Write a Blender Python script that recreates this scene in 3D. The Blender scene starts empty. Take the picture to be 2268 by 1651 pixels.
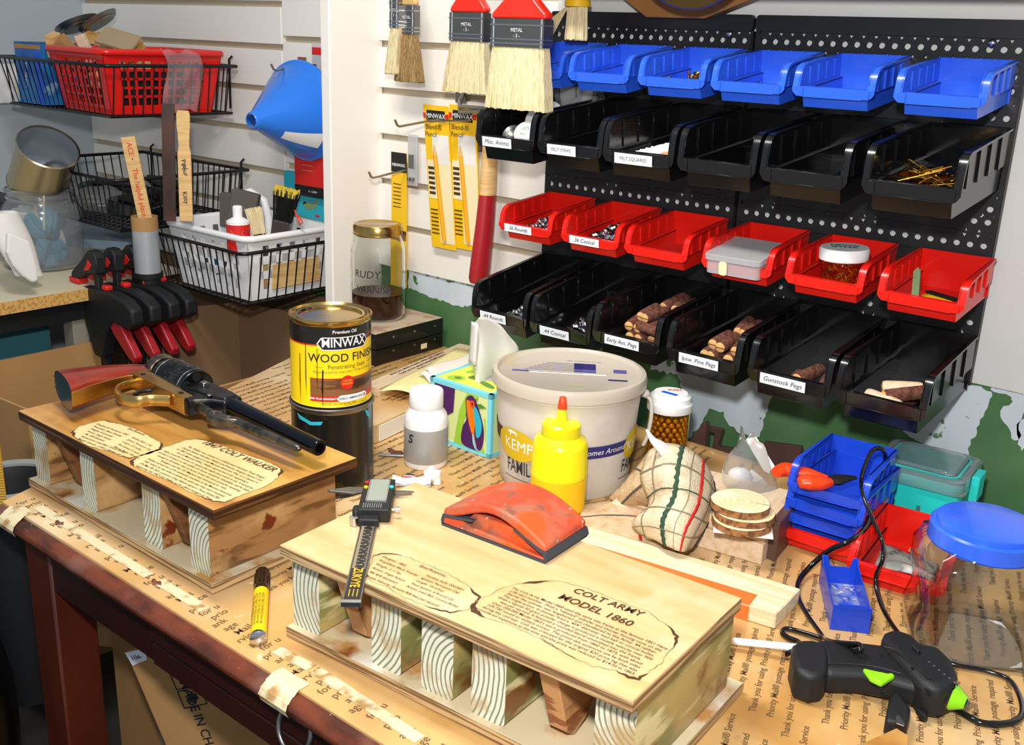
import bpy, bmesh, math, random
from mathutils import Matrix, Vector, Euler
R = math.radians
PI = math.pi
rnd = random.Random(7)
SC = bpy.context.scene
COL = SC.collection

# ---------------------------------------------------------------- camera
F_PX, YAW, PITCH, ROLL = 2299.3236, -0.6828, 0.3125, 0.0390
CAM = Vector((0.0, 0.0, 0.583))          # table top is z=0, back wall is y=1.44
def cam_axes():
    f = Vector((math.sin(YAW)*math.cos(PITCH), math.cos(YAW)*math.cos(PITCH), -math.sin(PITCH)))
    r = f.cross(Vector((0, 0, 1))).normalized()
    u = r.cross(f)
    c, s = math.cos(ROLL), math.sin(ROLL)
    return c*r+s*u, -s*r+c*u, f
AR, AU, AF = cam_axes()
cam_data = bpy.data.cameras.new('camera'); cam = bpy.data.objects.new('camera', cam_data); COL.objects.link(cam)
m = Matrix((AR, AU, -AF)).transposed().to_4x4(); m.translation = CAM
cam.matrix_world = m
cam_data.sensor_fit = 'HORIZONTAL'; cam_data.sensor_width = 36; cam_data.lens = 36*F_PX/2268
cam_data.clip_start = .02
SC.camera = cam

# ---------------------------------------------------------------- world and lights
SC.view_settings.view_transform = 'Standard'; SC.view_settings.look = 'None'
SC.view_settings.gamma = 1; SC.view_settings.use_curve_mapping = False
SC.view_settings.exposure = 0.0
w = bpy.data.worlds.new('world'); SC.world = w; w.use_nodes = True
w.node_tree.nodes['Background'].inputs[0].default_value = (0.80, 0.88, 1.0, 1)
w.node_tree.nodes['Background'].inputs[1].default_value = 0.42
def area(name, loc, target, size, power, col, sy=None):
    l = bpy.data.lights.new(name, 'AREA'); l.energy = power; l.color = col
    l.shape = 'RECTANGLE' if sy else 'DISK'; l.size = size
    if sy: l.size_y = sy
    o = bpy.data.objects.new(name, l); COL.objects.link(o); o.location = loc
    d = Vector(target)-Vector(loc); o.rotation_euler = d.to_track_quat('-Z', 'Y').to_euler()
    return o
area("camera_flash", (-0.06, 0.02, 0.74), (-0.95, 0.95, 0.1), 0.07, 16.0, (1.0, 0.985, 0.97))
area("bench_lamp", (-0.85, 0.55, 1.25), (-0.85, 0.85, 0), 0.5, 15.0, (1.0, 0.96, 0.90), 0.15)

# ---------------------------------------------------------------- picture-to-place helpers
def ray(px, py): return AR*((px-1134)/F_PX) + AU*(-(py-825.5)/F_PX) + AF
def PZ(px, py, z=0.0): d = ray(px, py); return CAM + d*((z-CAM.z)/d.z)
def PY(px, py, y=1.44): d = ray(px, py); return CAM + d*((y-CAM.y)/d.y)
def PX(px, py, x): d = ray(px, py); return CAM + d*((x-CAM.x)/d.x)
def away(p): d = Vector((p[0], p[1], 0)); return d.normalized()
YAWCAM = math.atan2(-0.78, 0.63)

# ---------------------------------------------------------------- materials
def pmat(name, col, rough=.5, metal=0., trans=0., ior=1.45, coat=0., alpha=1., spec=.5, layers=(), bump=0., bscale=80., coords='Object', sub=0., bstretch=(1,1,1), aniso=0):
    mt = bpy.data.materials.new(name); mt.use_nodes = True; nt = mt.node_tree; N = nt.nodes; L = nt.links
    b = N['Principled BSDF']
    b.inputs['Base Color'].default_value = (*col, 1); b.inputs['Roughness'].default_value = rough
    b.inputs['Metallic'].default_value = metal; b.inputs['Transmission Weight'].default_value = trans
    b.inputs['IOR'].default_value = ior; b.inputs['Coat Weight'].default_value = coat; b.inputs['Coat Roughness'].default_value = .08
    b.inputs['Alpha'].default_value = alpha; b.inputs['Specular IOR Level'].default_value = spec
    if sub: b.inputs['Subsurface Weight'].default_value = sub; b.inputs['Subsurface Radius'].default_value = (.01, .01, .01)
    tc = None
    def coord(st):
        nonlocal tc
        if tc is None: tc = N.new('ShaderNodeTexCoord')
        mp = N.new('ShaderNodeMapping'); mp.inputs['Scale'].default_value = st
        L.new(tc.outputs[coords], mp.inputs['Vector']); return mp.outputs[0]
    prev = None
    for ly in layers:
        c2, sc, lo, hi = ly[:4]; st = ly[4] if len(ly) > 4 else (1, 1, 1); kind = ly[5] if len(ly) > 5 else 'noise'; amt = ly[6] if len(ly) > 6 else 1.
        if kind == 'noise':
            t = N.new('ShaderNodeTexNoise'); t.inputs['Scale'].default_value = sc; t.inputs['Detail'].default_value = 6; o = t.outputs[0]
        elif kind == 'wave':
            t = N.new('ShaderNodeTexWave'); t.inputs['Scale'].default_value = sc; t.inputs['Distortion'].default_value = 6; t.inputs['Detail'].default_value = 3; t.inputs['Detail Scale'].default_value = 1.2; o = t.outputs[1]
        elif kind == 'rings':
            t = N.new('ShaderNodeTexWave'); t.wave_type = 'RINGS'; t.rings_direction = 'Y'; t.inputs['Scale'].default_value = sc; t.inputs['Distortion'].default_value = 1.6; t.inputs['Detail'].default_value = 2; t.inputs['Detail Scale'].default_value = .8; o = t.outputs[1]
        elif kind == 'ringsz':
            t = N.new('ShaderNodeTexWave'); t.wave_type = 'RINGS'; t.rings_direction = 'Z'; t.inputs['Scale'].default_value = sc; t.inputs['Distortion'].default_value = 1.6; t.inputs['Detail'].default_value = 2; o = t.outputs[1]
        elif kind == 'vor':
            t = N.new('ShaderNodeTexVoronoi'); t.inputs['Scale'].default_value = sc; o = t.outputs[0]
        elif kind == 'grid':
            t = N.new('ShaderNodeTexBrick'); t.inputs['Scale'].default_value = sc; t.offset = 0; t.inputs['Mortar Size'].default_value = .03; t.inputs['Brick Width'].default_value = .5; t.inputs['Row Height'].default_value = .5; o = t.outputs[1]
        L.new(coord(st), t.inputs[0])
        rp = N.new('ShaderNodeMapRange'); rp.inputs[1].default_value = lo; rp.inputs[2].default_value = hi; rp.inputs[4].default_value = amt
        L.new(o, rp.inputs[0])
        mx = N.new('ShaderNodeMix'); mx.data_type = 'RGBA'; L.new(rp.outputs[0], mx.inputs[0])
        if prev is None: mx.inputs[6].default_value = (*col, 1)
        else: L.new(prev, mx.inputs[6])
        mx.inputs[7].default_value = (*c2, 1); prev = mx.outputs[2]
    if prev is not None: L.new(prev, b.inputs['Base Color'])
    if bump:
        t = N.new('ShaderNodeTexNoise'); t.inputs['Scale'].default_value = bscale; t.inputs['Detail'].default_value = 5
        L.new(coord(bstretch), t.inputs[0]); bp = N.new('ShaderNodeBump'); bp.inputs['Strength'].default_value = bump; bp.inputs['Distance'].default_value = .002
        L.new(t.outputs[0], bp.inputs['Height']); L.new(bp.outputs[0], b.inputs['Normal'])
    return mt

def lin(h):   # '#rrggbb' to linear
    h = h.lstrip('#'); o = []
    for i in (0, 2, 4):
        c = int(h[i:i+2], 16)/255; o.append(c/12.92 if c <= .04045 else ((c+.055)/1.055)**2.4)
    return tuple(o)
M = {}
def mk(n, c, *a, **k): M[n] = pmat(n, lin(c) if isinstance(c, str) else c, *a, **k); return M[n]
mk('wall_white', '#dcdcd8', .55, bump=.05, bscale=60)
mk('wall_grey', '#b4bcc2', .7)
mk('slat_white', '#f4f0e8', .45)
mk('groove', '#b9ab92', .7)
mk('green_paint', '#4a7446', .6, layers=[(lin('#5c8258'), 9, .45, .7)], bump=.1, bscale=40)
mk('patch', '#d3dde4', .65, layers=[(lin('#c2cfd6'), 7, .45, .65), (lin('#4a7446'), 26, .66, .68)], bump=.1, bscale=50)
mk('post_white', '#f6f1e8', .4, bump=.08, bscale=30)
mk('floor', '#2a2622', .8)
mk('black_plastic', '#101011', .22, coat=.3, bump=.04, bscale=120)
mk('black_pegboard', '#17181a', .42)
mk('blue_plastic', '#2c62e8', .28, coat=.2, layers=[(lin('#3f74f0'), 12, .45, .65)])
mk('deep_blue_plastic', '#1a44c4', .3, coat=.2)
mk('red_plastic', '#e01c12', .3, coat=.2)
mk('label_white', '#eef2f8', .5)
mk('ink', '#26262a', .6)
mk('ink_soft', '#55524e', .6)
mk('ink_brown', '#4a3216', .7)
mk('steel', '#c9c9cc', .22, 1.)
mk('dull_steel', '#8d8c88', .38, 1.)
mk('lead', '#d4d8de', .2, 1., layers=[(lin('#8e949c'), 200, .4, .7)])
mk('brass', '#c99a3c', .25, 1.)
mk('brass_dark', '#8a6c38', .35, 1., layers=[(lin('#3a2f20'), 60, .4, .6)])
mk('gold_bb', '#f2c030', .25, .9)
mk('wire_black', '#0c0c0d', .35)
mk('black_matte', '#131313', .6)
mk('black_gloss', '#0c0c0d', .15, coat=.5)
mk('white_plastic', '#f3f3f2', .35)
mk('white_matte', '#efece6', .7)
mk('natural_bristle', '#e9d9ac', .6, layers=[(lin('#b99a5c'), 60, .5, .75, (14, 14, .6))], bump=.6, bscale=220, bstretch=(4, 4, .15))
mk('brown_bristle', '#8a6a3c', .6, layers=[(lin('#c8ac74'), 60, .45, .7, (14, 14, .6))], bump=.6, bscale=220, bstretch=(4, 4, .15))
mk('red_lacquer', '#e22a17', .2, coat=.6)
mk('yellow_card', '#f6c410', .5)
mk('pale_card', '#f3e6b8', .5)
mk('pencil_yellow', '#f2a800', .3)
mk('raw_wood', '#e3bd80', .55, layers=[(lin('#c99a5c'), 9, .4, .7, (1, 1, 12))])
mk('pine', '#f0e0bc', .5, layers=[(lin('#e2cb9c'), 12, .45, .62, (.6, 8, 8))])
mk('pine_block', '#e6cdae', .55, layers=[(lin('#d6b890'), 14, .42, .66, (.6, 8, 8))])
mk('ply_top', '#d8b482', .36, coat=.12, layers=[(lin('#cba26a'), 7, .4, .7, (.7, 8, 1)), (lin('#dfc096'), 16, .5, .7)])
mk('ply_top_aged', '#c2924c', .25, coat=.3, layers=[(lin('#a06a2c'), 6, .42, .68, (.7, 5, 1)), (lin('#d9a455'), 12, .5, .72)])
mk('ply_edge', '#c9a878', .5, layers=[(lin('#7a5a3a'), 330, .45, .55, (.02, .02, 1))])
mk('ply_edge_dark', '#6b4322', .4, layers=[(lin('#3a2010'), 330, .4, .5, (.02, .02, 1))])
mk('stained_base', '#cfbe9a', .45, layers=[(lin('#b5854a'), 22, .50, .62), (lin('#e6e0cf'), 14, .52, .66), (lin('#8a4e22'), 20, .62, .70)])
mk('treated_side', '#b8a266', .4, layers=[(lin('#868650'), 16, .44, .56, (3, .6, 1)), (lin('#7d4f22'), 22, .54, .64, (2, .7, 1)), (lin('#d9cf9c'), 30, .54, .64, (2, .4, 2))])
mk('stained_side', '#a5794a', .4, layers=[(lin('#6e4a28'), 24, .52, .64, (1, .5, 3)), (lin('#c8a06a'), 14, .5, .66), (lin('#6e2c10'), 34, .62, .68)])
mk('end_grain', '#dcdcc6', .5, layers=[(lin('#7c8673'), 58, .60, .9, (1, 1, 1), 'rings'), (lin('#a98a56'), 22, .50, .64, (1, 1, 1), 'noise', .8)])
mk('cedar', '#c28f5e', .45, layers=[(lin('#8a4f26'), 16, .58, .64, (1, 1, 3))])
mk('dark_brace', '#7a4e2e', .5, layers=[(lin('#4e2c16'), 16, .5, .7, (1, 1, 3))])
mk('cherry_roll', '#6e341c', .25, coat=.4, layers=[(lin('#3c1a0e'), 30, .42, .66, (.5, 1, 1)), (lin('#7e5446'), 14, .52, .7), (lin('#e8dccb'), 240, .72, .76)], bump=.1, bscale=60)
mk('cherry', '#300e08', .35, coat=.2, layers=[(lin('#220a06'), 10, .4, .7, (1, 1, .3))])  # apron and drawer red darkened to hold the deep shade at the table front
mk('cherry_leg', '#56200f', .35, coat=.2, layers=[(lin('#3e160a'), 12, .4, .7, (1, 1, .3))])  # leg red darkened too, shade put into the colour
mk('masking_tape', '#d6c9a2', .6, layers=[(lin('#a88450'), 60, .52, .66)])
mk('kraft', '#cfa468', .3, coat=.3, layers=[(lin('#bd8c4c'), 10, .48, .66), (lin('#e6cba0'), 5, .52, .72), (lin('#8a5426'), 13, .66, .76, (1, 1, 1), 'noise', .6), (lin('#efe2c4'), 55, .68, .74, (1, 1, 1), 'noise', .8)], bump=.15, bscale=30)
mk('kraft_print', '#6a5236', .4)
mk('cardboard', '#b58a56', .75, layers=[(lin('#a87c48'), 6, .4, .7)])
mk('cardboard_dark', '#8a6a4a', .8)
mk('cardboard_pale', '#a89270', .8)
mk('burnt_card', '#dcc08a', .5, layers=[(lin('#d2b274'), 14, .5, .7)])
mk('burn_edge', '#4a2e14', .6)
mk('particle', '#d8a860', .6, layers=[(lin('#b98542'), 160, .5, .6)])
mk('laminate', '#e2d6b4', .4)
mk('paint_orange', '#ee7434', .4)
mk('rubber_red', '#c4492a', .5, layers=[(lin('#a8654c'), 22, .44, .56), (lin('#8c5440'), 60, .56, .66), (lin('#d8521e'), 18, .5, .64), (lin('#efe6dc'), 130, .69, .71)], bump=.15, bscale=80)
mk('sandpaper', '#3c4148', .9, bump=.6, bscale=900)
mk('clear_plastic', (.95, .96, .96), .04, trans=1., ior=1.4)
mk('jar_plastic', (.80, .83, .85), .12, trans=.88, ior=1.3); mk('clear_glass', (.96, .98, .97), .02, trans=1., ior=1.25)
mk('clear_bag', (.93, .94, .95), .18, trans=.9, ior=1.08, bump=.5, bscale=25)
mk('amber', lin('#ffebb4'), .05, trans=1., ior=1.12)
mk('varnish', lin('#5c1c06'), .03, trans=.75, ior=1.3)
mk('milky', '#eee8de', .35, trans=.25, sub=.2, ior=1.3, layers=[(lin('#d9c09c'), 6, .5, .7), (lin('#c4bcbf'), 5, .52, .68)])
mk('milky_lid', '#ddd2c0', .25, trans=.3, ior=1.3, layers=[(lin('#d9bf90'), 9, .55, .7)])
mk('teal_plastic', '#28d8d0', .35)
mk('yellow_glue', '#f2e410', .3, coat=.3)
mk('orange_tip', '#e8481c', .35)
mk('label_silver', '#b9a98a', .4); mk('silver_label', '#adadab', .35, .35)
mk('stripe_green', '#32503c', .95); mk('stripe_grey', '#8c8068', .95); mk('terry', '#e8d6b4', .95, layers=[(lin('#d2b894'), 60, .5, .7)], bump=1., bscale=420)
mk('terry_back', '#d9bd96', .95, layers=[(lin('#c49e76'), 80, .45, .7)], bump=1., bscale=500)
mk('cloth_white', '#eeeae4', .9, bump=.2, bscale=60)
mk('bark', '#a87444', .85, layers=[(lin('#6c4424'), 130, .45, .6)], bump=.8, bscale=300)
mk('peg_bark', '#7a4c3a', .85, layers=[(lin('#563024'), 160, .45, .6)], bump=.8, bscale=500)
mk('peg_end', '#e2b070', .6)
mk('slice_face', '#efdcb0', .55, layers=[(lin('#e6cd98'), 40, .5, .95, (1, 1, 1), 'ringsz'), (lin('#f4e8cc'), 30, .5, .7)])
mk('walnut_letters', '#5c4038', .45)
mk('soft_black', '#17181a', .55)
mk('lime', '#8ede1c', .35)
mk('glue_stick', '#e9eef2', .3)
mk('orange_grip', '#ef4312', .35)
mk('gun_blue', '#3a3c40', .3, .9, layers=[(lin('#1c1d20'), 30, .4, .62), (lin('#6a6458'), 26, .58, .7)])
mk('gun_barrel', '#2a2c32', .2, .9)
mk('case_colour', '#7a6c54', .3, .9, layers=[(lin('#3c3a3c'), 40, .42, .62), (lin('#9a8450'), 24, .56, .7)])
mk('gun_lever', '#6a6458', .3, .9, layers=[(lin('#3c3834'), 50, .42, .62)])
mk('grip_wood', '#7a2008', .2, coat=.35, layers=[(lin('#5c1404'), 14, .45, .7, (.4, 2, 1))])
mk('brass_polished', '#cfae6c', .3, 1., layers=[(lin('#b08c48'), 30, .45, .65)])
mk('hole_black', '#020202', .8)
mk('can_yellow', '#f4cf14', .35, layers=[(lin('#8a5a14'), 16, .64, .70, (3, 3, .5))])
mk('can_black', '#15120f', .3, coat=.3, layers=[(lin('#4a3a20'), 30, .62, .72)])
mk('can_lid', '#c9a860', .22, 1., layers=[(lin('#9a7c48'), 18, .45, .7)])
mk('tin', '#b9aa8c', .25, 1., layers=[(lin('#6a5c44'), 10, .5, .7)])
mk('tin_inside', '#b9c0c6', .35, .8)
mk('red', '#d3221c', .45); mk('dark_red', '#a81c24', .4, coat=.2)
mk('wood_picture', '#8a5a34', .4, layers=[(lin('#3c2210'), 26, .5, .6, (.5, .5, 3))])
mk('navy', '#2e2c6e', .5); mk('purple_ink', '#5a559c', .5)
mk('kemps_yellow', '#d8b81c', .45); mk('pale_blue', '#7fd6e6', .45); mk('leaf', '#9ccc3c', .5); mk('leaf_pale', '#d6e29a', .5); mk('leaf_dark', '#5c8a30', .5)
mk('aubergine', '#4c1c5c', .5); mk('orange', '#f07a12', .5); mk('turquoise', '#2cb4c8', .5); mk('yellow_green', '#e6ec5c', .5)
mk('note_yellow', '#f2e6a0', .7); mk('note_white', '#f4ecdf', .7)
mk('case_black', '#141312', .35, coat=.2); mk('case_top', '#cbb598', .6, layers=[(lin('#a07c64'), 20, .5, .66)])
mk('funnel_blue', '#2a7ae4', .3, coat=.3); mk('hook_metal', '#b9b29a', .3, 1.)
mk('box_blue', '#2a7cc0', .4, layers=[(lin('#0f4fae'), 9, .42, .6), (lin('#a8d4ea'), 16, .64, .74)]); mk('box_blue_dark', '#1a3a66', .4, layers=[(lin('#30588a'), 12, .5, .7)]); mk('bright_blue', '#0c5cd8', .4)
mk('clip_teal', '#2c98b0', .35); mk('clip_dark', '#0f5a7a', .35)
mk('duct', '#b4b8bc', .4, .4); mk('dark_stick', '#2c1a10', .3, coat=.3, layers=[(lin('#6e3c1c'), 8, .45, .62, (1, 1, .4))])
mk('sponge_grey', '#5a564e', .9, bump=.5, bscale=300); mk('yellow_bristle', '#e8cf4c', .7)
mk('teal_board', '#37707a', .7); mk('hide_grey', '#8e8a78', .6); mk('shade_black', '#050505', .7)
mk('bin_bag', '#06070a', .25, bump=.6, bscale=7); mk('pail_grey', '#8a8c88', .4); mk('ruler', '#d8a838', .5)
mk('copper_lid', '#8a6a3c', .12, 1.); mk('shelf_wood', '#a8763c', .5, layers=[(lin('#8a5a2c'), 6, .4, .7)])
mk('banknote', '#8f938c', .7, layers=[(lin('#3c3f3c'), 46, .48, .6), (lin('#d4d4cc'), 22, .55, .65)])
mk('lcd', '#8e9488', .3); mk('caliper_dark', '#3a3733', .3, .6); mk('stamp_gold', '#e0a01c', .4)
mk('frosted', (.82, .82, .84), .3, trans=.6, ior=1.1); mk('sage', '#7c9a6c', .5)

# ---------------------------------------------------------------- mesh builder
class B:
    def __init__(s): s.v = []; s.f = []; s.mi = []; s.X = Matrix.Identity(4); s.mats = []; s.cur = 0
    def mat(s, name):
        mt = M[name] if isinstance(name, str) else name
        if mt not in s.mats: s.mats.append(mt)
        s.cur = s.mats.index(mt); return s
    def at(s, loc=(0, 0, 0), rot=(0, 0, 0), sc=1): s.X = Matrix.LocRotScale(Vector(loc), Euler(rot), Vector((sc, sc, sc)) if not hasattr(sc, '__len__') else Vector(sc)); return s
    def add(s, vs, fs):
        n = len(s.v); s.v += [s.X @ Vector(p) for p in vs]; s.f += [tuple(i+n for i in f) for f in fs]; s.mi += [s.cur]*len(fs); return s
    def box(s, x0, x1, y0, y1, z0, z1):
        return s.add([(x0, y0, z0), (x1, y0, z0), (x1, y1, z0), (x0, y1, z0), (x0, y0, z1), (x1, y0, z1), (x1, y1, z1), (x0, y1, z1)],
                     [(0, 3, 2, 1), (4, 5, 6, 7), (0, 1, 5, 4), (1, 2, 6, 5), (2, 3, 7, 6), (3, 0, 4, 7)])
    def lathe(s, prof, n=32, a0=0., a1=2*PI, cx=0, cy=0):
        full = abs(a1-a0-2*PI) < 1e-6; k = n if full else n+1; vs = []; fs = []
        for i in range(k):
            a = a0+(a1-a0)*i/n; c, q = math.cos(a), math.sin(a)
            vs += [(cx+r*c, cy+r*q, z) for r, z in prof]
        m_ = len(prof)
        for i in range(n):
            j = (i+1) % k
            for t in range(m_-1):
                if prof[t][0] < 1e-9 and prof[t+1][0] < 1e-9: continue
                fs.append((i*m_+t, j*m_+t, j*m_+t+1, i*m_+t+1))
        return s.add(vs, fs)
    def cyl(s, r, z0, z1, n=24, r1=None, cx=0, cy=0):
        r1 = r if r1 is None else r1; return s.lathe([(0, z0), (r, z0), (r1, z1), (0, z1)], n, cx=cx, cy=cy)
    def prism(s, poly, a, b, ax='z'):
        n = len(poly)
        if ax == 'z': f = lambda p, h: (p[0], p[1], h)
        elif ax == 'x': f = lambda p, h: (h, p[0], p[1])
        else: f = lambda p, h: (p[0], h, p[1])
        vs = [f(p, a) for p in poly]+[f(p, b) for p in poly]
        return s.add(vs, [tuple(range(n)), tuple(range(2*n-1, n-1, -1))]+[(i, (i+1) % n, n+(i+1) % n, n+i) for i in range(n)])
    def tube(s, pts, r, n=8, closed=False, cap=True, flat=1.):
        P = [Vector(p) for p in pts]; k = len(P); vs = []; fs = []; up = None
        rr = r if hasattr(r, '__len__') else [r]*k
        for i in range(k):
            if closed: t = P[(i+1) % k]-P[i-1]
            else: t = P[min(i+1, k-1)]-P[max(i-1, 0)]
            t.normalize()
            if up is None:
                up = Vector((0, 0, 1)) if abs(t.z) < .9 else Vector((1, 0, 0))
            sd = t.cross(up)
            if sd.length < 1e-4: sd = t.orthogonal()
            sd.normalize(); up = sd.cross(t).normalized()
            for j in range(n):
                a = 2*PI*j/n; vs.append(P[i]+sd*(rr[i]*math.cos(a))+up*(rr[i]*flat*math.sin(a)))
        for i in range(k if closed else k-1):
            for j in range(n):
                a, b = i, (i+1) % k
                fs.append((a*n+j, a*n+(j+1) % n, b*n+(j+1) % n, b*n+j))
        if cap and not closed: fs += [tuple(range(n-1, -1, -1)), tuple(range((k-1)*n, k*n))]
        return s.add(vs, fs)
    def sphere(s, c, r, n=16, m_=10, sc=(1, 1, 1)):
        vs = []; fs = []
        for i in range(m_+1):
            th = PI*i/m_
            for j in range(n):
                a = 2*PI*j/n; vs.append((c[0]+r*sc[0]*math.sin(th)*math.cos(a), c[1]+r*sc[1]*math.sin(th)*math.sin(a), c[2]+r*sc[2]*math.cos(th)))
        for i in range(m_):
            for j in range(n): fs.append((i*n+j, (i+1)*n+j, (i+1)*n+(j+1) % n, i*n+(j+1) % n))
        return s.add(vs, fs)
    def grid(s, fn, nu, nv, closeu=False):
        vs = [fn(i/nu, j/nv) for i in range(nu+1) for j in range(nv+1)]
        return s.add(vs, [(i*(nv+1)+j, (i+1)*(nv+1)+j, (i+1)*(nv+1)+j+1, i*(nv+1)+j+1) for i in range(nu) for j in range(nv)])
    def text(s, string, size, loc=(0, 0, 0), rot=(0, 0, 0), align='CENTER', bold=0., shear=0., sx=1.):
        vs, fs = text_geo(string, align, bold, shear)
        if size < 0: vs = [(v[0], v[1], v[2]) for v in vs]
        old = s.X; s.X = old @ Matrix.LocRotScale(Vector(loc), Euler(rot), Vector((size*sx, size, size)))
        s.add(vs, fs); s.X = old; return s
    def warp(s, i0, fn): s.v[i0:] = [Vector(fn(v)) for v in s.v[i0:]]; return s
    def obj(s, name, parent=None, smooth=35, bevel=0., bseg=1, subsurf=0, solid=0., loc=None, rot=None, tag_=None):
        me = bpy.data.meshes.new(name); me.from_pydata([tuple(v) for v in s.v], [], s.f)
        for mt in s.mats: me.materials.append(mt)
        for p, mi in zip(me.polygons, s.mi): p.material_index = mi
        me.update()
        bm = bmesh.new(); bm.from_mesh(me); bmesh.ops.remove_doubles(bm, verts=bm.verts, dist=1e-6) if len(s.v) < 60000 else None
        if solid == 0 : bmesh.ops.recalc_face_normals(bm, faces=bm.faces)
        bm.to_mesh(me); bm.free()
        if smooth:
            me.polygons.foreach_set('use_smooth', [True]*len(me.polygons)); me.set_sharp_from_angle(angle=R(smooth))
        o = bpy.data.objects.new(name, me); COL.objects.link(o)
        if parent: o.parent = parent
        if loc is not None: o.location = loc
        if rot is not None: o.rotation_euler = rot
        if solid: md = o.modifiers.new('solid', 'SOLIDIFY'); md.thickness = solid; md.offset = 0
        if bevel: md = o.modifiers.new('bevel', 'BEVEL'); md.width = bevel; md.segments = bseg; md.limit_method = 'ANGLE'; md.angle_limit = R(40)
        if subsurf: md = o.modifiers.new('sub', 'SUBSURF'); md.levels = subsurf; md.render_levels = subsurf
        return o
_tc = {}
def text_geo(string, align, bold, shear):
    k = (string, align, bold, shear)
    if k not in _tc:
        cu = bpy.data.curves.new('t', 'FONT'); cu.body = string; cu.align_x = align; cu.align_y = 'CENTER'; cu.offset = bold; cu.shear = shear; cu.resolution_u = 3 if len(string) < 16 else 2
        o = bpy.data.objects.new('t', cu); COL.objects.link(o); dg = bpy.context.evaluated_depsgraph_get(); dg.update()
        me = bpy.data.meshes.new_from_object(o.evaluated_get(dg)); _tc[k] = ([tuple(v.co) for v in me.vertices], [tuple(p.vertices) for p in me.polygons])
        bpy.data.objects.remove(o); bpy.data.curves.remove(cu); bpy.data.meshes.remove(me)
    return _tc[k]

def tag(o, label=None, cat=None, group=None, kind=None):
    if label: o['label'] = label
    if cat: o['category'] = cat
    if group: o['group'] = group
    if kind: o['kind'] = kind
    return o
def thing(name, label, cat, loc=(0, 0, 0), rot=(0, 0, 0), group=None):
    o = bpy.data.objects.new(name, None); o.empty_display_size = .02; COL.objects.link(o); o.location = loc
    o.rotation_euler = rot if hasattr(rot, '__len__') else (0, 0, rot)
    return tag(o, label, cat, group)
def dup(o, loc=None, rot=None, label=None, parent=None):
    kids = [c for c in COL.objects if c.parent == o]
    c = o.copy(); COL.objects.link(c)
    if parent: c.parent = parent
    if loc is not None: c.location = loc
    if rot is not None: c.rotation_euler = rot
    if label: c['label'] = label
    for k in kids: dup(k, parent=c)
    return c
def struct(o): o['kind'] = 'structure'; return o
def rrect(x0, x1, y0, y1, r, n=4):
    o = []
    for cx, cy, a in ((x1-r, y1-r, 0), (x0+r, y1-r, 90), (x0+r, y0+r, 180), (x1-r, y0+r, 270)):
        o += [(cx+r*math.cos(R(a+90*i/n)), cy+r*math.sin(R(a+90*i/n))) for i in range(n+1)]
    return o
def spline(pts, k=6, closed=False):
    P = [Vector(p) for p in pts]; n = len(P); out = []
    rng = range(n) if closed else range(n-1)
    for i in rng:
        p0 = P[i-1] if (closed or i > 0) else P[0]; p1 = P[i]; p2 = P[(i+1) % n]; p3 = P[(i+2) % n] if (closed or i+2 < n) else P[-1]
        for t in range(k):
            u = t/k; out.append(.5*((2*p1)+(p2-p0)*u+(2*p0-5*p1+4*p2-p3)*u*u+(3*p1-p0-3*p2+p3)*u**3))
    if not closed: out.append(P[-1])
    return out
# ================================================================ SETTING
WY = 1.44
b = B().mat('green_paint'); b.box(-2.75, .9, WY+.006, WY+.08, -.76, .17); struct(b.obj('wall_back', smooth=0))
b = B().mat('patch')
def patch(pts, seed, y=WY+.0052, jag=.25):
    rr = random.Random(seed); P = [PY(px, py, y) for px, py in pts]; out = []
    for i in range(len(P)):
        a, c = P[i], P[(i+1) % len(P)]; n = max(2, int((c-a).length/.006)); d = (c-a); nn = Vector((-d.z, 0, d.x)).normalized()
        for k in range(n):
            out.append(a+d*(k/n)+nn*rr.uniform(-1, 1)*.003*(1 if k else 0))
    b.prism([(v.x, v.z) for v in out], y, y+.0006, 'y')
patch([(905, 600), (1078, 640), (1075, 668), (1020, 680), (985, 668), (955, 660), (925, 645), (905, 640)], 1)
patch([(1440, 790), (1720, 800), (1712, 870), (1690, 930), (1682, 968), (1640, 962), (1610, 935), (1603, 912), (1570, 905), (1556, 935), (1540, 955), (1520, 975), (1522, 900), (1500, 830), (1440, 820)], 2)
patch([(1960, 885), (2050, 860), (2165, 855), (2178, 862), (2196, 868), (2192, 885), (2170, 930), (2150, 985), (2138, 1015), (2100, 1010), (2060, 990), (2000, 955), (2010, 935), (1985, 920), (1960, 905)], 3)
patch([(2196, 856), (2275, 872), (2275, 905), (2262, 930), (2256, 975), (2240, 972), (2232, 945), (2216, 925), (2222, 900), (2243, 890), (2240, 880), (2200, 868)], 4)
patch([(2252, 940), (2275, 925), (2275, 975), (2262, 1000), (2254, 985)], 5)
o = b.obj('trim_5', None, smooth=0); struct(o)
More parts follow.
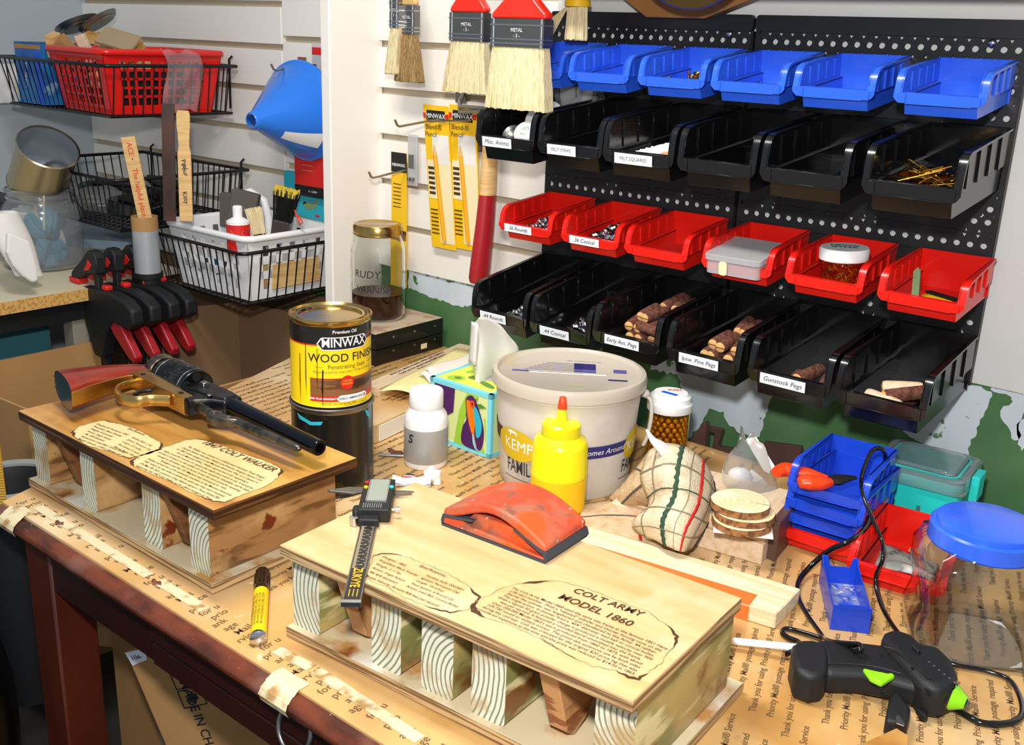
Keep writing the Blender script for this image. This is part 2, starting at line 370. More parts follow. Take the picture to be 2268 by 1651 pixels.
# upper white panelling: slat boards at the left, plain board at the right
b = B().mat('cardboard_dark'); b.box(-2.62, -1.62, WY-.002, WY+.01, -.76, .03)
b.obj('trim_4', None, smooth=0)['kind'] = 'structure'
b = B().mat('groove'); b.box(-2.62, -1.58, WY+.013, WY+.02, .02, .13); b.box(-2.75, -1.098, WY+.012, WY+.02, .12, 1.3)
b.mat('slat_white')
def slats(x0, x1, zs):
    for z0, z1 in zip(zs[:-1], zs[1:]): b.box(x0, x1, WY, WY+.014, z0+.006, z1-.006)
gR = [.126, .215, .3015, .388, .475, .5615, .648, .7345, .82, 1.3]
b.X = Matrix.Identity(4)
slats(-1.822, -1.105, gR)
gL = [.03, .11, .196, .283, .370, .457, .544, .630, .717, .803, 1.3]
slats(-2.62, -1.826, gL)
struct(b.obj('trim_1', smooth=0, bevel=.0012))
b = B().mat('wall_white'); b.box(-1.105, .9, WY+.001, WY+.02, .158, 1.3); struct(b.obj('trim_2', smooth=0, bevel=.001))
b = B().mat('wall_grey'); b.box(-2.72, -2.62, -.6, WY+.05, -.76, 1.35); struct(b.obj('wall_left', smooth=0))
b = B().mat('floor'); b.box(-2.8, .9, -1.2, WY+.05, -.80, -.76); struct(b.obj('floor', smooth=0))
b = B().mat('post_white'); b.box(-1.556, -1.531, 1.316, WY+.01, -.1, 1.3); struct(b.obj('trim_3', smooth=0, bevel=.002))

# ---------------------------------------------------------------- wall shelf with board ends seen above the rack
t = thing('wall_shelf', 'brown wooden shelf edge running along the wall above the bin rack', 'shelf', (-.7, WY, .655))
B().mat('shelf_wood').box(-.38, .62, -.16, 0, .0, .02).obj('shelf_board', t, bevel=.001)
o = B().mat('shelf_wood'); 
p = PY(1500, 0, 1.36)
pts = [(-.155, .06), (-.135, .02), (-.10, -.015), (-.05, -.045), (.05, -.045), (.14, -.012), (.19, .02), (.22, .06)]
o.prism([(a, c) for a, c in pts], -.03, -.01, 'y')
tag(o.obj('carved_board', bevel=.001, loc=(p.x-.03, 1.405+.03, p.z+.022)), 'brown wooden board with slanted ends standing behind the round metal lid', 'board')
b = B().mat('copper_lid'); b.lathe([(0, -.018), (.05, -.017), (.085, -.010), (.098, 0), (.099, .003), (.090, .0), (.0, -.006)], 48)
b.mat('navy').lathe([(.098, 0), (.1005, .001), (.1005, .005), (.098, .005)], 48)
p = PY(1525, 32, 1.27)
tag(b.obj('round_metal_lid', loc=(p.x-.028, 1.31, p.z+.107), rot=(R(98), 0, 0)), 'shiny bronze round metal lid hanging above the bin rack', 'lid')

# ================================================================ WORK TABLE
TOPL = [(-1.247, .521), (-1.58, 1.43), (-1.05, 1.43), (-.85, 1.335), (.5, 1.335), (.5, .521)]
table = thing('work_table', 'old cherry wood work table covered in printed brown packing paper', 'table', (0, 0, -.76))
zt = .76
b = B().mat('kraft'); b.prism(TOPL, zt-.026, zt, 'z'); b.obj('table_top', table, bevel=.001)
# rounded front edge
b = B().mat('cherry_roll'); prof = [(.521+.006, -.003), (.514, -.004), (.508, -.009), (.505, -.015), (.508, -.022), (.515, -.027), (.53, -.028)]
b.prism([(y, z+zt) for y, z in prof], -1.245, .5, 'x'); b.prism([(y, z+zt) for y, z in prof], -1.36, -1.245, 'x') if False else None
b.obj('front_edge', table, smooth=60)
for x0, x1 in ((PZ(27, 1122).x, PZ(60, 1143).x), (PZ(607, 1490).x, PZ(662, 1530).x)):
    b = B().mat('masking_tape'); pr = [(.533, .0006), (.521, .0008), (.5135, -.0035), (.507, -.0085), (.504, -.0145), (.507, -.0225)]
    for (y0, z0), (y1, z1) in zip(pr[:-1], pr[1:]):
        b.add([(x0, y0, z0+zt), (x1, y0, z0+zt), (x1+.001, y1, z1+zt), (x0-.001, y1, z1+zt)], [(0, 1, 2, 3)])
    b.obj('masking_tape_strip', table, smooth=60)
for (ax, bx) in (((84, 1123), (330, 1276)), ((352, 1289), (455, 1352)), ((612, 1440), (690, 1480)), ((700, 1486), (930, 1640))):
    A = PZ(*ax); C_ = PZ(*bx); n_ = 14; b = B().mat('masking_tape')
    for i in range(n_):
        p0 = A.lerp(C_, i/n_); p1 = A.lerp(C_, (i+1)/n_-.0); wv = .0065
        b.add([(p0.x, p0.y-wv, zt+.0005), (p1.x, p1.y-wv, zt+.0005), (p1.x, p1.y+wv, zt+.0005), (p0.x, p0.y+wv, zt+.0005)], [(0, 1, 2, 3)])
    b.obj('masking_tape_strip', table, smooth=0)
# apron, leg, drawer
b = B().mat('cherry'); b.box(-1.165, .5, .535, .555, zt-.10, zt-.026); b.obj('apron', table, bevel=.001)
b = B().mat('cherry'); b.box(-.93, .3, .527, .536, zt-.066, zt-.031); b.box(-.93, .3, .5295, .536, zt-.098, zt-.070); dr = b.obj('drawer_front', table, bevel=.002)
for lx, ly in ((-1.222, .532), (-1.222, 1.25), (.42, .532), (.42, 1.25)):
    b = B().mat('cherry_leg'); b.box(lx, lx+.062, ly, ly+.055, 0, zt-.026); b.obj('leg', table, bevel=.003)
b = B().mat('dull_steel'); rp = PY(664, 1573, .522)
b.at((rp.x, .527, rp.z+zt), (R(90), 0, 0)); b.cyl(.012, 0, .004, 20, .008); b.sphere((0, 0, .007), .006, 14, 8)
b.at((rp.x-.001, .516, rp.z+zt-.019), (R(76), 0, R(6)))
b.tube([(math.cos(a*PI/16)*.0205, math.sin(a*PI/16)*.0225, 0) for a in range(32)], .0026, 8, closed=True)
b.obj('ring_pull', dr, smooth=60); bpy.data.objects['ring_pull'].parent = dr
# printing on the paper
b = B().mat('kraft_print')
L1 = 'Thank you for using Priority Mail\u00ae Service.   Postage required.   '
def print_sheet(inside, ox, oy, ang, pitch, size, n0, n1, k0, k1, step):
    c, s_ = math.cos(R(ang)), math.sin(R(ang))
    words = ['Thank you for using', 'Priority Mail\u00ae Service', 'Priority Mail\u00ae postage', 'required']
    wl = {w_: max(v[0] for v in text_geo(w_, 'LEFT', .008, 0)[0])*size for w_ in words}
    for i in range(n0, n1):
        u = k0 + (i*.043) % .06; j = (i*2) % 4
        while u < k1:
            w_ = words[j % 4]; j += 1
            for a, wd in enumerate(w_.split(' ')):
                pass
            x = ox + u*c - i*pitch*s_; y = oy + u*s_ + i*pitch*c
            xe = x + wl[w_]*c; ye = y + wl[w_]*s_
            if inside(x, y) and inside(xe, ye): b.text(w_, size, (x, y, zt+.0004), (0, 0, R(ang)), 'LEFT', .008)
            u += wl[w_] + size*.5 + (size*3.2 if j % 2 == 0 else 0)
def tl(x, y): return .526 < y < (1.43 if x < -1.06 else 1.325) and x > -1.247-(y-.521)*.369+.01 and x < .45
seam = lambda x, y: x + (y-1.)*.33
print_sheet(lambda x, y: tl(x, y) and seam(x, y) > -.565, -.2, .45, 109.5, .0162, .0094, -26, 42, -.2, 1.2, 0)
print_sheet(lambda x, y: tl(x, y) and seam(x, y) <= -.565 and y > .575, -.6, .45, 96, .0162, .0094, -4, 60, 0, 1.2, 0)
def frag(x, y): return tl(x, y) and y <= .575 and x < -.6
words = ['for u', 'prio', 'ank', 'age', 'Mail', 'rvice', 'po']
for i in range(46): b.text(words[i % 7], .0125, (-1.225+i*.0138, .530+(i % 3)*.004, zt+.0004), (0, 0, R(96)), 'LEFT', .004)
for i in range(9): b.text(words[i % 7], .0125, (-.585+i*.02, .536, zt+.0004), (0, 0, R(100)), 'LEFT', .004)
b.obj('paper_printing', table, smooth=0)
for px, py, r_ in ((735, 1265, .007), (130, 1160, .006), (345, 1292, .006), (900, 1000, .005), (875, 1003, .012)):
    b = B().mat('peg_bark'); p = PZ(px, py); b.add([(p.x+math.cos(a)*r_*(1.3+.5*math.sin(3*a)), p.y+math.sin(a)*r_*(.7+.3*math.cos(5*a)), zt+.0006) for a in [i*PI/9 for i in range(18)]], [tuple(range(18))]); b.obj('glue_blot', table, smooth=0)

# ================================================================ BIN RACK
rack = thing('bin_rack', 'black perforated rack panels screwed to the wall', 'rack', (-.735, WY-.004, .16))
def panel(x0, x1):
    b = B().mat('black_pegboard'); y = -.0105
    rows = [.591, .559, .542, .509, .476, .459, .428, .395, .378, .347, .244, .211, .193, .175]
    n = int(round((x1-x0-.01)/.01745)); px = (x1-x0-.01)/n
    zc = sorted(rows); zb = [.160]+[(a+c)/2 for a, c in zip(zc[:-1], zc[1:])]+[.604]
    X0 = x0+.735; K = 12
    for ri, z in enumerate(zc):
        z0, z1 = zb[ri]-.16, zb[ri+1]-.16; zz = z-.16
        for i in range(n):
            a0 = X0+.005+i*px; a1 = a0+px; cx = (a0+a1)/2; r_ = .0047
            if (z in (.428, .395) and i < n-1) or (z == .378 and i < n-2 and i % 8 != 3) or (z == .244 and i % 8 != 4 and i < n-1) or (z in (.559, .542, .476, .459, .509) and i < n-2 and i % 5):
                b.add([(a0, y, z0), (a1, y, z0), (a1, y, z1), (a0, y, z1)], [(0, 1, 2, 3)]); continue
            inner = [(cx+r_*math.cos(2*PI*k/K), zz+r_*math.sin(2*PI*k/K)) for k in range(K)]
            outer = []
            for k in range(K):
                c, s_ = math.cos(2*PI*k/K), math.sin(2*PI*k/K); mx = max(abs(c), abs(s_))
                qx = c/mx; qz = s_/mx
                outer.append((cx+qx*px/2, zz + (qz*(z1-zz) if qz > 0 else qz*(zz-z0))))
            vs = [(u, y, v) for u, v in inner]+[(u, y, v) for u, v in outer]+[(u, y+.003, v) for u, v in inner]
            fs = [(k, (k+1) % K, K+(k+1) % K, K+k) for k in range(K)]+[(2*K+k, 2*K+(k+1) % K, (k+1) % K, k) for k in range(K)]
            b.add(vs, fs)
    W_ = x1-x0
    b.box(X0, X0+.005, y, y+.010, 0, .444); b.box(X0+W_-.005, X0+W_, y, y+.010, 0, .444)
    b.box(X0+W_-.006, X0+W_-.001, y-.003, y, .005, .44)
    # plain strip at the top and hanging rails
    b.prism(rrect(X0, X0+W_, .444, .466, .006), y-.004, y+.004, 'y')
    for z in (.579, .497, .333, .229): b.box(X0+.004, X0+W_-.006, y-.004, y, z-.16-.016, z-.16-.002); 
    for z in (.523, .442, .414, .363, .259): b.box(X0, X0+W_, y-.0012, y, z-.16-.0008, z-.16+.0008)
    return b
panel(-1.103, -.7375).obj('perforated_panel', rack, smooth=25)
panel(-.7335, -.364).obj('perforated_panel', rack, smooth=25)
for px, py in ((2196, 95), (1614, 75), (1300, 62)):
    p = PY(px, py, WY-.018); b = B().mat('steel'); b.at((p.x+.735, -.012, p.z-.16), (R(90), 0, 0)); b.sphere((0, 0, 0), .005, 16, 8, (1, 1, .6)); b.obj('screw', rack, smooth=60)

def bin_builder(mat, W_, D, H, hf, flat, lip):
    b = B().mat(mat); t = .0018; fl = .009
    bez = []
    P1 = (-flat, 0); P2 = (-D, -(H-hf)); c1 = (-(flat+(D-flat)*.75), -.001); c2 = (-(D-.004), -(H-hf)*.45)
    for i in range(9):
        u = i/8; v = 1-u
        bez.append(tuple(v**3*P1[k]+3*v*v*u*c1[k]+3*v*u*u*c2[k]+u**3*P2[k] for k in (0, 1)))
    mid = -max(.58*H, (H-hf)+.002)
    for s in (-1, 1):
        xi = s*(W_/2-fl); xo = s*(W_/2-fl+t); xl = s*(W_/2-fl-.004)
        up = [(0, 0)]+bez+[(-D, mid), (0, mid)]
        b.prism(up, xi, xo, 'x')
        b.prism([(-.002, mid), (-(D-.005), mid), (-(D-.011), -H), (-.002, -H)], xl, xl+s*t, 'x')
        b.box(min(xl, xo), max(xl, xo), -(D-.003), -.001, mid-.0012, mid)
        # flange along the rim
        path = [(0, 0)]+bez
        for i in range(len(path)-1):
            (y0, z0), (y1, z1) = path[i], path[i+1]
            w0 = W_/2-fl+.004 if i == 0 else W_/2; w1 = W_/2
            xa = s*(W_/2-fl-.0005)
            n_ = Vector((0, z1-z0, -(y1-y0))).normalized()*.0016
            for q in (0, 1):
                pass
            vs = [(xa, y0, z0), (s*w0, y0, z0), (s*w1, y1, z1), (xa, y1, z1)]
            vs2 = [(v[0], v[1]-n_.y*(-1 if n_.z > 0 else 1)*-1, v[2]-abs(n_.z)) for v in vs]
            dn = .003
            b.add(vs+[(s*w0, y0+.0 if i == 0 else y0+.003, z0-dn), (s*w1, y1+.003, z1-dn)], [(0, 1, 2, 3), (1, 4, 5, 2)])
            b.add([(xa, y0+.0008, z0-.0016), (s*w0, y0+.0008, z0-.0016), (s*w1, y1+.0008, z1-.0016), (xa, y1+.0008, z1-.0016)], [(3, 2, 1, 0)])
        # ribs
        for k in range(4):
            yc = -(flat*.18+k*flat*.235); 
            b.box(xi-s*.002, xi, yc-.0075, yc+.0075, mid+.004, -.004) if s > 0 else b.box(xi, xi-s*.002, yc-.0075, yc+.0075, mid+.004, -.004)
            lo, hi = sorted((xo, xo+s*.0025)); b.box(lo, hi, yc-.0135, yc-.0075, mid, -.002)
    xl = W_/2-fl-.004
    b.box(-xl, xl, -(D-.011), -.001, -H, -H+t)                       # floor
    b.box(-(W_/2-fl), W_/2-fl, -.0025, 0, -H, 0)                    # back
    b.add([(-xl, -(D-.011), -H), (xl, -(D-.011), -H), (xl, -(D-.004), -(H-hf)), (-xl, -(D-.004), -(H-hf)),
           (-xl, -(D-.014), -H), (xl, -(D-.014), -H), (xl, -(D-.007), -(H-hf)), (-xl, -(D-.007), -(H-hf))],
          [(0, 1, 2, 3), (4, 7, 6, 5), (3, 2, 6, 7), (0, 3, 7, 4), (1, 5, 6, 2), (0, 4, 5, 1)])
    zt_ = -(H-hf); w = W_/2
    b.prism([(-w, zt_), (w, zt_), (w, zt_-lip*.45), (w-.004, zt_-lip*.85), (w-.009, zt_-lip), (-w+.009, zt_-lip), (-w+.004, zt_-lip*.85), (-w, zt_-lip*.45)], -D-.0012, -D+.0014, 'y')
    b.box(-w+fl, w-fl, -D, -(D-.007), zt_-.0018, zt_)
    ww = w*.72
    b.box(-ww, ww, -D-.0026, -D-.001, zt_-lip-.0005, zt_-lip+.0012)
    b.box(-w+.006, -ww, -D-.0026, -D-.001, zt_-lip*.95, zt_-.0005); b.box(ww, w-.006, -D-.0026, -D-.001, zt_-lip*.95, zt_-.0005)
    # hanging hook behind the rim
    return b
BLUE = bin_builder('blue_plastic', .108, .128, .053, .027, .105, .012)
REDB = bin_builder('red_plastic', .108, .128, .053, .027, .105, .012)
BLKB = bin_builder('black_plastic', .116, .192, .077, .038, .168, .017)
def mkbin(proto, name): return proto.obj(name, None, smooth=30, bevel=.0006)
SPECS = []
bluex = [-.985, -.865, -.741, -.623, -.504, -.372]; redx = [-.990, -.862, -.743, -.611, -.483, -.356]
b2x = [-.981, -.858, -.740, -.618, -.496, -.362]; b4x = [-.984, -.861, -.738, -.610, -.482, -.360]
bx = {}
lab_blue = ['leftmost blue bin in the top rack row, half hidden by the wide brush', 'second blue bin in the top rack row, empty, just right of the yellow brush',
            'third blue bin in the top rack row, with brass screws sticking up', 'fourth blue bin in the top rack row, with a few brass screw tips showing',
            'fifth blue bin in the top rack row, empty, next to the last one', 'empty blue bin at the right end of the top rack row']
lab_b2 = ['black bin labelled Misc. Ammo holding white round tins', 'black bin labelled FELT STRIPS in the upper black row', 'black bin labelled FELT SQUARES full of upright cards',
          'empty unlabelled black bin right of the FELT SQUARES bin', 'unlabelled black bin with dark scraps, next to the brass hardware bin', 'black bin full of brass hardware at the right end of the upper black row']
lab_red = ['red bin labelled .36 Rounds with small silver balls', 'red bin labelled .36 Conical with silver bullets', 'empty red bin right of the .36 Conical bin',
           'red bin holding a flat clear plastic box', 'red bin holding an amber jar with white lid', 'red bin at the right end of the red rack row, holding small blades']
lab_b4 = ['black bin labelled .44 Rounds at the left of the bottom row', 'black bin labelled .44 Conical in the bottom row', 'black bin labelled Early Am. Pegs full of bark-covered pegs',
          'black bin labelled Ipsw. Pine Pegs full of bark-covered pegs', 'black bin labelled Gunstock Pegs with three pegs', 'unlabelled black bin with loose pegs at the right end of the bottom row']
def row(key, proto, name, xs, half, ztop, tilts, labels, group):
    first = None
    for i, x in enumerate(xs):
        if first is None: o = mkbin(proto, name); first = o
        else: o = first.copy(); COL.objects.link(o)
        o.location = (x-half, WY-.0192, ztop); o.rotation_euler = (R(tilts[i]), 0, 0)
        tag(o, labels[i], 'storage bin', group); bx[(key, i)] = o
row('u', BLUE, 'storage_bin', bluex, .050, .579, [7.5]*6, lab_blue, 'blue bins in the top rack row')
row('b', BLKB, 'storage_bin', b2x, .056, .498, [6.5]*6, lab_b2, 'black bins in the upper black row')
row('r', REDB, 'storage_bin', redx, .050, .334, [6.5]*6, lab_red, 'red bins on the rack')
row('k', BLKB, 'storage_bin', b4x, .055, .229, [9, 9, 5, 5, 5, 5], lab_b4, 'black bins in the bottom rack row')
def bmat(key, i):
    o = bx[(key, i)]; return Matrix.LocRotScale(o.location, o.rotation_euler, None)
def paper_label(key, i, txt, x, w_, h_, D, zc, size, tilt=0., shear=0.25, bold=0.):
    b = B().mat('label_white'); b.at((x, -D-.0032, zc), (R(90), 0, R(0))); b.box(-w_/2, w_/2, -h_/2, h_/2, 0, .0005)
    b.X = b.X @ Matrix.Identity(4); b.mat('ink'); b.text(txt, size, (0, 0, .0009), (0, 0, 0), 'CENTER', bold, shear)
    o = b.obj('paper_label', bx[(key, i)], smooth=0); o['label'] = 'white paper label reading '+txt; o.rotation_euler = (0, R(tilt), 0)
LZ = -.0475
paper_label('b', 0, 'Misc. Ammo', -.013, .058, .0145, .192, LZ, .0095)
paper_label('b', 1, 'FELT STRIPS', -.012, .052, .0145, .192, LZ, .0068, shear=0, bold=0)
paper_label('b', 2, 'FELT SQUARES', -.005, .062, .0145, .192, LZ-.001, .0068, shear=0, bold=0)
paper_label('k', 0, '.44 Rounds', -.010, .054, .0145, .192, LZ, .0095)
paper_label('k', 1, '.44 Conical', -.008, .056, .0145, .192, LZ, .0095)
paper_label('k', 2, 'Early Am. Pegs', -.004, .060, .0145, .192, LZ, .0088)
paper_label('k', 3, 'Ipsw. Pine Pegs', -.004, .062, .0145, .192, LZ, .0088)
paper_label('k', 4, 'Gunstock Pegs', -.006, .064, .0145, .192, LZ, .0092)
paper_label('r', 0, '.36 Rounds', -.012, .056, .0125, .128, -.0315, .0088)
paper_label('r', 1, '.36 Conical', -.008, .056, .0125, .128, -.0315, .0088)

# ---------------------------------------------------------------- contents of the bins
def put(o, key, i, loc, rot=(0, 0, 0)):
    o.matrix_world = bmat(key, i) @ Matrix.LocRotScale(Vector(loc), Euler(rot), None)
def fill(proto_fn, name, key, i, spots, label, cat, group):
    first = None
    for loc, rot in spots:
        if first is None: o = proto_fn(); first = o
        else: o = first.copy(); COL.objects.link(o)
        put(o, key, i, loc, rot); tag(o, label, cat, group)
    return first
def ball(r_, mt):
    def f(): b = B().mat(mt); b.sphere((0, 0, 0), r_, 14, 9); return b.obj('lead_ball', None, smooth=80)
    return f
def heap(n, x0, x1, y0, y1, zfloor, r_, hmax, seed, left=0.):
    rr = random.Random(seed); pts = []; tries = 0
    while len(pts) < n and tries < 9000:
        tries += 1; x = rr.uniform(x0, x1); y = rr.uniform(y0, y1); z = zfloor+r_
        for q in pts:
            d2 = (q[0]-x)**2+(q[1]-y)**2
            if d2 < (2*r_)**2: z = max(z, q[2]+math.sqrt(max(0, (2*r_)**2-d2))*.98)
        if z < zfloor+r_+hmax*(1-.6*(abs(x-(x0+x1)/2-left)/((x1-x0)/2))): pts.append((x, y, z))
    return pts
FB = -.077+.002; FR = -.053+.002
fill(ball(.0056, 'lead'), 'lead_ball', 'k', 0, [(p, (0, 0, 0)) for p in heap(110, -.030, .038, -.174, -.118, FB, .0056, .034, 3, .022)], 'shiny silver lead ball in the .44 Rounds bin', 'ball', '.44 lead balls in the bin')
fill(ball(.0047, 'lead'), 'lead_ball', 'r', 0, [(p, (0, 0, 0)) for p in heap(90, -.030, .037, -.112, -.062, FR, .0047, .030, 4, .018)], 'small silver ball in the red .36 Rounds bin', 'ball', '.36 lead balls in the bin')
def conical(r_):
    def f():
        b = B().mat('lead'); b.lathe([(0, -.0065), (r_*.9, -.0065), (r_, -.005), (r_*.88, -.0035), (r_, -.002), (r_, .002), (r_*.8, .0045), (r_*.4, .0065), (0, .007)], 14); return b.obj('conical_bullet', None, smooth=50)
    return f
def randrot(seed, n): rr = random.Random(seed); return [(rr.uniform(0, 6), rr.uniform(0, 6), rr.uniform(0, 6)) for _ in range(n)]
h = heap(70, -.028, .038, -.172, -.100, FB, .0062, .034, 5, .020); fill(conical(.0057), '', 'k', 1, list(zip(h, randrot(1, 90))), 'silver conical bullet in the .44 Conical bin', 'bullet', '.44 conical bullets in the bin')
h = heap(60, -.028, .037, -.112, -.055, FR, .0058, .031, 6, .014); fill(conical(.0052), '', 'r', 1, list(zip(h, randrot(2, 90))), 'shiny conical bullet in the red .36 Conical bin', 'bullet', '.36 conical bullets in the bin')
def peg(ln, r_, bark='peg_bark', slot=True):
    def f():
        b = B().mat(bark); b.lathe([(r_*.86, -ln/2), (r_, -ln/2+.004), (r_*1.03, 0), (r_, ln/2-.004), (r_*.86, ln/2)], 14)
        o = b.obj('wooden_peg', None, smooth=60)
        e = B().mat('peg_end'); e.lathe([(r_*.86, ln/2), (r_*.6, ln/2+.0008), (0, ln/2+.0015)], 14); e.obj('cut_end', o, smooth=60)
        e = B().mat('peg_end'); e.lathe([(0, -ln/2-.0015), (r_*.6, -ln/2-.0008), (r_*.86, -ln/2)], 14)
        e.mat('dark_brace').box(-r_*.85, r_*.85, -.0006, .0006, -ln/2-.0017, -ln/2-.0008); e.obj('cut_end', o, smooth=60)
        return o
    return f
def pegs(key, i, spots, ln, r_, label, group, bark='peg_bark'):
    first = None
    for (x, y, z, rz, rx) in spots:
        y += .013+rr.uniform(-.003, .005); x += .003*(-1 if x > 0 else 1); rz += rr.uniform(-5, 5); rx += rr.uniform(-1, 4)
        o = peg(ln, r_, bark)() if first is None else dup(first)
        if first is None: first = o
        put(o, key, i, (x, y, z), (R(-90+rx), 0, R(rz))); tag(o, label, 'peg', group)
rr = random.Random(5); f0 = FB+.0088
sp = [(-.030, -.158, f0, 8, 0), (-.011, -.160, f0, -6, 0), (.008, -.158, f0, 5, 0), (.028, -.156, f0, -4, 0), (-.028, -.108, f0, 3, 0), (-.008, -.108, f0, -5, 0), (.012, -.11, f0, 4, 0), (.031, -.108, f0, 0, 0),
      (-.02, -.15, f0+.016, 10, 3), (0, -.152, f0+.016, -3, 2), (.02, -.147, f0+.016, 6, 0), (-.018, -.1, f0+.016, 4, 0), (.003, -.102, f0+.016, -6, 0), (.023, -.1, f0+.016, 3, 0),
      (-.012, -.085, f0+.031, 5, 4), (.010, -.083, f0+.031, -5, 4), (.029, -.088, f0+.030, 12, 3), (-.024, -.145, f0+.031, 4, 0), (-.004, -.146, f0+.031, -4, 0), (.016, -.142, f0+.031, 5, 0), (.020, -.172, f0+.033, 72, 0),
      (-.008, -.138, f0+.046, 3, 0), (.012, -.137, f0+.046, -3, 0), (-.004, -.075, f0+.046, -8, 5), (.016, -.078, f0+.046, 6, 5), (.030, -.082, f0+.045, -10, 5)]
pegs('k', 2, sp, .048, .0080, 'bark-covered wooden peg heaped in the Early Am. Pegs bin', 'pegs in the Early Am. Pegs bin')
sp = [(-.026, -.158, f0, 2, 0), (-.007, -.158, f0, -3, 0), (.012, -.158, f0, 4, 0), (.031, -.157, f0, -2, 0), (-.018, -.15, f0+.016, 3, 0), (.002, -.149, f0+.016, -4, 0), (.022, -.15, f0+.016, 2, 0),
      (-.022, -.1, f0+.0, 5, 0), (0, -.1, f0+.0, -4, 0), (.02, -.1, f0+.0, 4, 0), (-.014, -.092, f0+.018, 6, 2), (.009, -.095, f0+.018, 0, 2), (.03, -.093, f0+.016, -5, 2),
      (-.008, -.146, f0+.032, 2, 0), (.012, -.147, f0+.032, -3, 0), (.031, -.146, f0+.031, 3, 0), (-.006, -.085, f0+.035, 8, 3), (.014, -.088, f0+.035, -4, 3), (.031, -.086, f0+.034, 4, 3)]
pegs('k', 3, sp, .048, .0086, 'bark-covered wooden peg stacked in the Ipsw. Pine Pegs bin', 'pegs in the Ipsw. Pine Pegs bin')
pegs('k', 4, [(-.018, -.158, f0, 2, 0), (-.001, -.145, f0+.012, -8, 0), (.032, -.152, f0+.004, 10, 0)], .056, .0088, 'dark bark peg lying in the Gunstock Pegs bin', 'pegs in the Gunstock Pegs bin')
pegs('k', 5, [(-.008, -.140, f0, 20, 0), (.016, -.150, f0+.018, -45, 0), (.012, -.120, f0, -12, 0)], .060, .009, 'dark bark-covered peg in the bottom right bin', 'dark pegs in the bottom right bin')
pegs('k', 5, [(-.010, -.172, f0+.012, 75, 0), (.000, -.135, f0+.020, -70, 0), (.016, -.168, f0, 60, 0)], .048, .0088, 'pale peeled wooden peg in the bottom right bin', 'pale pegs in the bottom right bin', 'pine_block')

# misc ammo: two white tins, a foil roll
def tin_can(name, r_, h_, side, txt, ink):
    b = B().mat(side); b.cyl(r_, 0, h_*.55, 28); b.mat('white_plastic'); b.lathe([(r_*1.03, h_*.5), (r_*1.03, h_*.95), (r_*.98, h_), (0, h_)], 28)
    b.mat(ink); b.text(txt[0], r_*.42, (0, r_*.25, h_+.0006), (0, 0, .3), 'CENTER', .01); b.text(txt[1], r_*.3, (0, -r_*.3, h_+.0006), (0, 0, .3), 'CENTER', .01)
    return b.obj(name, None, smooth=40, bevel=.0005)
o = tin_can('round_tin', .030, .016, 'white_plastic', ('Crown', 'caps'), 'navy'); put(o, 'b', 0, (.018, -.110, -.028), (R(38), R(10), R(-10))); tag(o, 'large white round tin with blue print in the Misc. Ammo bin', 'tin')
o = tin_can('round_tin', .0175, .020, 'brass', ('1075', 'Plus'), 'leaf_dark'); put(o, 'b', 0, (.022, -.158, -.044), (R(48), R(6), 0)); tag(o, 'small white-lidded tin with green numbers in the Misc. Ammo bin', 'tin')
b = B().mat('dull_steel'); b.lathe([(0, 0), (.016, 0), (.0165, .02), (.016, .026), (.012, .023), (.008, .026), (0, .021)], 20); o = b.obj('foil_roll', None, smooth=20); put(o, 'b', 0, (-.012, -.145, -.056), (R(50), 0, R(12))); tag(o, 'crumpled silver foil roll in the Misc. Ammo bin', 'foil roll')
# felt strips
for k, (mt, x, rz, z) in enumerate((('black_matte', -.022, -24, -.070), ('black_matte', -.008, -27, -.066), ('white_plastic', .006, -26, -.060), ('cedar', .026, -24, -.068), ('white_plastic', .030, -20, -.071))):
    b = B().mat(mt); b.box(-.0065, .0065, -.045, .045, 0, .003); o = b.obj('felt_strip', None, smooth=0, bevel=.0005)
    put(o, 'b', 1, (x, -.125, z), (R(4), 0, R(rz))); tag(o, ['black felt strip furthest left in the FELT STRIPS bin', 'black felt strip beside the white one in the FELT STRIPS bin', 'white felt strip lying on top in the FELT STRIPS bin', 'brown felt strip at the right of the FELT STRIPS bin', 'white felt strip low at the right of the FELT STRIPS bin'][k], 'felt strip')
# felt squares: row of upright cards
first = None
for k in range(26):
    if first is None:
        b = B().mat('white_plastic'); b.box(-.026, .012, -.0007, .0, 0, .034); b.mat('cedar').box(.012, .030, -.0007, 0, 0, .034); first = o = b.obj('felt_square', None, smooth=0)
    else: o = first.copy(); COL.objects.link(o)
    put(o, 'b', 2, (.004+.002*math.sin(k*1.7), -.176+k*.0042, -.0745), (R(-24-k*.5), 0, R(3*math.sin(k*2.1)))); tag(o, 'brown and white felt card standing in the FELT SQUARES bin', 'felt card', 'cards in the FELT SQUARES bin')
for k in range(5):
    b = B().mat('cardboard'); b.box(-.022, .022, -.022, .022, 0, .0015); o = b.obj('felt_square', None, smooth=0)
    put(o, 'b', 2, (.016+.002*k, -.062+.002*k, -.038+k*.004), (R(-6), R(2*k-4), R(20+k*8))); tag(o, 'brown felt card lying flat at the back of the FELT SQUARES bin', 'felt card', 'flat cards at the back of the FELT SQUARES bin')
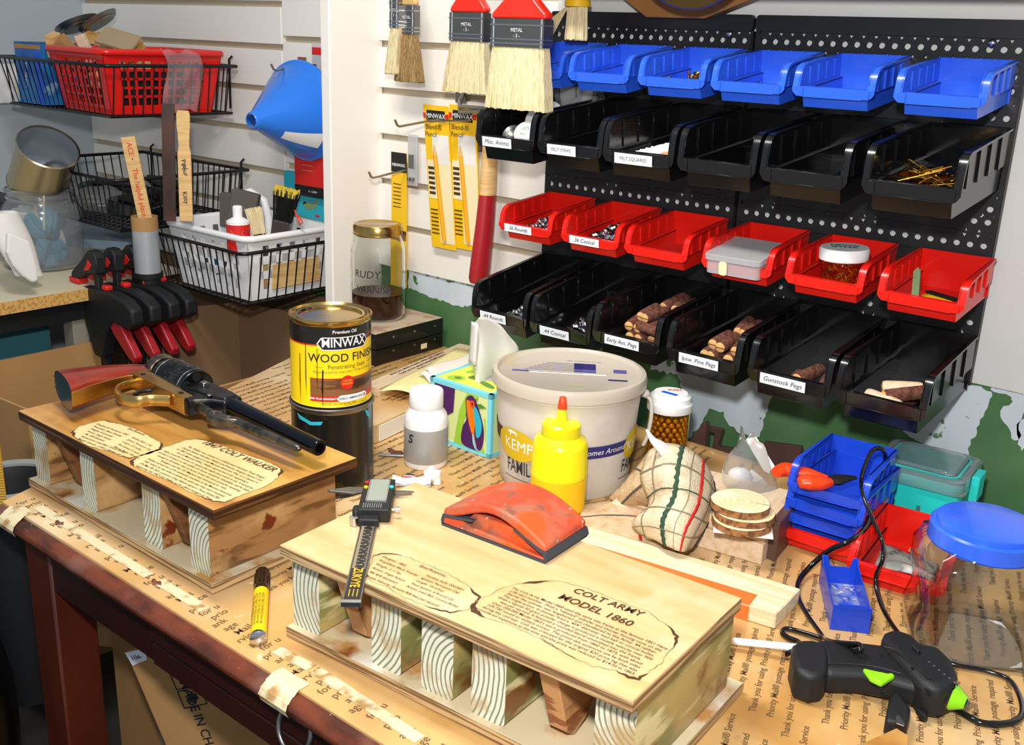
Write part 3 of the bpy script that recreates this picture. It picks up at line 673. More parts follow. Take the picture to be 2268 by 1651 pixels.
# dark scraps, brass hardware
def plate(mt, shp):
    def f():
        b = B().mat(mt)
        if shp == 0: b.prism([(-.018, -.004), (-.006, -.006), (.012, -.003), (.02, .001), (.012, .004), (-.004, .003), (-.016, .005)], 0, .0012)
        elif shp == 1: b.prism([(-.016, -.009), (.016, -.006), (.017, .004), (.004, .009), (-.014, .008)], 0, .0012)
        else: b.tube([(-.026, 0, 0), (.024, 0, 0), (.027, .002, 0), (.024, .004, 0)], .0009, 6)
        return b.obj('brass_part', None, smooth=30)
    return f
rr = random.Random(11)
def scatter(n, x0, x1, y0, y1, z0, hz): return [((rr.uniform(x0, x1), rr.uniform(y0, y1), z0+rr.uniform(0, hz)), (R(rr.uniform(-24, 24)), R(rr.uniform(-24, 24)), rr.uniform(0, 6.28))) for _ in range(n)]
fill(plate('brass_dark', 0), '', 'b', 5, scatter(26, -.03, .03, -.166, -.09, FB+.014, .026), 'dark brass lever in the hardware bin', 'brass part', 'dark brass levers in the right hand black bin')
fill(plate('brass', 1), '', 'b', 5, scatter(16, -.030, .028, -.168, -.125, FB+.020, .022), 'bright brass plate in the hardware bin', 'brass part', 'bright brass plates in the right hand black bin')
fill(plate('brass', 2), '', 'b', 5, scatter(16, -.020, .026, -.164, -.13, FB+.024, .020), 'thin brass pin in the hardware bin', 'brass part', 'brass pins in the right hand black bin')
fill(plate('black_gloss', 1), '', 'b', 5, scatter(10, -.02, .032, -.13, -.07, FB+.024, .036), 'black metal plate in the hardware bin', 'metal part', 'black plates in the right hand black bin')
fill(plate('black_gloss', 0), '', 'b', 4, scatter(9, -.01, .032, -.165, -.12, FB+.014, .012), 'small dark scrap in the unlabelled black bin', 'scrap', 'dark scraps in the unlabelled black bin')
def screw_():
    b = B().mat('brass'); b.lathe([(0, 0), (.004, 0), (.0015, .003)], 10); b.tube([(0.0015*math.cos(k*1.2), .0015*math.sin(k*1.2), .003+k*.0006) for k in range(30)], .0007, 5); b.cyl(.0012, .003, .021, 8, .0004); return b.obj('brass_screw', None, smooth=40)
fill(screw_, '', 'u', 2, [((-.022+.002*(k % 3), -.095-.003*k % .01, FR+.002), (R(8*k-10), R(6*k-8), k)) for k in range(4)]+[((.020+rr.uniform(-.012, .012), -.098+rr.uniform(-.014, .012), FR+.003+rr.uniform(0, .012)), (R(rr.uniform(-40, 30)), R(rr.uniform(-20, 50)), k)) for k in range(16)], 'brass wood screw standing in the third blue bin', 'screw', 'brass screws in the third blue bin')
fill(screw_, '', 'u', 3, [((-.005+rr.uniform(-.01, .01), -.105+rr.uniform(-.01, .01), FR+.004+rr.uniform(0, .008)), (R(rr.uniform(20, 80)), R(rr.uniform(-50, 50)), k)) for k in range(7)], 'brass screw lying in the fourth blue bin', 'screw', 'brass screws in the fourth blue bin')
# clear flat box in the fourth red bin
t = thing('clear_parts_box', 'flat clear plastic box of metal parts lying in the fourth red bin', 'plastic box'); put(t, 'r', 3, (-.004, -.093, -.040), (R(2), 0, R(2)))
b = B().mat('frosted'); b.prism(rrect(-.041, .041, -.043, .045, .008), 0, .002); b.prism(rrect(-.041, .041, -.043, .045, .008), .002, .020); b.obj('box_body', t, smooth=40)
b = B().mat('frosted'); b.prism(rrect(-.043, .043, -.045, .047, .008), .019, .028); b.obj('box_lid', t, smooth=40, bevel=.001)
b = B().mat('pale_card'); b.prism(rrect(-.006, .006, -.010, .010, .004), 0, .001); o = b.obj('paper_tag', t, smooth=0, loc=(-.012, -.0445, .010), rot=(R(90), 0, R(0)))
b = B().mat('dull_steel')
for k in range(14): b.at((rr.uniform(-.03, .03), rr.uniform(-.036, .03), .005+rr.uniform(0, .006)), (rr.uniform(0, 3), rr.uniform(0, 3), 0)); b.tube([(.006*math.cos(a), .006*math.sin(a), 0) for a in [i*PI/6 for i in range(12)]], .0012, 5, closed=True)
o = b.obj('steel_rings', None, smooth=60); o.matrix_world = bmat('r', 3) @ Matrix.LocRotScale(Vector((-.004, -.093, -.038)), None, None); tag(o, 'steel rings heaped inside the flat clear box', 'metal rings', kind='stuff')
# amber jar
t = thing('amber_jar', 'amber jar of gold flakes with a white lid standing in the fifth red bin', 'jar'); put(t, 'r', 4, (.006, -.082, -.0505), (R(-5), 0, R(20)))
b = B().mat('amber'); b.lathe([(0, 0), (.026, 0), (.0285, .003), (.0285, .043), (.026, .046)], 36); b.obj('jar_body', t, smooth=40)
b = B().mat('white_plastic'); b.lathe([(.0315, .042), (.0325, .043), (.0325, .056), (.0310, .0585), (0, .0585)], 36)
b.mat('ink_soft'); b.text('NFVVX', .012, (0, .008, .0592), (0, 0, 0), 'CENTER', .02); b.text('XYNX', .012, (0, -.004, .0592), (0, 0, 0), 'CENTER', .02); b.obj('lid', t, smooth=40)
b = B().mat('gold_bb')
for k in range(150):
    a = rr.uniform(0, 6.28); q = .024*math.sqrt(rr.random()); b.at((q*math.cos(a), q*math.sin(a), rr.uniform(.004, .038)), (rr.uniform(0, 6), rr.uniform(0, 6), 0)); b.box(-.003, .003, -.0003, .0003, -.0003, .0003)
o = b.obj('gold_flakes', None, smooth=0); o.matrix_world = bmat('r', 4) @ Matrix.LocRotScale(Vector((.006, -.082, -.0505)), Euler((R(-5), 0, 0)), None); tag(o, 'gold flakes packed inside the amber jar', 'flakes', kind='stuff')
# blades in the last red bin
for k, (x, y, z, rx, ry, rz, mt, lb) in enumerate(((-.020, -.090, -.026, 0, 90, 80, 'sage', 'green and yellow blade standing upright in the last red bin'), (.012, -.068, -.040, 8, 8, 6, 'soft_black', 'long dark blade lying flat in the last red bin'), (.010, -.084, -.0400, 10, 0, -16, 'kemps_yellow', 'yellow and black blade at the front of the last red bin'))):
    b = B().mat(mt); b.prism([(-.022, -.004), (.014, -.006), (.024, -.001), (.014, .004), (-.020, .005), (-.026, 0)], 0, .0014); o = b.obj('craft_blade', None, smooth=30)
    put(o, 'r', 5, (x, y, z), (R(rx), R(ry), R(rz))); tag(o, lb, 'blade')
# clear scrap inside third red bin
b = B().mat('frosted'); b.prism([(-.025, -.02), (.03, -.022), (.034, .018), (-.012, .02)], 0, .001); o = b.obj('plastic_sheet', None, smooth=0); put(o, 'r', 2, (.006, -.085, FR+.001)); tag(o, 'clear plastic sheet lying in the third red bin', 'plastic sheet')
# ================================================================ THINGS HANGING ON THE BACK WALL
def flat_brush(name, label, px, py_top, py_fer, py_fend, py_bot, xl, xr, xbl, xbr, y, group, th=.016, handle='red_lacquer', bristle='natural_bristle', txt='2'):
    """handle neck, metal ferrule, splayed bristles; pixel rows give heights, pixel columns give widths"""
    a = PY(xl, py_fer, y); c = PY(xr, py_fer, y); cx = (a.x+c.x)/2; W_ = (c.x-a.x); z1 = (a.z+c.z)/2
    z0 = PY((xl+xr)/2, py_fend, y).z; zb = PY((xbl+xbr)/2, py_bot, y).z; zt_ = PY((xl+xr)/2, py_top, y).z
    wb = PY(xbr, py_bot, y).x-PY(xbl, py_bot, y).x; cb = (PY(xbr, py_bot, y).x+PY(xbl, py_bot, y).x)/2-cx
    t = thing(name, label, 'paint brush', (cx, y, zb), 0, group)
    H1, H0 = z1-zb, z0-zb; w = W_/2
    b = B().mat(handle); b.prism([(-w-.001, H1), (-w-.001, H1+.007), (-w*.72, H1+.020), (-w*.42, H1+.034), (-w*.28, H1+.055), (-w*.26, H1+.13), (w*.26, H1+.13), (w*.28, H1+.055), (w*.42, H1+.034), (w*.72, H1+.020), (w+.001, H1+.007), (w+.001, H1)], -th/2, th/2, 'y')
    b.obj('handle', t, bevel=.004, bseg=3)
    b = B().mat('dull_steel'); b.box(-w, w, -th/2-.001, th/2+.001, H0, H1)
    b.mat('steel')
    for k, z in ((0, H1-.010), (0, H0+.010), (0, H0+.004)): b.box(-w-.0005, w+.0005, -th/2-.0022, th/2+.002, z, z+.0022)
    b.box(-w+.004, -w+.006, -th/2-.0018, -th/2, H0, H1); b.box(w-.006, w-.004, -th/2-.0018, -th/2, H0, H1)
    b.mat('white_plastic').text('METAL', .0075, (0, -th/2-.0015, (H0+H1)/2+.004), (PI/2, 0, 0), 'CENTER', 0); b.text('- '+txt+' -', .0075, (0, -th/2-.0015, (H0+H1)/2-.004), (PI/2, 0, 0))
    b.obj('ferrule', t, bevel=.0008)
    b = B().mat(bristle); n = 30; rr = random.Random(px); 
    def sec(u, v):
        return None
    vs = []; fs = []; cols = 40; rows_ = 8
    for side in (-1, 1):
        base = len(vs)
        for i in range(cols+1):
            for j in range(rows_+1):
                q = j/rows_; x = (-w*.97+2*w*.97*i/cols)*(1-q)+(cb-wb/2+wb*i/cols)*q; z = H0*(1-q)+q*(rr.uniform(0, .003) if j == rows_ else 0)
                bul = side*(th/2*.9+.004*math.sin(q*PI*.6))*(1-.18*abs(2*i/cols-1)**3)+rr.uniform(-.0006, .0006)
                vs.append((x, bul, z))
        for i in range(cols):
            for j in range(rows_): fs.append(tuple(base+k for k in (i*(rows_+1)+j, (i+1)*(rows_+1)+j, (i+1)*(rows_+1)+j+1, i*(rows_+1)+j+1)))
    N_ = (cols+1)*(rows_+1)
    for i in range(cols): fs.append((i*(rows_+1)+rows_, (i+1)*(rows_+1)+rows_, N_+(i+1)*(rows_+1)+rows_, N_+i*(rows_+1)+rows_))
    for i in (0, cols):
        for j in range(rows_): fs.append((i*(rows_+1)+j, i*(rows_+1)+j+1, N_+i*(rows_+1)+j+1, N_+i*(rows_+1)+j))
    b.add(vs, fs)
    for k in range(60):
        i = rr.random(); x0 = -w*.95+2*w*.95*i; x1 = cb-wb/2+wb*i; b.add([(x0, -th/2*.9, H0), (x0+.0008, -th/2*.9, H0), (x1+.0006, -th/2-.0045+rr.uniform(0, .002), .002), (x1, -th/2-.0045+rr.uniform(0, .002), .002)], [(0, 1, 2, 3)])
    b.obj('bristles', t, smooth=50)
    return t
flat_brush('paint_brush', 'wide red-handled flat brush with pale bristles, the largest one hanging', 7, -60, 42, 105, 245, 1098, 1216, 1085, 1216, 1.255, None, .020, txt='3')
flat_brush('paint_brush', 'narrower red-handled flat brush hanging left of the widest red brush', 8, -60, 28, 92, 208, 1004, 1080, 987, 1084, 1.33, None, .016, txt='2')
flat_brush('paint_brush', 'brown-bristled brush with silver ferrule hanging beside the white post', 9, -60, 12, 76, 183, 888, 924, 880, 934, 1.375, None, .012, 'raw_wood', 'brown_bristle', '1')
flat_brush('paint_brush', 'slim pale-bristled brush with a silver ferrule at the left of the hanging brushes', 10, -60, -5, 62, 165, 868, 888, 858, 882, 1.365, None, .010, 'white_plastic', 'natural_bristle', '1')
# yellow whisk
p = PY(1275, 90, 1.36); zt_ = PY(1280, 12, 1.36).z-p.z
t = thing('whisk_brush', 'small yellow plastic brush with loose straw bristles hanging left of the rack', 'brush', (p.x, 1.36, p.z))
b = B().mat('yellow_card'); b.cyl(.020, zt_-.002, zt_+.006, 24, .0205); b.cyl(.0185, zt_+.006, zt_+.05, 24, .014); b.obj('handle', t, smooth=40)
b = B().mat('natural_bristle'); rr = random.Random(4)
for k in range(170):
    a = rr.uniform(0, 6.28); q = math.sqrt(rr.random()); b.tube([(.017*q*math.cos(a), .010*q*math.sin(a), zt_), (.020*q*math.cos(a), .012*q*math.sin(a), rr.uniform(0, .003))], .0009, 4)
for k in range(9): b.tube([(-.014, -.004, zt_), (-.030-.0022*k % .018-.012, -.006, .006+.002*k)], .0009, 4)
b.obj('bristles', t, smooth=0)
# hooks
def hook(label, px0, py0, px1, py1, y0, y1, up=.016):
    a = PY(px0, py0, y0); c = PY(px1, py1, y1)
    b = B().mat('hook_metal'); b.tube([(c.x, c.y, c.z-.02), (c.x, c.y, c.z-.002), (c.x, c.y-.002, c.z), (a.x, a.y+.006, a.z-.012), (a.x, a.y, a.z-.010), (a.x, a.y-.006, a.z)], .0022, 8)
    b.box(c.x-.012, c.x+.012, c.y, c.y+.003, c.z-.022, c.z+.012)
    return tag(b.obj('wall_hook', None, smooth=50), label, 'hook')
hook('metal peg hook through the narrow yellow card, above the glass jar', 822, 380, 905, 375, 1.32, 1.432)
hook('metal peg hook holding the left of the two pencil cards', 880, 265, 985, 262, 1.30, 1.432)
hook('metal peg hook holding the right of the two pencil cards', 948, 254, 1050, 266, 1.34, 1.432)
hook('metal peg hook that carries the blue funnel', 606, 142, 668, 140, 1.30, 1.425)
# heavy double hook under the brushes
b = B().mat('dull_steel'); a = PY(1000, 214, 1.40); c = PY(1085, 240, 1.37)
for dz in (0, -.010): b.tube([(a.x, 1.43, a.z+.004), (a.x+.01, 1.41, a.z-.008+dz), (a.x+.035, 1.385, a.z-.014+dz), (c.x, 1.36, c.z+dz*.4)], .0035, 8)
b.box(a.x-.02, a.x+.004, 1.432, 1.436, a.z-.012, a.z+.012); tag(b.obj('tool_hook', None, smooth=50), 'thick grey double tool hook under the narrower red brush', 'hook')
# pencil cards
def pencil_card(label, corners, y, tilt):
    P = [PY(px, py, y) for px, py in corners]    # tl, tr, br, bl
    o = P[3]; W_ = (P[1].x-P[0].x); H_ = (P[0].z-P[3].z); lean = (P[0].x-P[3].x)
    t = thing('pencil_card', label, 'pencil pack', (o.x, y, o.z), (0, 0, 0))
    S = lambda u, v: (lean*v+W_*u, -.001, H_*v)
    b = B().mat('yellow_card')
    def q(u0, u1, v0, v1, d=0): b.add([(S(u0, v0)[0], -.001-d, H_*v0), (S(u1, v0)[0], -.001-d, H_*v0), (S(u1, v1)[0], -.001-d, H_*v1), (S(u0, v1)[0], -.001-d, H_*v1), (S(u0, v0)[0], .0005-d, H_*v0), (S(u1, v0)[0], .0005-d, H_*v0), (S(u1, v1)[0], .0005-d, H_*v1), (S(u0, v1)[0], .0005-d, H_*v1)], [(0, 1, 2, 3), (7, 6, 5, 4), (0, 4, 5, 1), (1, 5, 6, 2), (2, 6, 7, 3), (3, 7, 4, 0)])
    q(0, 1, 0, 1); b.mat('pale_card'); q(.42, .98, .04, .62, .0012); q(.05, .4, .35, .62, .0012)
    b.mat('white_matte'); q(.30, .95, .60, .80, .0014); b.mat('black_matte'); q(.14, .86, .89, .965, .0014)
    b.mat('red').add([], []); q(.0, .14, .91, .945, .0014); q(.86, 1, .91, .945, .0014)
    b.mat('white_plastic'); b.text('MINWAX', W_*.19, (lean*.925+W_*.5, -.0032, H_*.927), (PI/2, 0, 0), 'CENTER', .008)
    b.mat('ink_brown'); b.text('Blend-fil', W_*.2, (lean*.85+W_*.4, -.0032, H_*.85), (PI/2, 0, 0)); b.text('Pencil', W_*.2, (lean*.8+W_*.28, -.0032, H_*.80), (PI/2, 0, 0))
    for k in range(6): q(.08, .32, .38+k*.035, .40+k*.035, .0018)
    for k in range(7): q(.08, .36, .10+k*.028, .107+k*.028, .0018)
    b.obj('backing_card', t, smooth=0)
    b = B().mat('pencil_yellow'); r_ = .0038; pts = [S(.62, .06), S(.44, .66)]; b.tube([(p[0], -.006, p[2]) for p in pts], r_, 8)
    e = S(.42, .73); b.mat('raw_wood'); b.tube([(pts[1][0], -.006, pts[1][2]), (e[0], -.006, e[2])], [r_, .001], 8); b.obj('pencil', t, smooth=50)
    return t
pencil_card('left of the two large yellow pencil cards on the slat wall', [(938, 231), (993, 231), (994, 553), (957, 545)], 1.424, 0)
pencil_card('right of the two large yellow pencil cards, next to the hammer handle', [(996, 231), (1055, 236), (1052, 550), (1007, 548)], 1.427, 0)
P0 = PY(868, 336, 1.428); P1 = PY(902, 337, 1.428); P2 = PY(872, 470, 1.428); P3 = PY(905, 640, 1.428)
t = thing('pencil_card', 'narrow yellow card with black top hanging above the glass jar', 'pencil pack', (P0.x, 1.428, P3.z))
W_ = P1.x-P0.x; H_ = P0.z-P3.z
b = B().mat('yellow_card'); b.prism([(0, 0), (W_, 0), (W_-.001, H_), (0, H_)], -.001, .0005, 'y'); b.mat('black_matte'); b.prism([(0, H_*.86), (W_, H_*.86), (W_-.001, H_+.0002), (0, H_+.0002)], -.002, -.001, 'y')
b.mat('wood_picture'); b.box(0.001, W_-.001, -.002, -.001, H_*.36, H_*.43); b.mat('red').box(.006, .018, -.002, -.001, H_*.44, H_*.47)
b.mat('white_plastic').text('MINWAX', .0085, (W_/2, -.0025, H_*.91), (PI/2, 0, 0), 'CENTER', .02); b.mat('ink_brown')
for k in range(7): b.box(.005, .026, -.0016, -.001, H_*(.6+k*.028), H_*(.606+k*.028))
b.obj('backing_card', t, smooth=0)
# clear strip clip
p = PY(905, 410, 1.425); q = PY(925, 300, 1.425); b = B().mat('frosted'); b.box(0, .026, -.004, 0, 0, q.z-p.z); b.mat('dull_steel'); b.box(.004, .020, -.006, -.004, (q.z-p.z)*.35, (q.z-p.z)*.62); b.box(.006, .012, -.012, -.004, 0.01, .016); b.box(.015, .021, -.012, -.004, .01, .016)
tag(b.obj('clip_holder', None, smooth=0, bevel=.001, loc=(p.x, 1.425, p.z)), 'clear plastic clip holder on the slats between the yellow cards', 'clip holder')
# hammer handle
hz = [PY(1093, 235, 1.39), PY(1083, 370, 1.385), PY(1060, 624, 1.375)]
t = thing('hammer', 'hammer hanging head up, its wooden handle dipped in dark red', 'hammer', hz[2])
def rel(p): return Vector(p)-hz[2]
b = B().mat('raw_wood'); b.tube([rel(hz[0])+Vector((.006, 0, .06)), rel(hz[0]), rel(hz[0]).lerp(rel(hz[1]), .6), rel(PY(1080, 432, 1.383))], [.013, .0135, .016, .0175], 16, flat=.75); b.obj('bare_handle', t, smooth=60)
b = B().mat('dark_red'); b.tube([rel(PY(1080, 432, 1.383)), rel(PY(1074, 500, 1.38)), rel(PY(1064, 590, 1.376)), rel(PY(1061, 616, 1.375)), rel(PY(1060, 624, 1.375))], [.0180, .0195, .0218, .0218, .0190], 16, flat=.75); b.obj('painted_grip', t, smooth=60)
b = B().mat('dull_steel'); h0 = rel(hz[0])+Vector((.006, 0, .065)); b.at(h0, (0, 0, R(8))); b.box(-.05, .045, -.012, .012, -.014, .014); b.obj('hammer_head', t, bevel=.005, bseg=2)
# clear bag beside the rack, over the bins
p = PY(1285, 215, 1.40); rr = random.Random(9)
b = B().mat('clear_bag'); b.sphere((0, 0, 0), .042, 24, 16, (1.1, .5, 1.05)); b.v = [v*(1+.13*math.sin(9*v.x*40)*math.cos(v.z*120)) for v in b.v]
tag(b.obj('plastic_bag', None, smooth=30, loc=(p.x, 1.395, p.z)), 'clear plastic bag of pale shells hanging left of the FELT STRIPS bin', 'plastic bag')
for k, (dx, dz, s_) in enumerate(((-.020, .002, .019), (.014, .008, .017), (-.002, -.018, .016))):
    b = B().mat('white_matte'); b.sphere((0, 0, 0), s_, 16, 10, (.85, .6, 1.15)); tag(b.obj('plaster_piece', None, loc=(p.x+dx, 1.394, p.z+dz)), ['left rounded white piece inside the hanging clear bag', 'right rounded white piece inside the hanging clear bag', 'lowest white piece inside the hanging clear bag'][k], 'plaster piece')
p = PY(1232, 225, 1.39); b = B().mat('black_gloss'); b.prism([(-.014, .022), (.010, .022), (.014, .006), (.010, -.022), (-.002, -.026), (-.012, -.006)], -.006, .006, 'y')
tag(b.obj('black_pouch', None, bevel=.002, loc=(p.x, 1.39, p.z)), 'small shiny black plastic piece hanging left of the clear bag', 'plastic piece')

# ================================================================ MIDDLE LEFT: FUNNEL, PACKETS
A_ = PY(556, 268, 1.235); Cc = PY(668, 246, 1.37)
ax = (Cc-A_).normalized()
t = thing('funnel', 'large bright blue plastic funnel hanging on a wall hook', 'funnel', A_); t.rotation_euler = ax.to_track_quat('Z', 'Y').to_euler()
Lf = (Cc-A_).length
b = B().mat('funnel_blue'); pr = [(.014, 0), (.0165, .003), (.018, .012), (.086, Lf-.02), (.092, Lf-.004), (.098, Lf), (.0985, Lf+.003), (.092, Lf+.001), (.084, Lf-.018), (.016, .012), (.0125, 0), (.014, 0)]
b.lathe(pr, 48); b.obj('funnel_cone', t, smooth=40)
b = B().mat('white_matte')
n0 = len(b.v)
def onf(u, v): a = R(214)+u*R(26)-R(10)*v; z = .050+v*.065; r_ = .018+(z-.012)*(.068/(Lf-.032))+.0008; return (r_*math.cos(a), r_*math.sin(a), z)
b.grid(onf, 12, 8); o = b.obj('sticker', t, smooth=60)
LT = []
def block(name, label, cat, mat_, c1, c2, y, dep, extra=None):
    a = PY(*c1, y); c = PY(*c2, y); b = B().mat(mat_); b.box(0, c.x-a.x, 0, dep, c.z-a.z, 0)
    if extra: extra(b, c.x-a.x, c.z-a.z)
    return tag(b.obj(name, None, smooth=0, bevel=.002, loc=(a.x, y, a.z)), label, cat)
def redx(b, w_, h_):
    b.mat('white_plastic'); b.box(w_*.72, w_, -.001, 0, h_*.40, h_*.15); b.mat('black_matte'); b.box(0, w_, -.001, 0, h_, h_*.9); b.box(w_*.6, w_, -.001, 0, h_*.04, h_*.0)
    b.mat('label_white'); b.text('R - CHEW', .006, (w_*.6, -.0015, h_*.95), (PI/2, 0, 0)); 
    for k in range(5): b.box(w_*.25, w_*.6, -.0008, 0, h_*(.55+k*.05), h_*(.552+k*.05))
block('snack_packet', 'red packet with a black strip, partly behind the blue funnel', 'packet', 'red', (648, 200), (722, 442), 1.39, .03, redx)
def birdx(b, w_, h_):
    b.mat('sage'); b.prism([(w_*.45, h_*.72), (w_*.55, h_*.6), (w_*.68, h_*.62), (w_*.85, h_*.5), (w_*.78, h_*.72), (w_*.6, h_*.82)], -.0008, 0, 'y'); b.mat('red').box(w_*.75, w_*.85, -.001, 0, h_*.93, h_*.88); b.mat('black_matte').prism([(w_*.45, h_*.7), (w_*.5, h_*.62), (w_*.56, h_*.66)], -.0014, 0, 'y')
block('seed_packet', 'turquoise packet with a small bird printed on it, behind the yellow bristles', 'packet', 'turquoise', (628, 378), (722, 492), 1.405, .012, birdx)
b = B().mat('frosted'); a = PY(690, 95, 1.40); c = PY(716, 208, 1.40); b.box(0, c.x-a.x, 0, .01, c.z-a.z, 0); b.mat('red').box(0.002, c.x-a.x, -.001, 0, -.022, -.008); b.mat('dull_steel').box(.006, .014, -.003, 0, -.1, -.04)
tag(b.obj('blister_pack', None, smooth=0, loc=(a.x, 1.40, a.z)), 'clear blister pack with red top behind the blue funnel', 'blister pack')

# ================================================================ WIRE BASKETS
def wire_basket(label, x0, x1, y0, y1, zb, zt_, sp=.021, tap=.018):
    t = thing('wire_basket', label, 'wire basket', ((x0+x1)/2, y1, zb), 0)
    w = (x1-x0)/2; d = y1-y0; h = zt_-zb; r_ = .0026
    b = B().mat('wire_black')
    rim = [(-w, 0, h), (-w, -d+.01, h), (-w+.01, -d, h), (w-.01, -d, h), (w, -d+.01, h), (w, 0, h)]; b.tube(rim, .0036, 8, closed=True); b.obj('rim', t, smooth=50)
    q = B().mat('wire_black'); wi = w-tap; 
    n = int(2*w/sp)
    for i in range(1, n):
        x = -w+2*w*i/n; xb = x*(wi/w); q.tube([(x, -d, h), (xb, -d+tap, 0), (xb, -tap*.3, 0), (x, 0, h)], r_*.62, 5)
    m_ = int(d/sp)
    for j in range(1, m_):
        y = -d*j/m_; q.tube([(-w, y, h), (-wi, y, 0), (wi, y, 0), (w, y, h)], r_*.62, 5)
    q.obj('wire_mesh', t, smooth=0)
    b = B().mat('wire_black'); b.tube([(-wi, -.004, 0), (-wi, -d+tap, 0), (wi, -d+tap, 0), (wi, -.004, 0)], .003, 6, closed=True); b.obj('bottom_frame', t, smooth=50)
    for x in (-w+.03, w-.03):
        b = B().mat('wire_black'); b.tube([(x, .002, h*.1), (x, .004, h+.014), (x, .012, h+.02)], .0028, 6)
        b.obj('wall_hanger', t, smooth=50)
    return t
wb1 = wire_basket('upper black wire basket, holding a red basket and a blue box', -2.42, -1.965, 1.115, 1.425, .400, .500)
wb2 = wire_basket('middle black wire basket, holding dark plastic pieces, below the upper one', -2.36, -1.938, 1.10, 1.425, .175, .280)
wb3 = wire_basket('lowest black wire basket, carrying the white plastic basket', -1.945, -1.605, 1.160, 1.425, .072, .176)
def plastic_basket(name, label, mat_, x0, x1, y0, y1, zb, zt_, tap, hole, rot=0, cols=9, rows_=4, bars=.3):
    t = thing(name, label, 'plastic basket', ((x0+x1)/2, (y0+y1)/2, zb), rot)
    w, d, h = (x1-x0)/2, (y1-y0)/2, zt_-zb
    b = B().mat(mat_)
    def side(P0, P1, Q0, Q1, cols, nrm):      # lattice side from bottom P to top Q
        th = .002; P0, P1, Q0, Q1 = map(Vector, (P0, P1, Q0, Q1)); nn = Vector(nrm)*th
        L_ = lambda u, v: (P0.lerp(P1, u)).lerp(Q0.lerp(Q1, u), v)
        def cell(u0, u1, v0, v1):
            a = [L_(u0, v0), L_(u1, v0), L_(u1, v1), L_(u0, v1)]; c = [p-nn for p in a]; b.add(a+c, [(0, 1, 2, 3), (7, 6, 5, 4), (0, 4, 5, 1), (1, 5, 6, 2), (2, 6, 7, 3), (3, 7, 4, 0)])
        m0 = .12; v0, v1 = .14, .86
        cell(0, m0, 0, 1); cell(1-m0, 1, 0, 1); cell(m0, 1-m0, 0, v0); cell(m0, 1-m0, v1, 1)
        cw = (1-2*m0)/cols; rh = (v1-v0)/rows_
        for i in range(cols+1):
            u = m0+i*cw; cell(max(m0, u-cw*bars/2), min(1-m0, u+cw*bars/2), v0, v1)
        for j in range(1, rows_): v = v0+j*rh; cell(m0, 1-m0, v-rh*bars/2, v+rh*bars/2)
    wi, di = w-tap, d-tap
    side((-wi, -di, 0), (wi, -di, 0), (-w, -d, h), (w, -d, h), cols, (0, -1, 0)); side((wi, di, 0), (-wi, di, 0), (w, d, h), (-w, d, h), cols, (0, 1, 0))
    c2 = max(3, int(cols*d/w)); side((wi, -di, 0), (wi, di, 0), (w, -d, h), (w, d, h), c2, (1, 0, 0)); side((-wi, di, 0), (-wi, -di, 0), (-w, d, h), (-w, -d, h), c2, (-1, 0, 0))
    b.box(-wi, wi, -di, di, -.001, .001); b.obj('basket_body', t, smooth=20)
    b = B().mat(mat_); ro = rrect(-w-.006, w+.006, -d-.006, d+.006, .025, 5); b.tube([(x, y, h) for x, y in ro], .0055, 8, closed=True, flat=1.2); b.obj('basket_rim', t, smooth=60)
    return t
plastic_basket('red_basket', 'red plastic basket of wood scraps sitting in the upper wire basket', 'red_plastic', -2.225, -1.985, 1.135, 1.405, .403, .525, .02, .01, R(-3), 10, 5, .28)
plastic_basket('white_basket', 'white plastic basket of brushes sitting in the lowest wire basket', 'white_plastic', -1.885, -1.628, 1.185, 1.408, .074, .198, .014, .01, R(1), 6, 3, .55)
# ================================================================ LEFT CORNER
# wood scraps in the red basket
def slab(name, label, cat, mat_, dims, px, py, y, rot, group=None, bevel=.001, parent=None):
    p = PY(px, py, y); b = B().mat(mat_); x, yy, z = dims; b.box(-x/2, x/2, -yy/2, yy/2, -z/2, z/2)
    return tag(b.obj(name, parent, smooth=0, bevel=bevel, loc=p, rot=[R(a) for a in rot]), label, cat, group)
slab('wood_scrap', 'pale wood offcut with two small holes, standing at the left of the red basket', 'wood scrap', 'raw_wood', (.020, .03, .048), 120, 100, 1.16, (20, 10, 30))
slab('wood_scrap', 'grooved wood offcut beside the pale one with two holes', 'wood scrap', 'cardboard', (.022, .03, .055), 150, 108, 1.18, (30, -28, 30))
slab('wood_scrap', 'wide flat tan board piece lying behind the other offcuts in the red basket', 'wood scrap', 'particle', (.15, .012, .07), 235, 100, 1.28, (-60, 6, 20))
slab('wood_scrap', 'grey-brown upright offcut in the middle of the red basket', 'wood scrap', 'pine_block', (.022, .012, .06), 190, 108, 1.19, (10, -18, 30))
slab('wood_scrap', 'grey-tan square piece of thin board on top of the pile in the red basket', 'wood scrap', 'cardboard_pale', (.085, .008, .048), 262, 88, 1.22, (-50, 12, 25))
slab('wood_scrap', 'orange-brown board piece tucked under the square one in the red basket', 'wood scrap', 'ply_top_aged', (.10, .010, .05), 265, 115, 1.22, (-55, 4, 25))
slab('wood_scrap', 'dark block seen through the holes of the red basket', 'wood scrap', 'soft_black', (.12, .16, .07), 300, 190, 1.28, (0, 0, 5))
slab('wood_scrap', 'pale block seen through the side holes of the red basket', 'wood scrap', 'raw_wood', (.03, .14, .03), 270, 165, 1.24, (10, 0, 5))
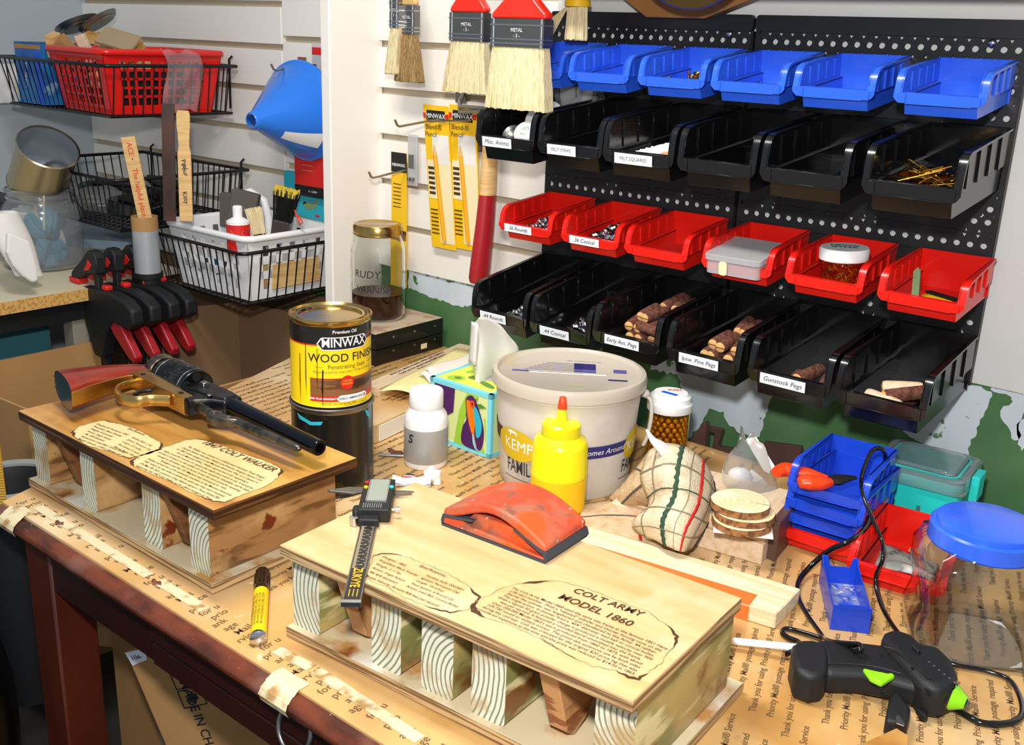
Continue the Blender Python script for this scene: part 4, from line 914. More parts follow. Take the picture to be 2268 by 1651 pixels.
# pan lids behind the scraps
for k, (px, py, r_, tl, lb) in enumerate(((175, 62, .050, 62, 'dark shiny round metal lid leaning behind the wood scraps, nearer one'), (222, 55, .048, 78, 'second dark metal lid rising highest behind the wood scraps'))):
    p = PY(px, py, 1.28+.03*k); b = B().mat('dull_steel'); b.lathe([(0, 0), (r_*.75, 0), (r_*.8, .004), (r_*.9, .004), (r_, .010), (r_*1.02, .012), (r_, .013), (r_*.88, .007), (r_*.78, .007), (0, .003)], 40)
    tag(b.obj('cake_pan', None, smooth=40, loc=p, rot=(R(18+10*k), R(-18), R(-20))), lb, 'lid')
# blue box
p = Vector((-2.365, 1.135, .405))
t = thing('printed_box', 'blue and teal printed cardboard box in the left of the upper wire basket', 'box', p)
b = B().mat('box_blue'); b.box(0, .115, 0, .15, 0, .128); b.mat('box_blue_dark').box(0, .115, 0, .15, .128, .129); b.mat('cardboard').box(0, .115, -.0008, 0, .115, .124)
b.mat('bright_blue').box(.085, .1155, -.001, 0, 0, .110); b.mat('label_white').text('LUMINOS', .013, (.045, -.0012, .06), (PI/2, R(-82), 0)); b.obj('carton', t, smooth=0, bevel=.001)
slab('paper_stack', 'white and red booklet beside the blue box in the upper wire basket', 'booklet', 'white_matte', (.006, .14, .09), 12, 185, 1.2, (0, -6, 0))
0 and slab('plastic_case', 'black case lying under the blue box in the upper wire basket', 'case', 'black_matte', (.11, .15, .018), 62, 232, 1.21, (0, 0, 0))
# clear film hanging over the front of the red basket
b = B().mat('clear_bag'); q0 = PX(345, 110, -1.958)
def film(u, v): return (-1.956+.004*math.sin(9*v+7*u), 1.24+.085*u+.01*math.sin(5*v), .53-.12*v+.004*math.sin(11*u))
b.grid(film, 14, 18); tag(b.obj('plastic_film', None, smooth=50, solid=.0008), 'clear crinkled plastic film draped over the side of the red basket', 'plastic film')
# dark items in the middle basket
rr = random.Random(21)
for k, (x, y, z, a, c, d, rx, rz, lb) in enumerate(((-2.20, 1.25, .215, .16, .05, .035, 6, 30, 'black plastic part lying at the left of the middle wire basket'), (-2.08, 1.30, .225, .14, .10, .04, -8, -20, 'large black plastic tray in the middle wire basket'), (-2.03, 1.2, .205, .11, .07, .03, 4, 15, 'black plastic part at the front right of the middle wire basket'))):
    b = B().mat('black_gloss'); b.prism(rrect(-a/2, a/2, -c/2, c/2, .015), -d/2, d/2); b.mat('soft_black').box(-a*.3, a*.3, -c*.3, c*.3, d/2, d/2+.008)
    tag(b.obj('plastic_part', None, smooth=40, bevel=.002, loc=(x, y, z), rot=(R(rx), R(4*k), R(rz))), lb, 'plastic part')
b = B().mat('clear_bag'); b.sphere((0, 0, 0), .055, 20, 12, (1.1, .9, .5)); b.v = [v*(1+.12*math.sin(90*v.x)*math.cos(110*v.y)) for v in b.v]
tag(b.obj('plastic_wrap', None, smooth=25, loc=(-2.13, 1.18, .215)), 'crumpled clear plastic wrap over the black parts in the middle wire basket', 'plastic wrap')

# bench with shelf board
SX, SZ = -1.93, .074
bench = thing('side_bench', 'laminate bench top with a raw particle-board edge in the left corner', 'bench', (-2.3, .7, -.76))
def bl(x, y, z): return (x+2.3, y-.7, z+.76)
b = B().mat('laminate'); b.box(*[v for v in (SX-.68+2.3, SX+2.3-.001, -.9, .56)], SZ-.024+.76, SZ+.76); b.mat('particle'); b.box(SX+2.3-.001, SX+2.3, -.9, .56, SZ-.024+.76, SZ+.76); b.obj('bench_top', bench, smooth=0)
b = B().mat('shade_black'); b.box(SX-.06+2.3, SX-.02+2.3, -.9, .5, SZ-.065+.76, SZ-.024+.76); b.obj('shade_strip', bench, smooth=0)  # near-black strip stands in for the unlit gap under the bench top
b = B().mat('hide_grey'); 
for y in (.30,): b.box(SX-.07+2.3, SX-.03+2.3, y, y+.035, 0, SZ-.065+.76)
b.mat('dull_steel'); b.cyl(.004, 0, .003, 12, cx=0, cy=0) if False else None
b.obj('leg', bench, smooth=0, bevel=.002)
b = B().mat('hide_grey'); b.box(SX-.07+2.3, SX-.03+2.3, -.85, -.81, 0, SZ-.065+.76); b.obj('leg', bench, smooth=0, bevel=.002)
b = B().mat('teal_board'); b.box(SX-.14+2.3, SX-.13+2.3, -.9, .30, .2, SZ-.03+.76); b.obj('back_board', bench, smooth=0)
# plastic jar of clips with tin on top
JR = .080; jc = Vector((-2.165+.05, 1.035, SZ+.001))
jc = PZ(104, 604, SZ)+away(PZ(104, 604, SZ))*.075; jc.z = SZ+.001
t = thing('clip_jar', 'clear plastic jar full of teal and blue clips standing on the side bench', 'jar', jc)
b = B().mat('jar_plastic'); pr = [(0, 0), (.074, 0), (.081, .008), (.081, .025), (.077, .045), (.081, .07), (.081, .115), (.074, .132), (.066, .140), (.066, .146), (.068, .149), (.066, .152), (.066, .160), (.0685, .164), (.0655, .168), (.064, .166), (.064, .14), (.072, .13), (.079, .114), (.079, .07), (.075, .045), (.079, .024), (.079, .01), (.073, .003), (0, .003)]
b.lathe(pr, 48); b.obj('jar_body', t, smooth=50)
rr = random.Random(31); first = {}
def clip(mt):
    b = B().mat(mt); b.prism([(-.030, -.008), (-.01, -.016), (.024, -.012), (.030, 0), (.024, .012), (-.01, .016), (-.030, .008)], -.012, .012); b.box(-.026, .016, -.022, -.014, -.009, .009); return b.obj('spring_clip', None, bevel=.003)
for k in range(24):
    mt = ('clip_teal', 'clip_dark', 'white_matte')[0 if k % 3 == 0 else 1 if k % 3 == 1 else (0 if k < 9 else 2)]
    if mt not in first: first[mt] = o = clip(mt)
    else: o = first[mt].copy(); COL.objects.link(o)
    a = k*2.4; q = .044*math.sqrt(((k*5) % 13+1)/13); o.location = jc+Vector((q*math.cos(a), q*math.sin(a), .02+.0040*k)); o.rotation_euler = (rr.uniform(-.5, .5), rr.uniform(-1.4, 1.4), rr.uniform(0, 6))
    nm = {'clip_teal': 'teal', 'clip_dark': 'dark blue', 'white_matte': 'whitish'}[mt]; tag(o, nm+' plastic spring clip inside the clear jar on the side bench', 'clip', nm+' clips in the jar')
for k, (dx, dz) in enumerate(((-.035, .04), (.022, .05))):
    b = B().mat('pale_card'); b.tube([(0, 0, .0), (dx*.5, 0, .07), (dx, 0, .12)], .0022, 6); v = away(jc)*-.045; tag(b.obj('wooden_stick', None, loc=(jc.x+v.x, jc.y+v.y, SZ+.045)), ['thin stick leaning left inside the clip jar', 'thin stick leaning right inside the clip jar'][k], 'stick')
# tilted tin
vdir = -away(jc); up = Vector((0, 0, 1))
t = thing('empty_tin', 'empty open tin can tipped toward the viewer on top of the clip jar', 'tin can', jc+Vector((0, 0, .170))+Vector((AR.x, AR.y, 0)).normalized()*-.002)
axis = (up*.80+vdir*.50+Vector((AR.x, AR.y, 0))*.28).normalized(); t.rotation_euler = axis.to_track_quat('Z', 'Y').to_euler()
b = B().mat('tin'); b.X = Matrix.Scale(.93, 4); b.lathe([(0, .0), (.064, .0), (.066, .003), (.064, .006), (.064, .118), (.067, .121), (.067, .124), (.064, .126), (.0625, .122)], 48)
b.mat('tin_inside'); b.lathe([(.0625, .122), (.0625, .006), (.055, .003), (.05, .006), (.04, .003), (.034, .006), (.02, .003), (0, .003)], 48)
b.mat('dark_stick'); b.box(.0635, .0645, -.001, .001, .008, .116); b.at(); b.obj('can_body', t, smooth=30, loc=(0, 0, .0))
# white cloth / glove at the far left
b = B().mat('cloth_white')
c0 = PX(40, 560, SX-.03)
def glove(u, v):
    a = 2*PI*u; q = v; x0, y0 = 18+(48)*q**1.4, 470+140*q; w_ = 26+22*math.sin(PI*min(1, q*1.1))*.6+8*q
    px_, py_ = x0+w_*math.cos(a)*(1 if math.cos(a) < 0 else .9), y0+12*math.sin(a)*.3
    p = PX(px_, py_, SX-.06+.018*math.sin(a)); return tuple(p)
b.grid(glove, 20, 16); tag(b.obj('white_glove', None, smooth=60), 'white cloth glove drooping over the edge of the side bench', 'glove')
b = B().mat('cloth_white')
P5 = [PX(*q, SX+.012) for q in ((18, 515), (38, 522), (66, 535), (72, 552), (78, 572), (84, 598), (86, 622), (74, 628), (50, 612), (30, 590), (16, 560))]
n = len(P5); b.add([tuple(p) for p in P5]+[tuple(p+Vector((-.012, 0, 0))) for p in P5], [tuple(range(n)), tuple(range(2*n-1, n-1, -1))]+[(i, (i+1) % n, n+(i+1) % n, n+i) for i in range(n)])
tag(b.obj('white_rag', None, smooth=0, bevel=.004, bseg=2), 'white rag with a torn edge in front of the clip jar', 'rag')
# blue-grey cloth behind the clamps
slab('folded_cloth', 'folded blue-grey cloth lying on the side bench behind the clamps', 'cloth', 'box_blue_dark', (.16, .13, .02), 245, 530, 1.22, (0, 0, 30)).data.materials[0] = pmat('cloth_bluegrey', lin('#7d8f9e'), .9)
# paint sticks + tube
def stick(name, label, mat_, top, bot, y0, y1, w_, notch=False, txt=None, tcol='ink'):
    a = PX(*top, y0); c = PX(*bot, y1); L_ = (a-c).length; t = thing(name, label, 'paint stick', c); t.rotation_euler = (a-c).to_track_quat('Z', 'Y').to_euler()
    q = t.rotation_euler.to_matrix(); xx = q @ Vector((1, 0, 0))
    b = B().mat(mat_)
    pr = [(-w_/2, 0), (w_/2, 0), (w_/2, L_*.62), (w_*.40, L_*.68), (w_*.44, L_*.8), (w_/2, L_*.86), (w_/2, L_*.97), (w_*.4, L_), (-w_*.4, L_), (-w_/2, L_*.97), (-w_/2, L_*.86), (-w_*.44, L_*.8), (-w_*.40, L_*.68), (-w_/2, L_*.62)] if notch else [(-w_/2, 0), (w_/2, 0), (w_/2, L_), (-w_/2, L_)]
    b.prism(pr, -.003, .003, 'y'); o = b.obj('stick_body', t, smooth=0, bevel=.0008)
    # turn flat side to the room
    best = None
    for k in range(72):
        e = (a-c).to_track_quat('Z', 'Y') @ Euler((0, 0, k*PI/36)).to_quaternion(); n_ = e @ Vector((0, -1, 0)); s_ = n_.dot(Vector((.75, -.66, 0)))
        if best is None or s_ > best[0]: best = (s_, e)
    t.rotation_euler = best[1].to_euler()
    if txt:
        for s_, u, ang, sz in txt:
            b = B().mat(tcol); b.text(s_, sz, (0, -.0036, L_*u), (PI/2, R(ang), 0), 'CENTER', .01)
            b.obj('handwriting' if tcol == 'ink' else 'printed_text', t, smooth=0)
    return t
stick('paint_stick', 'paint stick soaked dark brown, standing behind the white basket', 'dark_stick', (372, 230), (376, 490), -1.80, -1.80, .0235)
stick('paint_stick', 'clean pale paint stick with handwriting, next to the dark one', 'raw_wood', (405, 245), (413, 490), -1.78, -1.78, .025, True, (('Paul', .52, 75, .012), ('Pour', .47, 75, .012), ('Kitty', .22, 80, .012)))
stick('paint_stick', 'paint stick with orange printing leaning in the grey tube', 'raw_wood', (283, 303), (325, 500), -1.90, -1.885, .027, False, (('ACE \u2022', .84, 90, .014), ('The helpful place', .38, 90, .014)), 'orange_tip')
p = PX(328, 600, -1.885); p2 = PX(322, 474, -1.885); H = p2.z-p.z
t = thing('cardboard_tube', 'grey tape-wrapped cardboard tube standing left of the lowest wire basket', 'tube', (p.x, p.y, p.z-.004))
b = B().mat('duct'); b.lathe([(0, 0), (.026, 0), (.0255, H*.78)], 28); b.obj('taped_body', t, smooth=40)
b = B().mat('cardboard'); b.lathe([(.0258, H*.76), (.0258, H), (.0235, H), (.0235, H*.7)], 28); b.obj('tube_rim', t, smooth=40)
b = B().mat('black_matte'); b.cyl(.029, -.008, .002, 28); b.cyl(.024, -.09, -.008, 28); b.obj('black_base', t, smooth=40)
# bar clamps
cl0 = thing('bar_clamp', 'x', 'clamp', (0, 0, 0), 0, 'black and red bar clamps on the side bench edge')
b = B().mat('black_matte'); b.box(-.009, .009, -.005, .005, -.33, .062); b.obj('bar', cl0, bevel=.001)
b = B().mat('soft_black'); b.prism([(.014, .030), (.014, .062), (.004, .074), (-.014, .074), (-.045, .048), (-.085, .020), (-.088, .006), (-.060, .008), (-.03, .026)], -.011, .011, 'y'); b.obj('fixed_jaw', cl0, bevel=.003, bseg=2)
b = B().mat('soft_black'); b.prism([(-.018, -.002), (-.10, -.008), (-.105, -.022), (-.06, -.045), (-.02, -.14), (.018, -.14), (.035, -.085), (.06, -.058), (.118, -.062), (.138, -.050), (.136, -.020), (.11, -.006), (.06, .002)], -.0135, .0135, 'y'); b.obj('sliding_body', cl0, bevel=.005, bseg=2)
b = B().mat('dark_red'); b.prism([(.020, -.040), (.070, -.040), (.100, -.082), (.130, -.116), (.123, -.131), (.102, -.122), (.055, -.085)], -.009, .009, 'y'); b.obj('trigger', cl0, bevel=.003, bseg=2)
b = B().mat('red'); b.box(.022, .040, -.008, .008, .000, .010); b.obj('release_button', cl0, bevel=.003, bseg=2)
b = B().mat('red'); b.box(-.095, -.060, -.012, .012, -.002, .009); b.obj('pad', cl0, bevel=.002)
b = B().mat('red'); b.prism([(-.035, .030), (-.012, .034), (-.002, .046), (-.014, .056), (-.020, .045)], -.0125, .0125, 'y'); b.obj('jaw_plate', cl0, bevel=.001)
cl_lab = ['nearest of the four black and red bar clamps on the side bench', 'second nearest bar clamp on the side bench', 'third bar clamp from the viewer on the side bench', 'farthest bar clamp, beside the grey taped tube']
for k, y in enumerate((1.036, 1.076, 1.118, 1.156)):
    o = cl0 if k == 0 else dup(cl0); o.location = (SX+.020, y, SZ-.0+.004); o['label'] = cl_lab[k]

# contents of the white basket
t = thing('glue_tube', 'white and red metal tube standing in the white basket', 'tube'); p = PY(530, 560, 1.205); q = PY(528, 456, 1.205); H = q.z-p.z; t.location = p
b = B().mat('red'); b.lathe([(0, 0), (.0225, 0), (.0225, H*.62)], 24); b.mat('white_plastic'); b.lathe([(.0225, H*.62), (.0225, H*.68), (.009, H*.76)], 24); b.obj('tube_body', t, smooth=40)
b = B().mat('white_plastic'); b.lathe([(.009, H*.75), (.0095, H*.97), (.007, H), (0, H)], 20); b.obj('cap', t, smooth=40)
b = B().mat('white_plastic'); n0 = len(b.v)
for k in range(7): b.box(-.012+.001*(k % 3), .012-.002*(k % 2), -.0001, .0001, H*(.28+k*.035), H*(.288+k*.035))
b.warp(n0, lambda v: (math.cos(YAWCAM+R(8)+v.x/.0225)*(.0228+v.y), math.sin(YAWCAM+R(8)+v.x/.0225)*(.0228+v.y), v.z)); b.obj('print', t, smooth=0)
def scrub(name, label, px, py, y, L_, w_, mt1, mt2, rot, hand):
    p = PY(px, py, y); t = thing(name, label, 'brush', p); t.rotation_euler = [R(a) for a in rot]
    b = B().mat(mt1); rr = random.Random(px)
    for k in range(150):
        x = rr.uniform(-w_, w_); yv = rr.uniform(-w_*.4, w_*.4); b.tube([(x, yv, 0), (x*1.35+rr.uniform(-.003, .003), yv*1.4, L_*rr.uniform(.9, 1.05))], .0009, 4)
    b.obj('bristles', t, smooth=0)
    if mt2:
        b = B().mat(mt2)
        for k in range(140):
            x = rr.uniform(-w_, w_)*1.3; yv = rr.uniform(-w_*.5, w_*.5); b.tube([(x, yv, L_*.82), (x*1.08, yv*1.1, L_*rr.uniform(1.02, 1.12))], .0013, 4)
        b.obj('dyed_bristle_tips', t, smooth=0)
    b = B().mat(hand); b.box(-w_*1.05, w_*1.05, -w_*.45, w_*.45, -.045, .003); b.obj('ferrule', t, smooth=0, bevel=.002)
scrub('scrub_brush', 'bristle-up brush with yellow tips standing in the white basket', 625, 492, 1.33, .065, .018, 'black_matte', 'yellow_bristle', (0, 10, 30), 'dull_steel')
scrub('scrub_brush', 'pale tan bristle brush standing in the white basket right of the red tube', 575, 520, 1.25, .052, .012, 'natural_bristle', None, (0, -14, 20), 'dull_steel')
p = PY(548, 500, 1.33)
t = thing('sanding_float', 'white looped handle float with a grey face in the white basket', 'sanding float', p, R(35))
b = B().mat('white_plastic'); b.tube([Vector((-.035, 0, -.02)), Vector((-.035, 0, .03)), Vector((-.022, 0, .062)), Vector((.01, 0, .072)), Vector((.038, 0, .055)), Vector((.046, 0, .02)), Vector((.046, 0, -.03))], .0085, 10); b.obj('handle', t, smooth=60)
slab('sanding_sponge', 'dark grey sanding sponge standing in front of the white looped handle', 'sponge', 'sponge_grey', (.055, .02, .07), 540, 462, 1.26, (0, 12, 35), bevel=.002)
slab('sanding_sponge', 'second dark grey sponge behind the left of the first, in the white basket', 'sponge', 'sponge_grey', (.04, .02, .07), 510, 465, 1.30, (0, 2, 35), bevel=.002)
b = B().mat('orange_tip'); p = PY(656, 475, 1.30); b.tube([(.0, 0, 0), (.012, 0, -.006), (.02, 0, -.014), (.012, 0, -.018), (.004, 0, -.008), (-.004, 0, .008)], .0016, 6); tag(b.obj('red_loop', None, loc=p), 'small red plastic loop beside the yellow-tipped brush', 'loop')
b = B().mat('clear_bag'); p = PY(445, 500, 1.30); b.sphere((0, 0, 0), .03, 18, 12, (1.5, .8, .8)); b.v = [v*(1+.2*math.sin(170*v.x)*math.cos(150*v.z)) for v in b.v]; tag(b.obj('plastic_bag', None, smooth=25, loc=p), 'crumpled clear bag at the left end of the white basket', 'plastic bag')
slab('tan_block', 'tan block seen through the holes at the right of the white basket', 'block', 'raw_wood', (.05, .12, .05), 640, 600, 1.31, (0, 0, 0))
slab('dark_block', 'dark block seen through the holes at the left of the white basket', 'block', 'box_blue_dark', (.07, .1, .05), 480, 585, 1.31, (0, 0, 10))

# open cardboard box left of the table
cb = thing('cardboard_box', 'large open cardboard box standing between the side bench and the table', 'cardboard box', (-1.64, .95, -.76))
def wallp(name, pts, mt, th=.005):
    b = B().mat(mt); P = [Vector(p)-Vector((-1.64, .95, -.76)) for p in pts]; n_ = (P[1]-P[0]).cross(P[3]-P[0]).normalized()*th
    b.add([tuple(p) for p in P]+[tuple(p+n_) for p in P], [(0, 1, 2, 3), (7, 6, 5, 4), (0, 4, 5, 1), (1, 5, 6, 2), (2, 6, 7, 3), (3, 7, 4, 0)]); return b.obj(name, cb, smooth=0)
lb_ = (-1.845, .60, -.5); 
qa = PX(-40, 806, -1.955); qb = PX(224, 752, -1.955); qc = PY(528, 668, 1.345); qd = PY(700, 700, 1.36)
dn = lambda p: (p.x, p.y, -.76)
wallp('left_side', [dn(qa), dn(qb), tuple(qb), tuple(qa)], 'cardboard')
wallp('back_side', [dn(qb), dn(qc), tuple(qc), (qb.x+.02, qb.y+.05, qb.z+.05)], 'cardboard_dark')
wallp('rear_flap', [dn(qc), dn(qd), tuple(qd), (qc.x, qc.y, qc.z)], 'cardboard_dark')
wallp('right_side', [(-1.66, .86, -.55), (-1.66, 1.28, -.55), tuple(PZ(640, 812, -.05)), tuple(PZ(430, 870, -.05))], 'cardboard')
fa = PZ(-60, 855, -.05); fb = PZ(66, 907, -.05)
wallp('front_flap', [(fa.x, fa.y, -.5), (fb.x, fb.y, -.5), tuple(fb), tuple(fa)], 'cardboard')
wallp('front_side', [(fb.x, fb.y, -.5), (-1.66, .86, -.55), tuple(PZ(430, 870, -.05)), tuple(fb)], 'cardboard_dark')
# grey pail and ruler at the left edge
p = PZ(12, 1080, -.05)
t = thing('grey_pail', 'grey rimmed pail at the far left edge, left of the table corner', 'pail', (p.x-.02, p.y+.015, -.40))
b = B().mat('soft_black'); b.lathe([(.045, 0), (.060, .34)], 40); b.lathe([(.058, .35), (.053, .33), (.043, .01), (0, .01)], 40); b.obj('pail_body', t, smooth=40)
b = B().mat('pail_grey'); b.lathe([(.060, .338), (.074, .345), (.074, .352), (.0575, .352), (.0575, .345)], 40); b.obj('pail_rim', t, smooth=40)
b = B().mat('ruler'); b.box(-.012, .012, -.002, .002, 0, .1); b.mat('ink')
for k in range(24): b.box(.004, .012, -.0024, -.002, .004+k*.004, .0046+k*.004)
q = PZ(0, 1092, -.035); tag(b.obj('ruler', None, smooth=0, loc=(q.x-.004, q.y-.003, -.06), rot=(0, 0, R(40))), 'yellow ruler end standing in the grey pail', 'ruler')
# dark bag bottom left
b = B().mat('bin_bag'); b.sphere((0, 0, 0), .30, 40, 28, (.85, .55, 1.12)); rr = random.Random(2)
b.v = [v*(1+.05*math.sin(17*v.x+9*v.z)+.04*math.sin(23*v.y-13*v.z)) for v in b.v]
tag(b.obj('rubbish_bag', None, smooth=60, loc=(-1.52, .42, -.41)), 'big black plastic rubbish bag on the floor left of the table', 'bag')

# ================================================================ UNDER THE TABLE
t = thing('cardboard_box', 'tall plain cardboard box under the table behind the leg', 'cardboard box', (-1.345, .70, -.76))
b = B().mat('cardboard'); b.box(0, .19, 0, .30, 0, .66); b.mat('cardboard_pale').box(.12, .191, -.001, .0, .0, .66); b.obj('box_body', t, smooth=0, bevel=.004)
t = thing('cardboard_box', 'leaning cardboard box marked MADE IN CHINA under the table', 'cardboard box')
tl_ = R(17); rv = Vector((.79, .61, 0)); bv = Vector((-.61, .79, 0)); zv = Vector((0, 0, 1)); ru = (rv*math.cos(tl_)+zv*math.sin(tl_)); uu = (zv*math.cos(tl_)-rv*math.sin(tl_))
mt4 = Matrix((ru, bv, uu)).transposed().to_4x4(); mt4.translation = PZ(275, 1445, -.215); t.matrix_world = mt4
b = B().mat('cardboard'); b.box(0, .40, 0, .06, -.42, 0); b.obj('box_body', t, smooth=0, bevel=.003)
b = B().mat('ink'); yv = -.0008
b.text('MADE IN CHINA', .0185, (.062, yv, -.128), (PI/2, R(90), 0), 'CENTER', .01)
for k in range(3):
    zc = -.028-k*.030; x0 = .048
    for (a0, a1, c0, c1) in ((x0, x0+.034, zc-.0140, zc-.0128), (x0, x0+.034, zc+.0128, zc+.014), (x0, x0+.0012, zc-.014, zc+.014), (x0+.0328, x0+.034, zc-.014, zc+.014)): b.box(a0, a1, yv, 0, c0, c1)
    b.prism([(x0+.009, zc-.005), (x0+.017, zc-.008), (x0+.025, zc-.003), (x0+.024, zc+.005), (x0+.014, zc+.007)], yv, 0, 'y')
b.obj('box_print', t, smooth=0)
b = B().mat('label_white'); b.prism([(.001, -.001), (.030, -.001), (.026, -.018), (.004, -.022)], yv, 0, 'y'); b.mat('ink').text('106-', .009, (.014, yv-.0006, -.011), (PI/2, 0, 0)); o = b.obj('paper_label', t, smooth=0); o['label'] = 'white label on the box corner'
slab('dark_box', 'dark box at the far left edge of the side bench behind the glove', 'box', 'case_black', (.12, .06, .04), -2, 455, 1.02, (0, 10, 20))
# ================================================================ DISPLAY STANDS
z1 = lambda x, y: (x/2.4275, 640+y/2.4275)
z5 = lambda x, y: (600+x/2.747, 1050+y/2.747)
z6 = lambda x, y: (1150+x/3.295, 1150+y/3.295)
TOPZ = .113
class Stand:
    def __init__(s, name, label, base, top, ang, L_, D_, mats):
        s.t = thing(name, label, 'display stand', (base[0], base[1], .0), ang); s.inv = Matrix.LocRotScale(Vector((base[0], base[1], 0)), Euler((0, 0, ang)), None).inverted()
        s.ang = ang; s.m = mats; t = s.t
        b = B().mat(mats['base']); b.box(0, L_, 0, D_, .0005, .012); b.mat(mats['edge']); b.box(-.0003, L_+.0003, -.0003, D_+.0003, .0004, .0117); b.obj('base_board', t, smooth=0, bevel=.0008)
        tl = s.inv @ Vector((top[0], top[1], 0)); TL, TD = top[2], top[3]
        b = B().mat(mats['edge']); b.box(tl.x, tl.x+TL, tl.y, tl.y+TD, .101, TOPZ-.0006); b.mat(mats['top']).box(tl.x+.0004, tl.x+TL-.0004, tl.y+.0004, tl.y+TD-.0004, TOPZ-.0006, TOPZ); s.top = b.obj('top_board', t, smooth=0, bevel=.0012, bseg=2)
    def leg(s, x, w_=.037, y0=.008, y1=.185, seed=0):
        b = B(); r_ = .004; poly = rrect(-w_/2, w_/2, -.0445, .0445, .0045, 3); d = (y1-y0)
        n = len(poly); b.mat('end_grain'); b.add([(p[0], 0, p[1]) for p in poly], [tuple(range(n))]); b.add([(p[0], d, p[1]) for p in poly], [tuple(range(n))])
        b.mat(s.m['side']); b.add([(p[0], 0, p[1]) for p in poly]+[(p[0], d, p[1]) for p in poly], [(i, (i+1) % n, n+(i+1) % n, n+i) for i in range(n)])
        # shift mesh off its origin so that the growth rings curve across the face
        off = Vector(((.075 if seed % 2 else -.06)-.01*seed, 0, .02*((seed*37) % 3-1))); b.v = [v-off for v in b.v]
        return b.obj('leg_block', s.t, smooth=30, loc=Vector((x+w_/2, y0, .012+.0445))+off)
    def brace(s, x, th=.019, y0=.0, flip=False):
        b = B().mat(s.m['brace']); b.prism([(y0, .1009), (y0+.026, .022), (y0+.038, .0128), (y0+.055, .020), (y0+.125, .1009)], x, x+th, 'x'); b.obj('brace', s.t, smooth=0, bevel=.001)
    def loc(s, px, py, z=TOPZ): return s.inv @ PZ(px, py, z)
    def plaque(s, pts, burns, name_label):
        b = B().mat('burnt_card'); P = [s.loc(*p) for p in pts]; rr = random.Random(len(pts)); out = []
        for i in range(len(P)):
            a, c = P[i], P[(i+1) % len(P)]; n = max(2, int((c-a).length/.004)); d = c-a; nn = Vector((-d.y, d.x, 0)).normalized()
            for k in range(n): out.append(a+d*(k/n)+nn*.0007*math.sin(2.1*(i*7+k)))
        z = TOPZ+.0003
        if s.m['plate']: b.add([(v.x, v.y, z) for v in out], [tuple(range(len(out)))])
        n = len(out); nn = []
        b.mat('burn_edge'); cen = sum(out, Vector())/n
        ws = [.00035+.0001*math.sin(i) for i in range(n)]
        for (bp, wd, ln) in burns:
            q = s.loc(*bp)
            for i in range(n):
                d = (out[i]-q).length
                if d < ln: ws[i] = max(ws[i], wd*(1-(d/ln)**2))
        inn = []
        for i in range(n):
            d = (out[(i+1) % n]-out[i-1]); q = Vector((-d.y, d.x, 0)).normalized(); q = q if q.dot(cen-out[i]) > 0 else -q; inn.append(out[i]+q*ws[i])
        z2 = z+.0002
        b.add([(v.x, v.y, z2) for v in out]+[(v.x, v.y, z2) for v in inn], [(i, (i+1) % n, n+(i+1) % n, n+i) for i in range(n)])
        b.mat('ink_brown'); s.pb = b; return b
    def para(s, lines, s1, e1, sN, eN, first_w=None, bold=.004, shear=.12, font_ref=None):
        a1, b1, aN, bN = (s.loc(*p) for p in (s1, e1, sN, eN)); n = len(lines); ref = text_geo(lines[0], 'LEFT', bold, shear)[0]; w1 = max(v[0] for v in ref); size = (b1-a1).length/w1
        ang = math.atan2((b1-a1).y, (b1-a1).x)
        for i, l_ in enumerate(lines):
            u = i/max(1, n-1); c = (a1+b1).lerp(aN+bN, u)/2; s.pb.text(l_, size, (c.x, c.y, TOPZ+.0007), (0, 0, ang), 'CENTER', bold, shear)
    def para_left(s, lines, s1, e1, sN, bold=.004, shear=.12):
        a1, b1, aN = (s.loc(*p) for p in (s1, e1, sN)); n = len(lines); w1 = max(v[0] for v in text_geo(lines[0], 'LEFT', bold, shear)[0]); size = (b1-a1).length/w1; ang = math.atan2((b1-a1).y, (b1-a1).x)
        for i, l_ in enumerate(lines):
            c = a1.lerp(aN, i/max(1, n-1)); s.pb.text(l_, size, (c.x, c.y, TOPZ+.0007), (0, 0, ang), 'LEFT', bold, shear)
M1 = dict(base='stained_base', edge='ply_edge_dark', top='ply_top_aged', side='stained_side', brace='dark_brace', plate=True)
M2 = dict(base='stained_base', edge='ply_edge', top='ply_top', side='treated_side', brace='cedar', plate=False)
S1 = Stand('display_stand', 'aged wooden display stand with 1847 COLT WALKER plaque, carrying the revolver', (-1.267, .567), (-1.250, .556, .413, .195), 0, .403, .205, M1)
S2 = Stand('display_stand', 'light wooden display stand with COLT ARMY MODEL 1860 plaque, in the foreground', (-.743, .570), (-.7295, .5555, .388, .195), R(3.6), .402, .205, M2)
S1.t.children[0].data.materials[1] = M['ply_edge']
for i, x in enumerate((.008, .126, .262, .354)): S1.leg(x, .036 if i != 1 else .032, seed=i)
for i, x in enumerate((.003, .110, .172, .230, .356)): S2.leg(x, seed=i+1)
for q in (z1(425, 1062), z1(1005, 1385)): p = S1.loc(*q, .02); S1.brace(p.x-.012, .013)
for q in (z5(530, 970), z5(1690, 1570)): p = S2.loc(*q, .014); S2.brace(p.x, .019)
b = B().mat('ink_brown'); q = S2.loc(1215, 1560, .07); b.text('TP 16/U2', .018, (.236+.037+.0008, .07, .055), (PI/2, 0, PI/2), 'CENTER', 0, .2); o = b.obj('stamp_print', S2.t, smooth=0)
